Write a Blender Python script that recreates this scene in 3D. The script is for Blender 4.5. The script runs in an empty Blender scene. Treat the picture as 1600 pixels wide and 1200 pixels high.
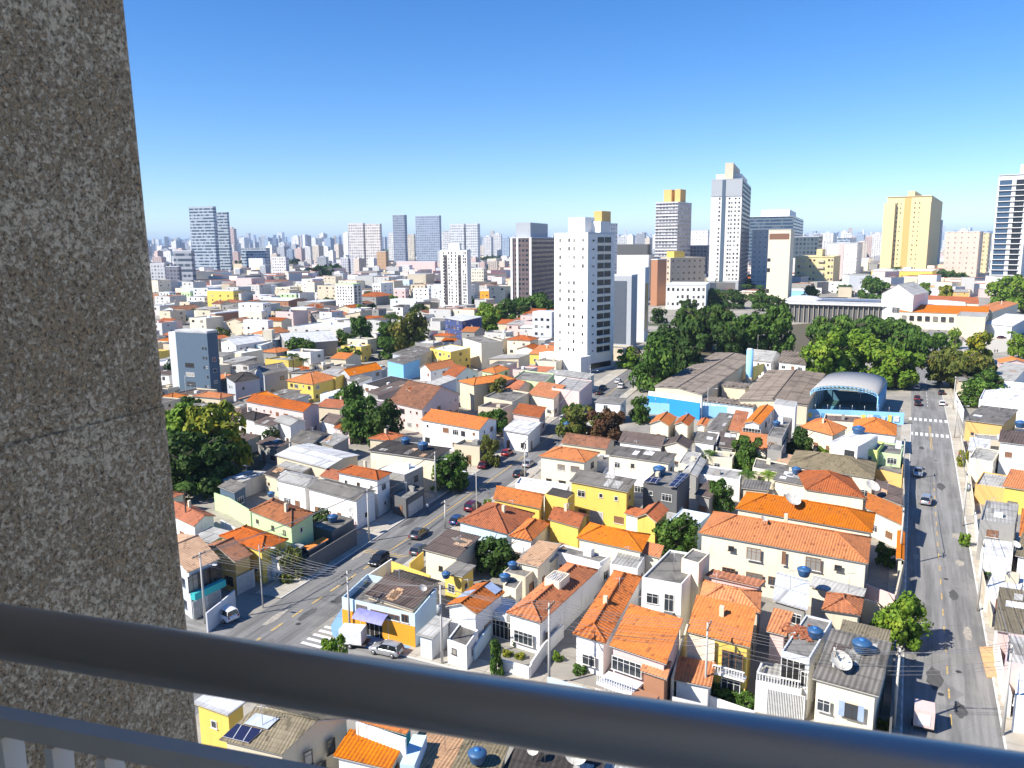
import bpy, bmesh, math, random
from mathutils import Vector, Matrix
R = random.Random(7)
sc = bpy.context.scene
COL = sc.collection
rad = math.radians
# ---------------------------------------------------------------- camera, world, sun, exposure
F, CX, CY, CAMH = 1235.0, 800.0, 600.0, 47.0
PITCH, ROLL = math.atan(217 / 1235), math.atan(60 / 7100)
_r, _u, _f = Vector((1, 0, 0)), Vector((0, math.sin(PITCH), math.cos(PITCH))), Vector((0, math.cos(PITCH), -math.sin(PITCH)))
RR = _r * math.cos(ROLL) - _u * math.sin(ROLL)
UU = _u * math.cos(ROLL) + _r * math.sin(ROLL)
CAM = Vector((0, 0, CAMH))
cd = bpy.data.cameras.new('camera'); cam = bpy.data.objects.new('camera', cd); COL.objects.link(cam)
M = Matrix((RR, UU, -_f)).transposed().to_4x4(); M.translation = CAM
cam.matrix_world = M
cd.sensor_width = 36; cd.lens = 36 * F / 1600; cd.clip_start = 0.05; cd.clip_end = 90000
cd.dof.use_dof = True; cd.dof.focus_distance = 140; cd.dof.aperture_fstop = 14
sc.camera = cam
SUN_EL, SUN_AZ = rad(42), math.atan2(-0.914, -0.405)
to_sun = Vector((-0.914 * math.cos(SUN_EL), -0.405 * math.cos(SUN_EL), math.sin(SUN_EL)))
w = bpy.data.worlds.new('World'); sc.world = w; w.use_nodes = True
nt = w.node_tree; bg = nt.nodes['Background']
sky = nt.nodes.new('ShaderNodeTexSky'); sky.sky_type = 'NISHITA'; sky.sun_disc = False
sky.sun_elevation = SUN_EL; sky.sun_rotation = SUN_AZ % (2 * math.pi)
sky.altitude = 760; sky.air_density = 1.0; sky.dust_density = 0.0; sky.ozone_density = 5.0
hs_ = nt.nodes.new('ShaderNodeHueSaturation'); hs_.inputs['Saturation'].default_value = 1.28; hs_.inputs['Hue'].default_value = 0.508; hs_.inputs['Value'].default_value = 1.16
nt.links.new(sky.outputs[0], hs_.inputs['Color']); nt.links.new(hs_.outputs[0], bg.inputs[0]); bg.inputs[1].default_value = 0.09
sl = bpy.data.lights.new('sun', 'SUN'); sl.energy = 5.0; sl.angle = rad(0.5); sl.color = (1.0, 0.94, 0.84)
so = bpy.data.objects.new('sun', sl); COL.objects.link(so)
so.rotation_euler = to_sun.to_track_quat('Z', 'Y').to_euler(); so.location = (-60, -60, 120)
sc.view_settings.view_transform = 'Standard'; sc.view_settings.look = 'None'
sc.view_settings.exposure = 0.78; sc.view_settings.gamma = 1
HAZE = 5.5e-5
sc.render.engine = 'CYCLES'
cy = sc.cycles
cy.use_denoising = True; cy.max_bounces = 6; cy.diffuse_bounces = 3; cy.glossy_bounces = 2; cy.transmission_bounces = 3
cy.transparent_max_bounces = 8; cy.volume_bounces = 1; cy.caustics_reflective = False; cy.caustics_refractive = False

# ---------------------------------------------------------------- pixel <-> world
def ray(x, y):
    return RR * ((x - CX) / F) - UU * ((y - CY) / F) + _f
def P(x, y, h=0.0):
    d = ray(x, y); t = (h - CAMH) / d.z
    return CAM + d * t
def Q(x, y, z):
    return CAM + ray(x, y) * z
def proj(p):
    q = Vector(p) - CAM; z = q.dot(_f)
    return CX + F * q.dot(RR) / z, CY - F * q.dot(UU) / z, z
def height_at(p, y):
    lo, hi = -5.0, 900.0
    for _ in range(50):
        m = (lo + hi) / 2
        if proj((p.x, p.y, m))[1] > y: lo = m
        else: hi = m
    return hi

# ---------------------------------------------------------------- objects
def tag(o, label=None, cat=None, group=None, kind=None):
    if label: o['label'] = label
    if cat: o['category'] = cat
    if group: o['group'] = group
    if kind: o['kind'] = kind
    return o
def thing(name, label, cat, loc=(0, 0, 0), rz=0, group=None):
    o = bpy.data.objects.new(name, None); COL.objects.link(o)
    o.empty_display_size = 0.3
    o.location = loc; o.rotation_euler = (0, 0, rz)
    return tag(o, label, cat, group)
def put(name, me, parent=None, loc=(0, 0, 0), rz=0, scale=None):
    o = bpy.data.objects.new(name, me); COL.objects.link(o)
    if parent: o.parent = parent
    o.location = loc; o.rotation_euler = (0, 0, rz)
    if scale: o.scale = scale
    return o
def copy_tree(root, loc, rz=None, scale=None):
    r = root.copy(); COL.objects.link(r); r.location = loc
    if rz is not None: r.rotation_euler = (0, 0, rz)
    if scale: r.scale = scale
    for ch in root.children:
        c = ch.copy(); COL.objects.link(c); c.parent = r
        for g in ch.children:
            d = g.copy(); COL.objects.link(d); d.parent = c
    return r
class MB:
    def __init__(s, origin=(0, 0, 0)):
        s.v = []; s.f = []; s.m = []; s.uv = []; s.mats = []; s.o = Vector(origin); s.sm = []
    def mat(s, m):
        if m not in s.mats: s.mats.append(m)
        return s.mats.index(m)
    def face(s, pts, m, uvs=None, smooth=False):
        i = len(s.v); pts = [Vector(p) for p in pts]
        s.v += [tuple(p - s.o) for p in pts]; s.f.append(tuple(range(i, i + len(pts)))); s.m.append(s.mat(m)); s.sm.append(smooth)
        if uvs is None:
            n = (pts[1] - pts[0]).cross(pts[2] - pts[0])
            if n.length < 1e-9: n = Vector((0, 0, 1))
            n.normalize()
            if abs(n.z) > 0.95: uvs = [(p.x, p.y) for p in pts]
            else:
                e = Vector((-n.y, n.x, 0)).normalized(); up = n.cross(e)
                uvs = [(p.dot(e), p.dot(up)) for p in pts]
        s.uv.append(uvs)
    def grid_mesh(s, verts, faces, m, smooth=False):
        i = len(s.v); s.v += [tuple(Vector(p) - s.o) for p in verts]
        k = s.mat(m)
        for f in faces:
            s.f.append(tuple(i + j for j in f)); s.m.append(k); s.sm.append(smooth)
            s.uv.append([(verts[j][0] + verts[j][1], verts[j][2]) for j in f])
    def box(s, a, b, m):
        (x0, y0, z0), (x1, y1, z1) = a, b
        s.prism([(x0, y0), (x1, y0), (x1, y1), (x0, y1)], z0, z1, m)
    def prism(s, pts, z0, z1, m, top=None, bottom=True):
        pts = [(p[0], p[1]) for p in pts]
        ar = sum(pts[i][0] * pts[(i + 1) % len(pts)][1] - pts[(i + 1) % len(pts)][0] * pts[i][1] for i in range(len(pts)))
        if ar < 0: pts = pts[::-1]
        n = len(pts)
        for i in range(n):
            p, q = pts[i], pts[(i + 1) % n]
            s.face([(p[0], p[1], z0), (q[0], q[1], z0), (q[0], q[1], z1), (p[0], p[1], z1)], m)
        s.face([(p[0], p[1], z1) for p in pts], top or m)
        if bottom: s.face([(p[0], p[1], z0) for p in reversed(pts)], m)
    def obox(s, c, ax, ay, az, m):
        c, ax, ay, az = Vector(c), Vector(ax), Vector(ay), Vector(az)
        def q(i, j, k): return c + ax * i + ay * j + az * k
        for f in ([(-1,-1,-1),(-1,1,-1),(1,1,-1),(1,-1,-1)], [(-1,-1,1),(1,-1,1),(1,1,1),(-1,1,1)], [(-1,-1,-1),(1,-1,-1),(1,-1,1),(-1,-1,1)],
                  [(1,1,-1),(-1,1,-1),(-1,1,1),(1,1,1)], [(-1,1,-1),(-1,-1,-1),(-1,-1,1),(-1,1,1)], [(1,-1,-1),(1,1,-1),(1,1,1),(1,-1,1)]):
            s.face([q(*k) for k in f], m)
    def tube(s, p, q, r0, r1, m, n=8, cap=True):
        p, q = Vector(p), Vector(q); d = (q - p).normalized()
        a = d.orthogonal().normalized(); b = d.cross(a)
        vs = []
        for c, r in ((p, r0), (q, r1)):
            for i in range(n):
                t = 2 * math.pi * i / n; vs.append(c + (a * math.cos(t) + b * math.sin(t)) * r)
        fs = [(i, (i + 1) % n, n + (i + 1) % n, n + i) for i in range(n)]
        if cap: fs += [tuple(reversed(range(n))), tuple(range(n, 2 * n))]
        s.grid_mesh(vs, fs, m, True)
    def lathe(s, c, prof, m, n=14, smooth=True):
        c = Vector(c); vs = []; fs = []
        for r, z in prof:
            for i in range(n):
                t = 2 * math.pi * i / n; vs.append(c + Vector((r * math.cos(t), r * math.sin(t), z)))
        for j in range(len(prof) - 1):
            for i in range(n):
                fs.append((j * n + i, j * n + (i + 1) % n, (j + 1) * n + (i + 1) % n, (j + 1) * n + i))
        fs.append(tuple(range((len(prof) - 1) * n, len(prof) * n)))
        s.grid_mesh(vs, fs, m, smooth)
    def mesh(s, name):
        me = bpy.data.meshes.new(name); me.from_pydata(s.v, [], s.f)
        for m in s.mats: me.materials.append(m)
        me.polygons.foreach_set('material_index', s.m)
        me.polygons.foreach_set('use_smooth', s.sm)
        ul = me.uv_layers.new(name='UVMap')
        flat = [c for uvs in s.uv for q in uvs for c in q]
        ul.data.foreach_set('uv', flat)
        me.update(); return me
    def build(s, name, parent=None):
        return put(name, s.mesh(name), parent, (0, 0, 0) if parent else s.o)
# ---------------------------------------------------------------- materials
_mc = {}
def newmat(name):
    m = bpy.data.materials.new(name); m.use_nodes = True
    return m, m.node_tree, m.node_tree.nodes['Principled BSDF']
def N(t, typ, **kw):
    n = t.nodes.new(typ)
    for k, v in kw.items():
        if k.startswith('i_'): n.inputs[int(k[2:])].default_value = v
        else: setattr(n, k, v)
    return n
def L(t, a, b): t.links.new(a, b)
def mixc(t, fac, a, b, mode='MIX'):
    n = t.nodes.new('ShaderNodeMix'); n.data_type = 'RGBA'; n.blend_type = mode
    for s, v in ((n.inputs[0], fac), (n.inputs[6], a), (n.inputs[7], b)):
        if isinstance(v, (int, float)): s.default_value = v
        elif isinstance(v, tuple): s.default_value = (*v[:3], 1)
        else: L(t, v, s)
    return n.outputs[2]
def mth(t, op, a, b=None, c=None):
    n = t.nodes.new('ShaderNodeMath'); n.operation = op
    for s, v in zip(n.inputs, (a, b, c)):
        if v is None: continue
        if isinstance(v, (int, float)): s.default_value = v
        else: L(t, v, s)
    return n.outputs[0]
def ramp(t, fac, lo, hi):
    n = t.nodes.new('ShaderNodeMapRange'); n.clamp = True
    L(t, fac, n.inputs[0]); n.inputs[1].default_value = lo; n.inputs[2].default_value = hi
    return n.outputs[0]
def uvn(t, sx=1, sy=1, coord='UV'):
    tc = t.nodes.new('ShaderNodeTexCoord'); mp = t.nodes.new('ShaderNodeMapping')
    L(t, tc.outputs[coord], mp.inputs[0]); mp.inputs[3].default_value = (sx, sy, sx if coord != 'UV' else 1)
    return mp.outputs[0]
def noise(t, vec, scale, detail=4, rough=0.6):
    n = t.nodes.new('ShaderNodeTexNoise'); L(t, vec, n.inputs['Vector'])
    n.inputs['Scale'].default_value = scale; n.inputs['Detail'].default_value = detail; n.inputs['Roughness'].default_value = rough
    return n.outputs[0]
def orand(t):
    return t.nodes.new('ShaderNodeObjectInfo').outputs['Random']
def dk(c, k): return tuple(x * k for x in c)

def plain(name, col, rough=0.7, metal=0.0, var=0.15, spec=None):
    k = ('p', name)
    if k in _mc: return _mc[k]
    m, t, b = newmat(name)
    v = uvn(t, 1, 1, 'Object')
    n = noise(t, v, 2.0, 3)
    L(t, mixc(t, ramp(t, n, 0.3, 0.7), dk(col, 1 - var), dk(col, 1 + var)), b.inputs['Base Color'])
    b.inputs['Roughness'].default_value = rough; b.inputs['Metallic'].default_value = metal
    if spec is not None: b.inputs['Specular IOR Level'].default_value = spec
    _mc[k] = m; return m
def wallm(name, col, dirt=0.35):
    k = ('w', name)
    if k in _mc: return _mc[k]
    m, t, b = newmat('plaster_' + name)
    big = noise(t, uvn(t, 0.35, 0.35), 1.0, 4)
    streak = noise(t, uvn(t, 1.6, 0.16), 1.0, 5, 0.7)
    fine = noise(t, uvn(t, 6, 6), 1.0, 3)
    c = mixc(t, ramp(t, fine, 0.3, 0.7), dk(col, 0.94), dk(col, 1.05))
    c = mixc(t, mth(t, 'MULTIPLY', ramp(t, big, 0.5, 0.75), dirt * 0.6), c, dk(col, 0.7))
    c = mixc(t, mth(t, 'MULTIPLY', ramp(t, streak, 0.55, 0.8), dirt), c, (0.12 * col[0] + 0.06, 0.12 * col[1] + 0.055, 0.12 * col[2] + 0.05))
    L(t, c, b.inputs['Base Color']); b.inputs['Roughness'].default_value = 0.85
    b.inputs['Specular IOR Level'].default_value = 0.25
    _mc[k] = m; return m
def tilem(name, col, alt, old=0.3, tu=0.36, tv=0.4, groove_shade=.38):
    k = ('t', name)
    if k in _mc: return _mc[k]
    m, t, b = newmat('roof_' + name)
    # one random shade for each tile
    sep = N(t, 'ShaderNodeSeparateXYZ'); L(t, uvn(t, 1 / tu, 1 / tv), sep.inputs[0])
    cmb = N(t, 'ShaderNodeCombineXYZ')
    L(t, mth(t, 'FLOOR', sep.outputs[0]), cmb.inputs[0]); L(t, mth(t, 'FLOOR', sep.outputs[1]), cmb.inputs[1]); L(t, orand(t), cmb.inputs[2])
    wn = N(t, 'ShaderNodeTexWhiteNoise'); L(t, cmb.outputs[0], wn.inputs[0])
    big = noise(t, uvn(t, 0.22, 0.22), 1.0, 5, 0.65)
    st = noise(t, uvn(t, 1.4, 0.25), 1.0, 4, 0.7)
    c = mixc(t, wn.outputs[0], dk(col, 0.88), dk(col, 1.12))
    c = mixc(t, mth(t, 'MULTIPLY', ramp(t, big, 0.45, 0.72), min(1, old * 1.5)), c, alt)
    c = mixc(t, mth(t, 'MULTIPLY', ramp(t, st, 0.5, 0.8), old), c, dk(alt, 0.55))
    dark = mth(t, 'GREATER_THAN', wn.outputs[0], 1 - old * 0.12)
    c = mixc(t, mth(t, 'MULTIPLY', dark, 0.6), c, dk(alt, 0.4))
    # the lower lip of each course is a narrow line
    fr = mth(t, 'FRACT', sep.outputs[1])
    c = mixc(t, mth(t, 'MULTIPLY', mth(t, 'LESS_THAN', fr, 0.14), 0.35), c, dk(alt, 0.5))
    fu = mth(t, 'ABSOLUTE', mth(t, 'SUBTRACT', mth(t, 'FRACT', sep.outputs[0]), .5))   # shade of the channels between tile rows, painted into the colour
    c = mixc(t, mth(t, 'MULTIPLY', ramp(t, fu, .30, .18), groove_shade), c, dk(alt, .5))
    hs = N(t, 'ShaderNodeHueSaturation'); L(t, c, hs.inputs['Color']); L(t, mth(t, 'MULTIPLY_ADD', orand(t), 0.34, 0.80), hs.inputs['Value']); L(t, mth(t, 'MULTIPLY_ADD', mth(t, 'FRACT', mth(t, 'MULTIPLY', orand(t), 7.31)), 0.22, 0.90), hs.inputs['Saturation'])
    L(t, hs.outputs[0], b.inputs['Base Color']); b.inputs['Roughness'].default_value = 0.85
    b.inputs['Specular IOR Level'].default_value = 0.2
    _mc[k] = m; return m
def facade(name, wall, glass, fh=3.0, bay=3.0, ww=0.55, wh=0.45, bands=False, rnd=0.35):
    k = ('f', name)
    if k in _mc: return _mc[k]
    m, t, b = newmat('facade_' + name)
    sep = N(t, 'ShaderNodeSeparateXYZ'); L(t, uvn(t, 1 / bay, 1 / fh), sep.inputs[0])
    fx, fy = mth(t, 'FRACT', sep.outputs[0]), mth(t, 'FRACT', sep.outputs[1])
    iy = mth(t, 'LESS_THAN', mth(t, 'ABSOLUTE', mth(t, 'SUBTRACT', fy, 0.55)), wh / 2)
    if bands: win = iy
    else: win = mth(t, 'MULTIPLY', iy, mth(t, 'LESS_THAN', mth(t, 'ABSOLUTE', mth(t, 'SUBTRACT', fx, 0.5)), ww / 2))
    cmb = N(t, 'ShaderNodeCombineXYZ')
    L(t, mth(t, 'FLOOR', sep.outputs[0]), cmb.inputs[0]); L(t, mth(t, 'FLOOR', sep.outputs[1]), cmb.inputs[1]); L(t, orand(t), cmb.inputs[2])
    wn = N(t, 'ShaderNodeTexWhiteNoise'); L(t, cmb.outputs[0], wn.inputs[0])
    gl = mixc(t, mth(t, 'MULTIPLY', mth(t, 'GREATER_THAN', wn.outputs[0], 1 - rnd), 0.7), glass, dk(wall, 0.8))
    st = noise(t, uvn(t, 0.5, 0.05), 1.0, 4)
    wl = mixc(t, ramp(t, st, 0.35, 0.75), wall, dk(wall, 0.82))
    L(t, mixc(t, win, wl, gl), b.inputs['Base Color'])
    L(t, mth(t, 'MULTIPLY_ADD', win, -0.55, 0.8), b.inputs['Roughness'])
    _mc[k] = m; return m
WALL = {k: wallm(k, c, d) for k, (c, d) in dict(
    wf=((0.56, 0.55, 0.52), 0.5), w=((0.80, 0.785, 0.75), 0.52), cr=((0.76, 0.68, 0.52), 0.5), ye=((0.72, 0.52, 0.12), 0.25), gr=((0.50, 0.66, 0.36), 0.2),
    pk=((0.66, 0.50, 0.47), 0.25), bl=((0.52, 0.66, 0.74), 0.2), co=((0.30, 0.29, 0.27), 0.6), br=((0.38, 0.19, 0.11), 0.3),
    oc=((0.66, 0.42, 0.15), 0.25), be=((0.62, 0.54, 0.40), 0.35), te=((0.05, 0.42, 0.42), 0.2), og=((0.80, 0.33, 0.03), 0.15),
    gy=((0.42, 0.44, 0.46), 0.3), db=((0.06, 0.08, 0.20), 0.2), lb=((0.22, 0.50, 0.80), 0.2), rd=((0.55, 0.05, 0.06), 0.2),
    bg=((0.095, 0.14, 0.19), 0.25), dg=((0.13, 0.13, 0.13), 0.3), li=((0.60, 0.70, 0.22), 0.15), wg=((0.60, 0.62, 0.64), 0.3)).items()}
TILE = {k: tilem(k, *c) for k, c in dict(
    orange=((0.64, 0.215, 0.055), (0.36, 0.14, 0.07), 0.3), rust=((0.52, 0.155, 0.055), (0.22, 0.09, 0.05), 0.45),
    brown=((0.36, 0.15, 0.075), (0.13, 0.075, 0.05), 0.6), bold=((0.58, 0.20, 0.075), (0.25, 0.10, 0.055), 0.4, 0.62, 0.4, .45),
    tan=((0.58, 0.38, 0.24), (0.36, 0.22, 0.14), 0.4), fibre=((0.21, 0.195, 0.175), (0.10, 0.092, 0.082), 0.6, .5, 2.4, .4),
    dark=((0.075, 0.065, 0.058), (0.04, 0.036, 0.034), 0.6, .5, 2.4, .4), white=((0.72, 0.73, 0.74), (0.45, 0.44, 0.42), 0.4, .5, 3.0, .12),
    olive=((0.24, 0.20, 0.13), (0.12, 0.10, 0.065), 0.5, 0.3, 0.4), school=((0.30, 0.25, 0.205), (0.15, 0.12, 0.10), 0.6, 1.3, 3.0, .5), mauve=((0.16, 0.12, 0.105), (0.09, 0.07, 0.06), 0.5, .5, 2.4, .4),
    pale=((0.46, 0.45, 0.42), (0.26, 0.25, 0.23), 0.55, .5, 2.4, .3), slab=((0.26, 0.245, 0.22), (0.09, 0.085, 0.08), 0.7, 3, 3, 0.0)).items()}
CORR = dict(school=(1.3, 0.34), orange=(0.36, 0.085), rust=(0.36, 0.09), brown=(0.36, 0.09), bold=(0.62, 0.13), tan=(0.3, 0.05), fibre=(0.5, 0.05), dark=(0.5, 0.05),
            white=(0.5, 0.035), olive=(0.34, 0.05), mauve=(0.5, 0.06), pale=(0.5, 0.05), slab=None)
def glassm():
    m, t, b = newmat('window_glass')
    L(t, mixc(t, ramp(t, orand(t), .68, .95), mixc(t, orand(t), (0.012, 0.016, 0.02), (0.06, 0.07, 0.08)), (.34, .32, .28)), b.inputs['Base Color'])
    b.inputs['Roughness'].default_value = 0.08; b.inputs['Specular IOR Level'].default_value = 0.6
    return m
GLASS = glassm()
FRAME = plain('white_frame', (0.7, 0.69, 0.66), 0.5); FRAME_D = plain('dark_frame', (0.07, 0.055, 0.045), 0.5)
FRAME_B = plain('brown_frame', (0.22, 0.11, 0.06), 0.6)
METAL = plain('grey_metal', (0.45, 0.45, 0.45), 0.4, 0.7); GATE_W = plain('white_gate', (0.66, 0.66, 0.65), 0.5)
DARK = plain('dark_interior', (0.014, 0.013, 0.012), 0.9); RUBBER = plain('rubber', (0.015, 0.015, 0.015), 0.8)
BLUE_T = plain('blue_tank', (0.03, 0.095, 0.21), 0.5); CONC = wallm('pole_concrete', (0.5, 0.48, 0.44), 0.3)
WOOD = plain('weathered_wood', (0.10, 0.075, 0.055), 0.9)
def leafm(name, a, b_, br):
    m, t, b = newmat(name)
    g = N(t, 'ShaderNodeNewGeometry')
    nz = noise(t, uvn(t, 1, 1, 'Object'), 2.6, 3)
    c = mixc(t, g.outputs['Random Per Island'], a, b_)
    c = mixc(t, ramp(t, nz, 0.52, 0.7), c, br)
    L(t, c, b.inputs['Base Color']); b.inputs['Roughness'].default_value = 0.7; b.inputs['Specular IOR Level'].default_value = 0.2
    tr = N(t, 'ShaderNodeBsdfTranslucent'); L(t, c, tr.inputs[0])
    mx = N(t, 'ShaderNodeMixShader', i_0=0.18); L(t, b.outputs[0], mx.inputs[1]); L(t, tr.outputs[0], mx.inputs[2])
    L(t, mx.outputs[0], t.nodes['Material Output'].inputs[0])
    return m
LEAF = dict(dark=leafm('leaves_dark', (0.020, 0.046, 0.009), (0.050, 0.102, 0.016), (0.085, 0.137, 0.023)),
            mid=leafm('leaves_mid', (0.031, 0.076, 0.012), (0.085, 0.164, 0.023), (0.142, 0.232, 0.034)),
            bright=leafm('leaves_bright', (0.071, 0.150, 0.013), (0.171, 0.273, 0.025), (0.284, 0.355, 0.034)),
            yellow=leafm('leaves_yellow', (0.100, 0.150, 0.013), (0.255, 0.273, 0.025), (0.482, 0.355, 0.023)),
            olive=leafm('leaves_olive', (0.064, 0.089, 0.016), (0.142, 0.158, 0.029), (0.227, 0.177, 0.034)),
            red=leafm('leaves_bronze', (0.071, 0.038, 0.016), (0.142, 0.076, 0.034), (0.198, 0.082, 0.046)))
BARK = plain('bark', (0.10, 0.075, 0.055), 0.95, 0, 0.3)
# ---------------------------------------------------------------- windows, doors
_wc = {}
def win_mesh(kind, w_, h_):
    """local x along the wall, y out of the wall, z up, origin bottom centre"""
    k = (kind, round(w_, 2), round(h_, 2))
    if k in _wc: return _wc[k]
    fm = {'d': FRAME_B, 'wood': FRAME_B, 'dark': FRAME_D, 'gate': GATE_W, 'shut': FRAME_B}.get(kind, FRAME)
    a = MB(); t = 0.07
    hw = w_ / 2
    a.box((-hw, 0, 0), (-hw + t, 0.07, h_), fm); a.box((hw - t, 0, 0), (hw, 0.07, h_), fm)
    a.box((-hw + t, 0, h_ - t), (hw - t, 0.07, h_), fm)
    if kind != 'd' and kind != 'gate':
        a.box((-hw - 0.08, 0, -0.07), (hw + 0.08, 0.14, 0), FRAME if fm != FRAME_D else FRAME_D)
        n = max(1, round(w_ / 0.65))
        for i in range(1, n): a.box((-hw + i * w_ / n - 0.025, 0, 0), (-hw + i * w_ / n + 0.025, 0.06, h_ - t), fm)
        if h_ > 1: a.box((-hw + t, 0, h_ * 0.68), (hw - t, 0.055, h_ * 0.68 + 0.04), fm)
    b = MB()
    if kind == 'gate':
        n = int(w_ / 0.16)
        for i in range(n): b.box((-hw + t + i * (w_ - 2 * t) / n, 0.02, 0), (-hw + t + (i + 0.55) * (w_ - 2 * t) / n, 0.05, h_ - t), GATE_W)
        b.box((-hw + t, 0.005, 0), (hw - t, 0.015, h_ - t), DARK)
    else:
        b.box((-hw + t, 0.005, 0), (hw - t, 0.03, h_ - t), {'d': FRAME_B, 'shut': FRAME_B, 'hole': DARK}.get(kind, GLASS))
    _wc[k] = (a.mesh('frame'), b.mesh('pane'))
    return _wc[k]
def window(parent, root, p, ang, kind, w_, h_):
    fm, pm = win_mesh(kind, w_, h_)
    nm = {'d': 'door', 'gate': 'gate', 'hole': 'opening'}.get(kind, 'window')
    o = put(nm, fm, parent, Vector(p) - root, ang)
    put({'d': 'door_leaf', 'gate': 'gate_bars', 'hole': 'dark_interior'}.get(kind, 'pane'), pm, o)
    return o

# ---------------------------------------------------------------- roofs
def slope_poly(mb, pts, e, mat, corr, uoff=0.0, thick=0.1):
    """one sloping roof plane; real corrugation runs up the slope. e = eave direction"""
    pts = [Vector(p) for p in pts]
    n = Vector((0, 0, 0))
    for i in range(len(pts)): n += (pts[i] - pts[0]).cross(pts[(i + 1) % len(pts)] - pts[0])
    n.normalize()
    if n.z < 0: pts = pts[::-1]; n = -n
    e = (e - n * e.dot(n)).normalized(); s = n.cross(e)
    o = pts[0]
    q = [((p - o).dot(e), (p - o).dot(s)) for p in pts]
    us = [a for a, _ in q]; u0, u1 = min(us), max(us)
    mb.face([p - n * thick for p in reversed(pts)], FASCIA)
    for i in range(len(pts)):
        p, r = pts[i], pts[(i + 1) % len(pts)]
        mb.face([p - n * thick, r - n * thick, r, p], FASCIA)
    if not corr:
        mb.face([p + n * 0.002 for p in pts], mat, [(a + uoff, b) for a, b in q]); return
    per, amp = corr
    k = int((u1 - u0) / (per / 4)) + 1
    cuts = sorted(set([u0 + (u1 - u0) * i / k for i in range(k + 1)] + us))
    def span(u):
        vs = []
        for i in range(len(q)):
            (a, b), (c, d) = q[i], q[(i + 1) % len(q)]
            if min(a, c) - 1e-6 <= u <= max(a, c) + 1e-6:
                if abs(a - c) < 1e-6: vs += [b, d]
                else: vs.append(b + (d - b) * (u - a) / (c - a))
        return (min(vs), max(vs)) if vs else (0, 0)
    prev = None; vts = []; fcs = []; uvs = []
    for u in cuts:
        a, b = span(u); h = 0.004 + amp * (0.5 + 0.5 * math.cos(2 * math.pi * u / per))
        i = len(vts)
        vts += [o + e * u + s * a + n * h, o + e * u + s * b + n * h]; uvs += [(u + uoff, a), (u + uoff, b)]
        if i: fcs.append((i - 2, i, i + 1, i - 1))
    base = len(mb.v); mb.v += [tuple(p - mb.o) for p in vts]; m = mb.mat(mat)
    for f in fcs:
        mb.f.append(tuple(base + j for j in f)); mb.m.append(m); mb.sm.append(True); mb.uv.append([uvs[j] for j in f])
FASCIA = plain('fascia', (0.5, 0.46, 0.4), 0.8)
OCC = []          # circles taken on the ground (x, y, r)
def free(x, y, r):
    return all((x - a) ** 2 + (y - b) ** 2 > (r + c) ** 2 for a, b, c in OCC)
NAMEHOUSE = 'house'
SEENF = {}
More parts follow.
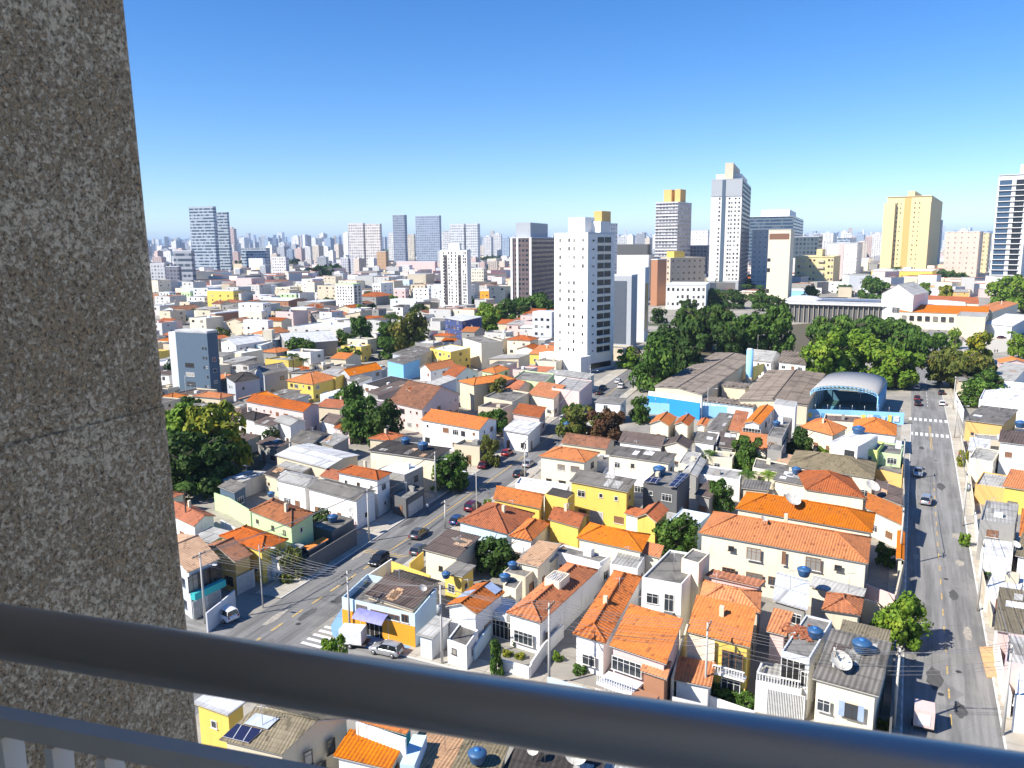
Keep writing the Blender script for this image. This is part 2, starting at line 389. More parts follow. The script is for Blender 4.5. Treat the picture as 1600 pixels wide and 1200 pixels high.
def house(label, A, B, C, h, roof='gable', tile='orange', wall='w', ridge='u', pitch=0.32, oh=0.35, wins=True, floors=None, cat='house',
          name='house', group=None, base=0.0, kinds=None, back_high=None, parapet=0.55, occ=True, density=1.0, rseed=None, wm=None, square=True):
    rr = random.Random(rseed if rseed is not None else hash((round(A[0]), round(A[1]), round(C[0]))) & 0xffff)
    if len(A) == 2: a, b, c = P(*A, h), P(*B, h), P(*C, h)
    else: a, b, c = Vector(A), Vector(B), Vector(C)
    if roof == 'shed' and ridge == 'u' and len(A) == 2:
        for _ in range(4):      # the high back edge is the one seen in the photo
            c = P(*C, h + (back_high if back_high is not None else pitch * (c - b).length * 0.6)); c.z = h
    U, V = b - a, c - b
    # footprints are rectangles: keep the front edge, square up the depth
    lu = U.length; u = U.normalized(); vp = V - u * V.dot(u)
    if square and vp.length > 0.35 * V.length:
        sk = V.dot(u) / vp.length
        sk = max(-0.45, min(0.45, sk))
        V = vp + u * sk * vp.length
    lv = V.length; v = V.normalized()
    d = a + V; c = b + V
    ctr = (a + c) / 2; root = Vector((ctr.x, ctr.y, base))
    if occ: OCC.append((ctr.x, ctr.y, 0.5 * math.hypot(lu, lv) * 0.92))
    wmat = wm or WALL[wall]
    t = thing(name, label, cat, root, 0, group)
    def g(s, q, z): return a + u * s + v * q + Vector((0, 0, z - h))
    flat = roof == 'flat'
    o = 0.0 if flat else oh
    wb = MB(root); rb = MB(root)
    q4 = [g(o, o, 0), g(lu - o, o, 0), g(lu - o, lv - o, 0), g(o, lv - o, 0)]
    top = [h] * 4
    tm = TILE[tile]; cr = CORR[tile]; uo = rr.random() * 20
    if flat:
        th = 0.16
        for i in range(4):
            p, q = q4[i], q4[(i + 1) % 4]
            wb.face([(p.x, p.y, base), (q.x, q.y, base), (q.x, q.y, h), (p.x, p.y, h)], wmat)
        i4 = [g(th, th, 0), g(lu - th, th, 0), g(lu - th, lv - th, 0), g(th, lv - th, 0)]
        zr = h - parapet
        for i in range(4):
            p, q, r, s = q4[i], q4[(i + 1) % 4], i4[(i + 1) % 4], i4[i]
            wb.face([(p.x, p.y, h), (q.x, q.y, h), (r.x, r.y, h), (s.x, s.y, h)], wmat)
            wb.face([(s.x, s.y, h), (r.x, r.y, h), (r.x, r.y, zr), (s.x, s.y, zr)], wmat)
        rb.face([(p.x, p.y, zr) for p in i4], tm)
        if cr: slope_poly(rb, [(p.x, p.y, zr + 0.02 + (0.25 if k in (2, 3) else 0)) for k, p in enumerate(i4)], u, tm, cr, uo, 0.01)
    else:
        m = pitch
        if roof == 'hip' and min(lu, lv) > 2:
            if lu >= lv: rz = m * lv / 2; e0, e1 = g(lv / 2 * 0.9, lv / 2, h + rz), g(lu - lv / 2 * 0.9, lv / 2, h + rz)
            else: rz = m * lu / 2; e0, e1 = g(lu / 2, lu / 2 * 0.9, h + rz), g(lu / 2, lv - lu / 2 * 0.9, h + rz)
            A_, B_, C_, D_ = g(0, 0, h), g(lu, 0, h), g(lu, lv, h), g(0, lv, h)
            if lu >= lv: pl = [([A_, B_, e1, e0], u), ([B_, C_, e1], v), ([C_, D_, e0, e1], u), ([D_, A_, e0], v)]
            else: pl = [([A_, B_, e0], u), ([B_, C_, e1, e0], v), ([C_, D_, e1], u), ([D_, A_, e0, e1], v)]
            for k, (pts, e) in enumerate(pl): slope_poly(rb, pts, e, tm, cr, uo + k * 7)
            up = Vector((0, 0, cr[1] if cr else 0.05))
            if cr:
                for p, q in ((e0, e1), (A_, e0), (D_ if lu >= lv else B_, e0), (B_ if lu >= lv else D_, e1), (C_, e1)):
                    rb.tube(p + up, q + up, 0.13, 0.13, tm, 6)
        elif roof == 'gable':
            if ridge == 'u':
                rz = m * lv / 2; r0, r1 = g(0, lv / 2, h + rz), g(lu, lv / 2, h + rz)
                slope_poly(rb, [g(0, 0, h), g(lu, 0, h), r1, r0], u, tm, cr, uo); slope_poly(rb, [g(lu, lv, h), g(0, lv, h), r0, r1], u, tm, cr, uo + 5)
                zi = h + m * o
                wb.face([g(o, o, zi), g(o, lv / 2, h + rz - 0.12), g(o, lv - o, zi)], wmat); wb.face([g(lu - o, o, zi), g(lu - o, lv - o, zi), g(lu - o, lv / 2, h + rz - 0.12)], wmat)
            else:
                rz = m * lu / 2; r0, r1 = g(lu / 2, 0, h + rz), g(lu / 2, lv, h + rz)
                slope_poly(rb, [g(lu, 0, h), g(lu, lv, h), r1, r0], v, tm, cr, uo); slope_poly(rb, [g(0, lv, h), g(0, 0, h), r0, r1], v, tm, cr, uo + 5)
                zi = h + m * o
                wb.face([g(o, o, zi), g(lu - o, o, zi), g(lu / 2, o, h + rz - 0.12)], wmat); wb.face([g(o, lv - o, zi), g(lu / 2, lv - o, h + rz - 0.12), g(lu - o, lv - o, zi)], wmat)
            if cr:
                up = Vector((0, 0, cr[1])); rb.tube(r0 + up, r1 + up, 0.12, 0.12, tm, 6)
            top = [h + m * o] * 4
        else:  # shed: low edge in front, high edge behind ('u'), or low left, high right ('v'), 'uv' high in front
            rise = back_high if back_high is not None else m * (lv if ridge == 'u' else lu) * 0.6
            zz = {'u': (0, 0, rise, rise), 'v': (0, rise, rise, 0), 'w': (rise, 0, 0, rise)}[ridge]
            pts = [g(0, 0, h + zz[0]), g(lu, 0, h + zz[1]), g(lu, lv, h + zz[2]), g(0, lv, h + zz[3])]
            slope_poly(rb, pts, u if ridge == 'u' else v, tm, cr, uo)
            top = [h + z - 0.1 for z in zz]
        for i in range(4):
            j = (i + 1) % 4; p, q = q4[i], q4[j]
            wb.face([(p.x, p.y, base), (q.x, q.y, base), (q.x, q.y, top[j]), (p.x, p.y, top[i])], wmat)
    wb.build('wall', t); rb.build('roof', t)
    if wins:
        nf = floors or max(1, int((h - base) / 2.75))
        fh = (h - base - (parapet if flat else 0)) / nf
        faces = [(0, q4[0], q4[1]), (1, q4[1], q4[2]), (3, q4[3], q4[0])]
        for fi, p, q in faces:
            e = (q - p); e.z = 0; ln = e.length; e.normalize(); nrm = Vector((e.y, -e.x, 0))
            mid = Vector(((p.x + q.x) / 2, (p.y + q.y) / 2, h * 0.6))
            if nrm.dot(CAM - mid) < 0 or ln < 1.8: continue
            ang = math.atan2(e.y, e.x) ; ang = ang  # local x = e, local y must be nrm
            for fl in range(nf):
                z0 = base + fl * fh
                n = max(1, int(ln / (2.9 if fi == 0 else 3.6) * density))
                for i in range(n):
                    if rr.random() < (0.12 if fi == 0 else 0.35) and n > 1: continue
                    s = (i + 0.5 + rr.uniform(-0.15, 0.15)) * ln / n
                    r = rr.random(); kd = (kinds or ['w', 'w', 'wood', 'dark', 'shut'])
                    kk = rr.choice(kd)
                    if fl == 0 and r < 0.2 and fh > 2.5: kk, w_, h_, sill = 'd', 0.9, 2.1, 0.02
                    elif fl == 0 and r < 0.3 and ln / n > 3.0: kk, w_, h_, sill = 'gate', 2.6, 2.3, 0.02
                    elif r < 0.45: w_, h_, sill = 0.7, 0.7, 1.5
                    else: w_, h_, sill = rr.choice([(1.2, 1.1, 1.0), (1.5, 1.1, 1.0), (1.8, 1.2, 0.95)])
                    h_ = min(h_, fh * 0.8); sill = min(sill, fh - h_ - 0.25); w_ = min(w_, ln / n * 0.85)
                    pos = p + e * s; pos = Vector((pos.x, pos.y, z0 + max(0.02, sill)))
                    window(t, root, pos, ang + math.pi, kk, w_, h_)
    t['_h'] = h
    nrm2 = Vector((-u.y, u.x, 0))
    if tile in ('fibre', 'pale', 'mauve', 'olive', 'dark') and roof == 'shed' and lu * lv > 25:
        rise = zz; k = rr.randint(1, 4)
        for i in range(k):
            pb = MB(root)
            s0, q0 = rr.uniform(.05, .8) * lu, rr.uniform(.05, .75) * lv; s1, q1 = min(lu - .1, s0 + rr.uniform(.9, 2.2)), min(lv - .1, q0 + rr.uniform(1.2, 3.0))
            def zr_(s, q): return h + zz[0] + (zz[1] - zz[0]) * s / lu + (zz[3] - zz[0]) * q / lv + .09
            pb.face([g(s0, q0, zr_(s0, q0)), g(s1, q0, zr_(s1, q0)), g(s1, q1, zr_(s1, q1)), g(s0, q1, zr_(s0, q1))], TILE[rr.choice(['pale', 'white', 'fibre', 'tan'] if tile != 'fibre' else ['pale', 'pale', 'white', 'mauve'])])
            pb.build('roof_patch', t)
    if rr.random() < .45 and min(lu, lv) > 3:
        s, q = rr.uniform(.25, .75) * lu, rr.uniform(.25, .75) * lv; zb = h + (.2 if not flat else -parapet); ab = MB(root); o_ = g(s, q, zb)
        ab.tube(o_, o_ + Vector((0, 0, 2.6)), .03, .025, METAL, 5)
        for i in range(5): ab.tube(o_ + Vector((-.5 + .04 * i, 0, 2.5 - .05)) + Vector((.24 * i, 0, 0)) - nrm2 * (.5 - .06 * i), o_ + Vector((-.5 + .28 * i, 0, 2.45)) + nrm2 * (.5 - .06 * i), .015, .015, METAL, 4)
        ab.tube(o_ + Vector((-.55, 0, 2.45)), o_ + Vector((.6, 0, 2.45)), .02, .02, METAL, 4); ab.build('tv_aerial', t)
    if flat and wins and lu * lv > 20:
        bb = MB(root); s, q = rr.uniform(.15, .7) * lu, rr.uniform(.3, .7) * lv; zr = h - parapet; w_, d_ = rr.uniform(.6, 1.6), rr.uniform(.6, 1.4)
        bb.prism([g(s, q, zr), g(s + w_, q, zr), g(s + w_, q + d_, zr), g(s, q + d_, zr)], zr, zr + rr.uniform(.6, 1.5), WALL[rr.choice(['co', 'wg', 'w', 'be'])]); bb.build('roof_box', t)
    elif not flat and tile in ('orange', 'rust', 'brown', 'bold') and rr.random() < .3 and min(lu, lv) > 4:
        s, q = rr.uniform(.25, .7) * lu, rr.uniform(.3, .7) * lv; cb = MB(root); cb.prism([g(s, q, h), g(s + .5, q, h), g(s + .5, q + .5, h), g(s, q + .5, h)], h, h + 1.3 + .3 * min(lu, lv) * .4, WALL['be']); cb.build('chimney', t)
    return t, (a, b, c, d, root)
def hwin(H, face, s, z, kind, w_, h_):
    """one window at s metres along face 0 (front) / 1 (right) / 3 (left) of a house"""
    t, (a, b, c, d, root) = H
    p, q = {0: (a, b), 1: (b, c), 3: (d, a)}[face]
    e = q - p; e.z = 0; e.normalize(); nrm = Vector((e.y, -e.x, 0))
    pos = p + e * s + nrm * 0.0; pos = Vector((pos.x, pos.y, z))
    return window(t, root, pos, math.atan2(e.y, e.x) + math.pi, kind, w_, h_)

# ---------------------------------------------------------------- trees
def crown_mesh(name, seed, lobes, leaves, leaf, flat=1.0, spread=1.0):
    r = random.Random(seed); mb = MB(); cl = []
    for i in range(lobes):
        th = r.uniform(0, 6.283); ph = r.random() ** 0.6
        rr = spread * ph * 0.72; z = r.uniform(-0.5, 0.62) * flat * (1 - 0.35 * ph)
        cl.append((Vector((rr * math.cos(th), rr * math.sin(th), z)) * 1.08, r.uniform(0.16, 0.32)))
    cl.append((Vector((0, 0, 0.1)), 0.4))
    for i in range(9):
        th = i * .7 + r.uniform(-.2, .2); q = r.uniform(.45, .72) * spread; cl.append((Vector((q * math.cos(th), q * math.sin(th), r.uniform(-.62, -.3) * flat)), r.uniform(.2, .3)))
    m = LEAF['mid']; v = []; f = []
    for i in range(leaves):
        c, cr = r.choice(cl)
        d = Vector((r.gauss(0, 1), r.gauss(0, 1), r.gauss(0, 1) + 0.35)).normalized()
        p = c + Vector((d.x, d.y, d.z * flat * 0.85)) * cr * (0.55 + 0.55 * r.random() ** 0.5)
        n = (d + Vector((r.gauss(0, 0.55), r.gauss(0, 0.55), r.gauss(0, 0.55) + 0.3))).normalized()
        a = n.orthogonal().normalized(); a = (Matrix.Rotation(r.uniform(0, 6.28), 3, n) @ a); b = n.cross(a)
        s = leaf * r.uniform(0.5, 1.5); k = len(v)
        v += [p - a * s - b * s * 0.5, p + a * s * 0.2 - b * s * 0.8, p + a * s + b * s * 0.45 + n * s * 0.3, p - a * s * 0.25 + b * s * 0.8]
        f.append((k, k + 1, k + 2, k + 3))
    mb.grid_mesh(v, f, m); me = mb.mesh(name); return me
CROWNS = [crown_mesh('round_crown', 1, 17, 3400, 0.062), crown_mesh('dense_crown', 2, 22, 4200, 0.056, 0.95), crown_mesh('spreading_crown', 3, 24, 4200, 0.056, 0.5, 1.1),
          crown_mesh('open_crown', 4, 12, 2200, 0.066, 1.05), crown_mesh('ragged_crown', 5, 15, 3000, 0.062, 0.85, 1.1)]
SHRUB = crown_mesh('small_crown', 6, 9, 700, 0.11)
def trunk_mesh(seed):
    r = random.Random(seed); mb = MB()
    mb.tube((0, 0, -0.02), (0.02, 0.01, 0.5), 0.05, 0.038, BARK, 8)
    for i in range(6):
        th = i * 1.05 + r.uniform(-0.3, 0.3); z = r.uniform(0.33, 0.5); e = Vector((0.3 * math.cos(th), 0.3 * math.sin(th), z + r.uniform(0.15, 0.34)))
        mb.tube((0.015, 0.008, z), e, 0.024, 0.012, BARK, 6)
        for k in (-0.5, 0.5): mb.tube(e, e + Vector((0.16 * math.cos(th + k), 0.16 * math.sin(th + k), 0.12)), 0.012, 0.005, BARK, 5)
    return mb.mesh('trunk')
TRUNKS = [trunk_mesh(i) for i in range(3)]
def setmat(o, m):
    o.material_slots[0].link = 'OBJECT'; o.material_slots[0].material = m
def tree(label, x, yb, wpx, ypx_top, leaf='mid', crown=None, group=None, name='tree', trunk_frac=0.09, base=None, cat='tree', occ=True):
    p = base or P(x, yb); _, _, z = proj(p)
    wd = 1.1 * wpx * z / F; ht = height_at(p, ypx_top); ht = max(ht, 0.5 * wd, 1.2)
    t = thing(name, label, cat, p, 0, group)
    k = R.randrange(5) if crown is None else crown
    lo = ht * trunk_frac; ch = (ht - lo)
    tr = put('trunk', R.choice(TRUNKS), t, (0, 0, 0), R.uniform(0, 6), (wd * 0.9, wd * 0.9, ht * 0.95))
    c = put('crown', CROWNS[k] if wpx > 18 or wd > 3 else SHRUB, t, (0, 0, lo + ch * 0.47), R.uniform(0, 6), (wd / 2, wd / 2, ch / (1.38 if k != 2 else .9)))
    setmat(c, LEAF[leaf])
    if occ: OCC.append((p.x, p.y, wd * 0.35))
    return t
def frond_mesh():
    mb = MB(); m = LEAF['mid']; r = random.Random(3); v = []; f = []
    for i in range(26):
        th = i * 2.4; el = r.uniform(-0.2, 1.2); L_ = r.uniform(0.8, 1.05); pts = []
        for k in range(7):
            s = k / 6; pts.append(Vector((math.cos(th) * s * L_ * math.cos(el * (1 - s * 0.6)), math.sin(th) * s * L_ * math.cos(el * (1 - s * 0.6)), s * L_ * math.sin(el) - 0.75 * s * s * L_)))
        side = Vector((-math.sin(th), math.cos(th), 0))
        for k in range(6):
            for j in (0, 0.5):
                c = pts[k].lerp(pts[k + 1], j); dn = (pts[k + 1] - pts[k]).normalized()
                wl = 0.24 * math.sin(math.pi * min(0.95, (k + j) / 6 + 0.12))
                for sg in (-1, 1):
                    b = len(v); tip = c + side * sg * wl + dn * 0.12 - Vector((0, 0, wl * 0.45))
                    v += [c, c + dn * 0.055, tip + dn * 0.02, tip]; f.append((b, b + 1, b + 2, b + 3))
    mb.grid_mesh(v, f, m); return mb.mesh('fronds')
FROND = frond_mesh()
_pm = MB(); _pm.tube((0, 0, -0.02), (0, 0, 1.0), 1.0, 0.7, BARK, 8); PTRUNK = _pm.mesh('palm_trunk')
def palm(label, x, yb, wpx, ypx_top, leaf='mid', group=None, occ=True):
    p = P(x, yb); _, _, z = proj(p); wd = wpx * z / F; ht = max(height_at(p, ypx_top), 1.5)
    t = thing('palm_tree', label, 'palm tree', p, 0, group)
    put('trunk', PTRUNK, t, (0, 0, 0), 0, (0.16, 0.16, ht * 0.86))
    c = put('crown', FROND, t, (0, 0, ht * 0.85), R.uniform(0, 6), (wd / 2, wd / 2, wd / 2 * 0.9)); setmat(c, LEAF[leaf])
    return t
def shrub(label, x, yb, wpx, leaf='mid', group=None, hgt=None):
    p = P(x, yb); _, _, z = proj(p); wd = wpx * z / F; hh = hgt or wd * 0.8
    t = thing('shrub', label, 'shrub', p, 0, group)
    c = put('foliage', SHRUB, t, (0, 0, hh * 0.5), R.uniform(0, 6), (wd / 2, wd / 2, hh / 1.5)); setmat(c, LEAF[leaf]); return t

# ---------------------------------------------------------------- vehicles
def paint(name, col, metal=0.2):
    m, t, b = newmat('paint_' + name)
    n = noise(t, uvn(t, 1, 1, 'Object'), 1.3, 3)
    L(t, mixc(t, ramp(t, n, 0.4, 0.75), col, tuple(c * 0.85 + 0.012 for c in col)), b.inputs['Base Color'])
    b.inputs['Roughness'].default_value = 0.28; b.inputs['Metallic'].default_value = metal; b.inputs['Coat Weight'].default_value = 0.4
    return m
PAINT = dict(black=paint('black', (0.012, 0.012, 0.014)), silver=paint('silver', (0.48, 0.49, 0.5), 0.5), white=paint('white', (0.78, 0.78, 0.77), 0), grey=paint('grey', (0.12, 0.125, 0.13), 0.4),
             red=paint('red', (0.30, 0.012, 0.016)), wine=paint('wine', (0.10, 0.010, 0.022)), blue=paint('blue', (0.03, 0.07, 0.2)))
LAMPM = plain('head_lamp', (0.75, 0.75, 0.72), 0.15); TAIL = plain('tail_lamp', (0.4, 0.01, 0.01), 0.2)
def loft(secs, m, mb, smooth=True):
    n = len(secs[0]); v = [p for s in secs for p in s]; f = []
    for j in range(len(secs) - 1):
        for i in range(n - 1):
            f.append((j * n + i, (j + 1) * n + i, (j + 1) * n + i + 1, j * n + i + 1))
    f.append(tuple(range(n))); f.append(tuple(reversed(range((len(secs) - 1) * n, len(secs) * n))))
    mb.grid_mesh(v, f, m, smooth)
def car_meshes(kind):
    # x = length (front +), y = width
    mb = MB(); Lh, W = {'hatch': (2.0, 0.87), 'sedan': (2.25, 0.88), 'suv': (2.2, 0.92), 'van': (2.4, 0.95)}[kind]
    hood = {'hatch': 0.92, 'sedan': 0.9, 'suv': 1.05, 'van': 1.1}[kind]; roof = {'hatch': 1.46, 'sedan': 1.42, 'suv': 1.66, 'van': 1.95}[kind]
    prof = [(-Lh, 0.42, 0.62, .9), (-Lh + .08, 0.3, hood * .93, .97), (-Lh + .5, 0.24, hood * 1.0, 1), (-.4, .22, hood, 1), (.6, .22, hood, 1), (1.15, .22, hood * .98, 1), (Lh - .45, .24, hood * .88, .98), (Lh - .1, .28, hood * .76, .93), (Lh, .4, hood * .6, .84)]
    secs = []
    for x, z0, z1, wf in prof:
        w_ = W * wf
        secs.append([Vector((x, -w_ * .92, z0)), Vector((x, -w_, z0 + (z1 - z0) * .35)), Vector((x, -w_ * .98, z1 - .10)), Vector((x, -w_ * .88, z1)), Vector((x, 0, z1 + .03)), Vector((x, w_ * .88, z1)), Vector((x, w_ * .98, z1 - .10)), Vector((x, w_, z0 + (z1 - z0) * .35)), Vector((x, w_ * .92, z0))])
    P_ = plain('car_body_slot', (0.5, 0.5, 0.5)); loft(secs, P_, mb)
    r0, r1 = {'hatch': (-1.55, .25), 'sedan': (-1.05, .3), 'suv': (-1.85, .3), 'van': (-2.1, .9)}[kind]
    b0, b1 = {'hatch': (-1.92, 1.0), 'sedan': (-1.75, 1.0), 'suv': (-2.1, 1.05), 'van': (-2.3, 1.7)}[kind]
    wr, wb = W * .74, W * .9
    # roof skin and pillars
    rs = [[Vector((x, -wr * k, roof - dz)), Vector((x, -wr * .6 * k, roof - dz + .05)), Vector((x, wr * .6 * k, roof - dz + .05)), Vector((x, wr * k, roof - dz))] for x, dz, k in ((r0 - .12, .09, .96), (r0 + .1, 0.01, 1), ((r0 + r1) / 2, -.03, 1), (r1, .04, .98))]
    n = 4; v = [p for s in rs for p in s]; f = [(j * n + i, (j + 1) * n + i, (j + 1) * n + i + 1, j * n + i + 1) for j in range(3) for i in range(3)]
    mb.grid_mesh(v, f, P_, True)
    for sy in (-1, 1):
        for (xa, xb) in ((b1, r1), (b0, r0 - .12), ((r0 + r1) / 2 - .03, (r0 + r1) / 2 - .03)):
            mb.tube((xa, sy * wb, hood - .02), (xb, sy * wr, roof - .05), .045, .04, P_, 5)
        mb.obox((.75, sy * (W + .08), hood + .03), (.08, 0, 0), (0, .07, 0), (0, 0, .06), P_)
    body = mb.mesh('body')
    g = MB()
    lo = [Vector((b0, -wb, hood)), Vector((b1, -wb, hood)), Vector((b1, wb, hood)), Vector((b0, wb, hood))]
    hi = [Vector((r0 - .08, -wr * .98, roof - .06)), Vector((r1 - .02, -wr * .98, roof - .06)), Vector((r1 - .02, wr * .98, roof - .06)), Vector((r0 - .08, wr * .98, roof - .06))]
    for i in range(4): g.face([lo[i], lo[(i + 1) % 4], hi[(i + 1) % 4], hi[i]], CARGLASS)
    wh = MB()
    wh.lathe((0, 0, 0), [(.0, -.1), (.28, -.1), (.31, -.06), (.31, .06), (.28, .1), (0, .1)], RUBBER, 18)
    rim = MB(); rim.lathe((0, 0, 0), [(.0, .104), (.19, .104), (.2, .112), (.06, .118), (0, .118)], METAL, 12)
    hl = MB(); hl.obox((0, 0, 0), (.09, 0, 0), (0, .16, 0), (0, 0, .07), LAMPM)
    tl = MB(); tl.obox((0, 0, 0), (.06, 0, 0), (0, .09, 0), (0, 0, .14), TAIL)
    return dict(body=body, glass=g.mesh('windows'), wheel=wh.mesh('wheel'), rim=rim.mesh('rim'), hl=hl.mesh('headlight'), tl=tl.mesh('tail_light'), L=Lh, W=W, hood=hood)
CARGLASS = plain('car_glass', (0.015, 0.018, 0.022), 0.06, 0, 0.1, 0.7)
CARS = {k: car_meshes(k) for k in ('hatch', 'sedan', 'suv', 'van')}
def car(label, p, ang, col, kind='hatch', name='parked_car', group=None):
    c = CARS[kind]; t = thing(name, label, 'van' if kind == 'van' else 'car', p, ang, group)
    b = put('body', c['body'], t); setmat(b, PAINT[col]); put('windows', c['glass'], t)
    for x in (-c['L'] * .62, c['L'] * .62):
        for s in (-1, 1):
            w_ = put('wheel', c['wheel'], t, (x, s * (c['W'] - .07), .31)); w_.rotation_euler = (-s * math.pi / 2, 0, 0)
            put('rim', c['rim'], w_)
    for s in (-1, 1):
        put('headlight', c['hl'], t, (c['L'] - .12, s * c['W'] * .62, c['hood'] * .7)); put('tail_light', c['tl'], t, (-c['L'] + .05, s * c['W'] * .74, c['hood'] * .78))
    OCC.append((p[0], p[1], 1.5))
    return t

# ---------------------------------------------------------------- street furniture
def pole_mesh(h):
    mb = MB(); mb.tube((0, 0, -.05), (0, 0, h), .16, .10, CONC, 10); return mb.mesh('post')
POLEM = pole_mesh(9.0)
_a = MB(); _a.obox((0, 0, 0), (1.1, 0, 0), (0, .05, 0), (0, 0, .06), WOOD); CROSS = _a.mesh('crossarm')
_a = MB(); _a.lathe((0, 0, 0), [(.04, 0), (.07, .05), (.04, .1), (.06, .14), (.02, .2)], plain('porcelain', (.35, .33, .3), .3), 8); INSUL = _a.mesh('insulator')
_a = MB(); _a.tube((0, 0, 0), (0, 0, .95), .27, .27, plain('transformer_grey', (.3, .31, .31), .5), 14); _a.tube((0, 0, .95), (0, 0, 1.0), .29, .29, METAL, 14); TRAFO = _a.mesh('transformer')
_a = MB(); _a.tube((0, 0, 0), (1.0, 0, .5), .035, .03, METAL, 6); _a.tube((1.0, 0, .5), (2.0, 0, .62), .03, .03, METAL, 6); LARM = _a.mesh('lamp_arm')
_a = MB(); _a.obox((2.25, 0, .6), (.32, 0, .02), (0, .13, 0), (0, 0, .06), plain('lamp_head', (.6, .6, .58), .4)); LHEAD = _a.mesh('lamp_head')
def pole(label, x, y, ang, h=9.0, arms=1, lamp=False, trafo=False, group='utility poles along the streets'):
    p = P(x, y); s = h / 9.0
    t = thing('street_lamp' if arms == 0 else 'utility_pole', label, 'street lamp' if arms == 0 else 'utility pole', p, ang, group)
    put('post', POLEM, t, (0, 0, 0), 0, (1 if arms else .6, 1 if arms else .6, s))
    for k in range(arms):
        c = put('crossarm', CROSS, t, (0, .16, h - .35 - 1.1 * k))
        for i in (-.95, -.35, .35, .95): put('insulator', INSUL, c, (i, 0, .06))
    if lamp or arms == 0: put('lamp_arm', LARM, t, (0, 0, h * .8 if arms else h - .7), -math.pi / 2); put('lamp_head', LHEAD, t, (0, 0, h * .8 if arms else h - .7), -math.pi / 2)
    if trafo: put('transformer', TRAFO, t, (0, -.42, h - 3.2))
    return t, p, ang, h
WIRE = plain('cable', (0.22, 0.215, 0.21), 0.5)
def wires(label, p1, p2, sag=0.6, n=4, rad_=0.019):
    (t1, a, an1, h1), (t2, b, an2, h2) = p1, p2
    pr = thing('power_lines', label, 'power lines', (a.x, a.y, 0))
    offs = [(-.95, -.2), (-.35, -.2), (.35, -.2), (.95, -.2), (0, -1.6), (0, -2.1), (0.1, -2.5)][:n]
    for ox, oz in offs:
        mb = MB((a.x, a.y, 0))
        d1 = Vector((math.cos(an1) * ox, math.sin(an1) * ox, h1 + oz)); d2 = Vector((math.cos(an2) * ox, math.sin(an2) * ox, h2 + oz))
        q0 = Vector((a.x, a.y, 0)) + d1; q1 = Vector((b.x, b.y, 0)) + d2; prev = q0
        for k in range(1, 9):
            s = k / 8; q = q0.lerp(q1, s) - Vector((0, 0, sag * 4 * s * (1 - s))); mb.tube(prev, q, rad_, rad_, WIRE, 4, False); prev = q
        mb.build('cable', pr)
    return pr
# rooftop water tank and dish
_a = MB(); _a.lathe((0, 0, 0), [(.46, 0), (.52, .1), (.66, .62), (.70, .68), (.70, .74), (.55, .86), (.2, .95), (.0, .96)], BLUE_T, 18); TANK = _a.mesh('tank_body')
_a = MB(); _a.lathe((0, 0, .93), [(.22, 0), (.22, .06), (0, .08)], plain('tank_lid', (.03, .17, .5), .4), 12); LID = _a.mesh('lid')
DISHM = plain('dish_mesh', (.66, .62, .53), .7)
def dish_mesh():
    v = []; f = []; mb = MB(); n = 20
    for j in range(5):
        r = j / 4
        for i in range(n): v.append(Vector((r * math.cos(i * 6.2832 / n), r * math.sin(i * 6.2832 / n), .26 * r * r)))
    for j in range(4):
        for i in range(n): f.append((j * n + i, j * n + (i + 1) % n, (j + 1) * n + (i + 1) % n, (j + 1) * n + i))
    mb.grid_mesh(v, f, DISHM, True); return mb.mesh('dish')
DISH = dish_mesh()
_a = MB()
for i in range(3): _a.tube((.9 * math.cos(i * 2.1), .9 * math.sin(i * 2.1), .22), (0, 0, .75), .018, .018, METAL, 5)
_a.tube((0, 0, .68), (0, 0, .86), .07, .07, METAL, 8); FEED = _a.mesh('feed')
_a = MB(); _a.tube((0, 0, 0), (0, 0, 1.0), .05, .05, METAL, 8); DPOST = _a.mesh('mast')
def tank(label, x, y, h, r=0.8, group='blue water tanks on the roofs'):
    t = thing('water_tank', label, 'water tank', P(x, y, h), 0, group); s = r / .7
    put('tank_body', TANK, t, (0, 0, 0), 0, (s, s, s)); put('lid', LID, t, (0, 0, 0), 0, (s, s, s)); return t
def dish(label, x, y, h, r=0.9, az=0.6, el=0.6, group='satellite dishes on the roofs'):
    t = thing('satellite_dish', label, 'satellite dish', P(x, y, h), 0, group)
    put('mast', DPOST, t, (0, 0, 0), 0, (1, 1, .9))
    d = put('dish', DISH, t, (0, 0, .9)); d.rotation_euler = (el, 0, az); d.scale = (r, r, r); put('feed', FEED, d); return t
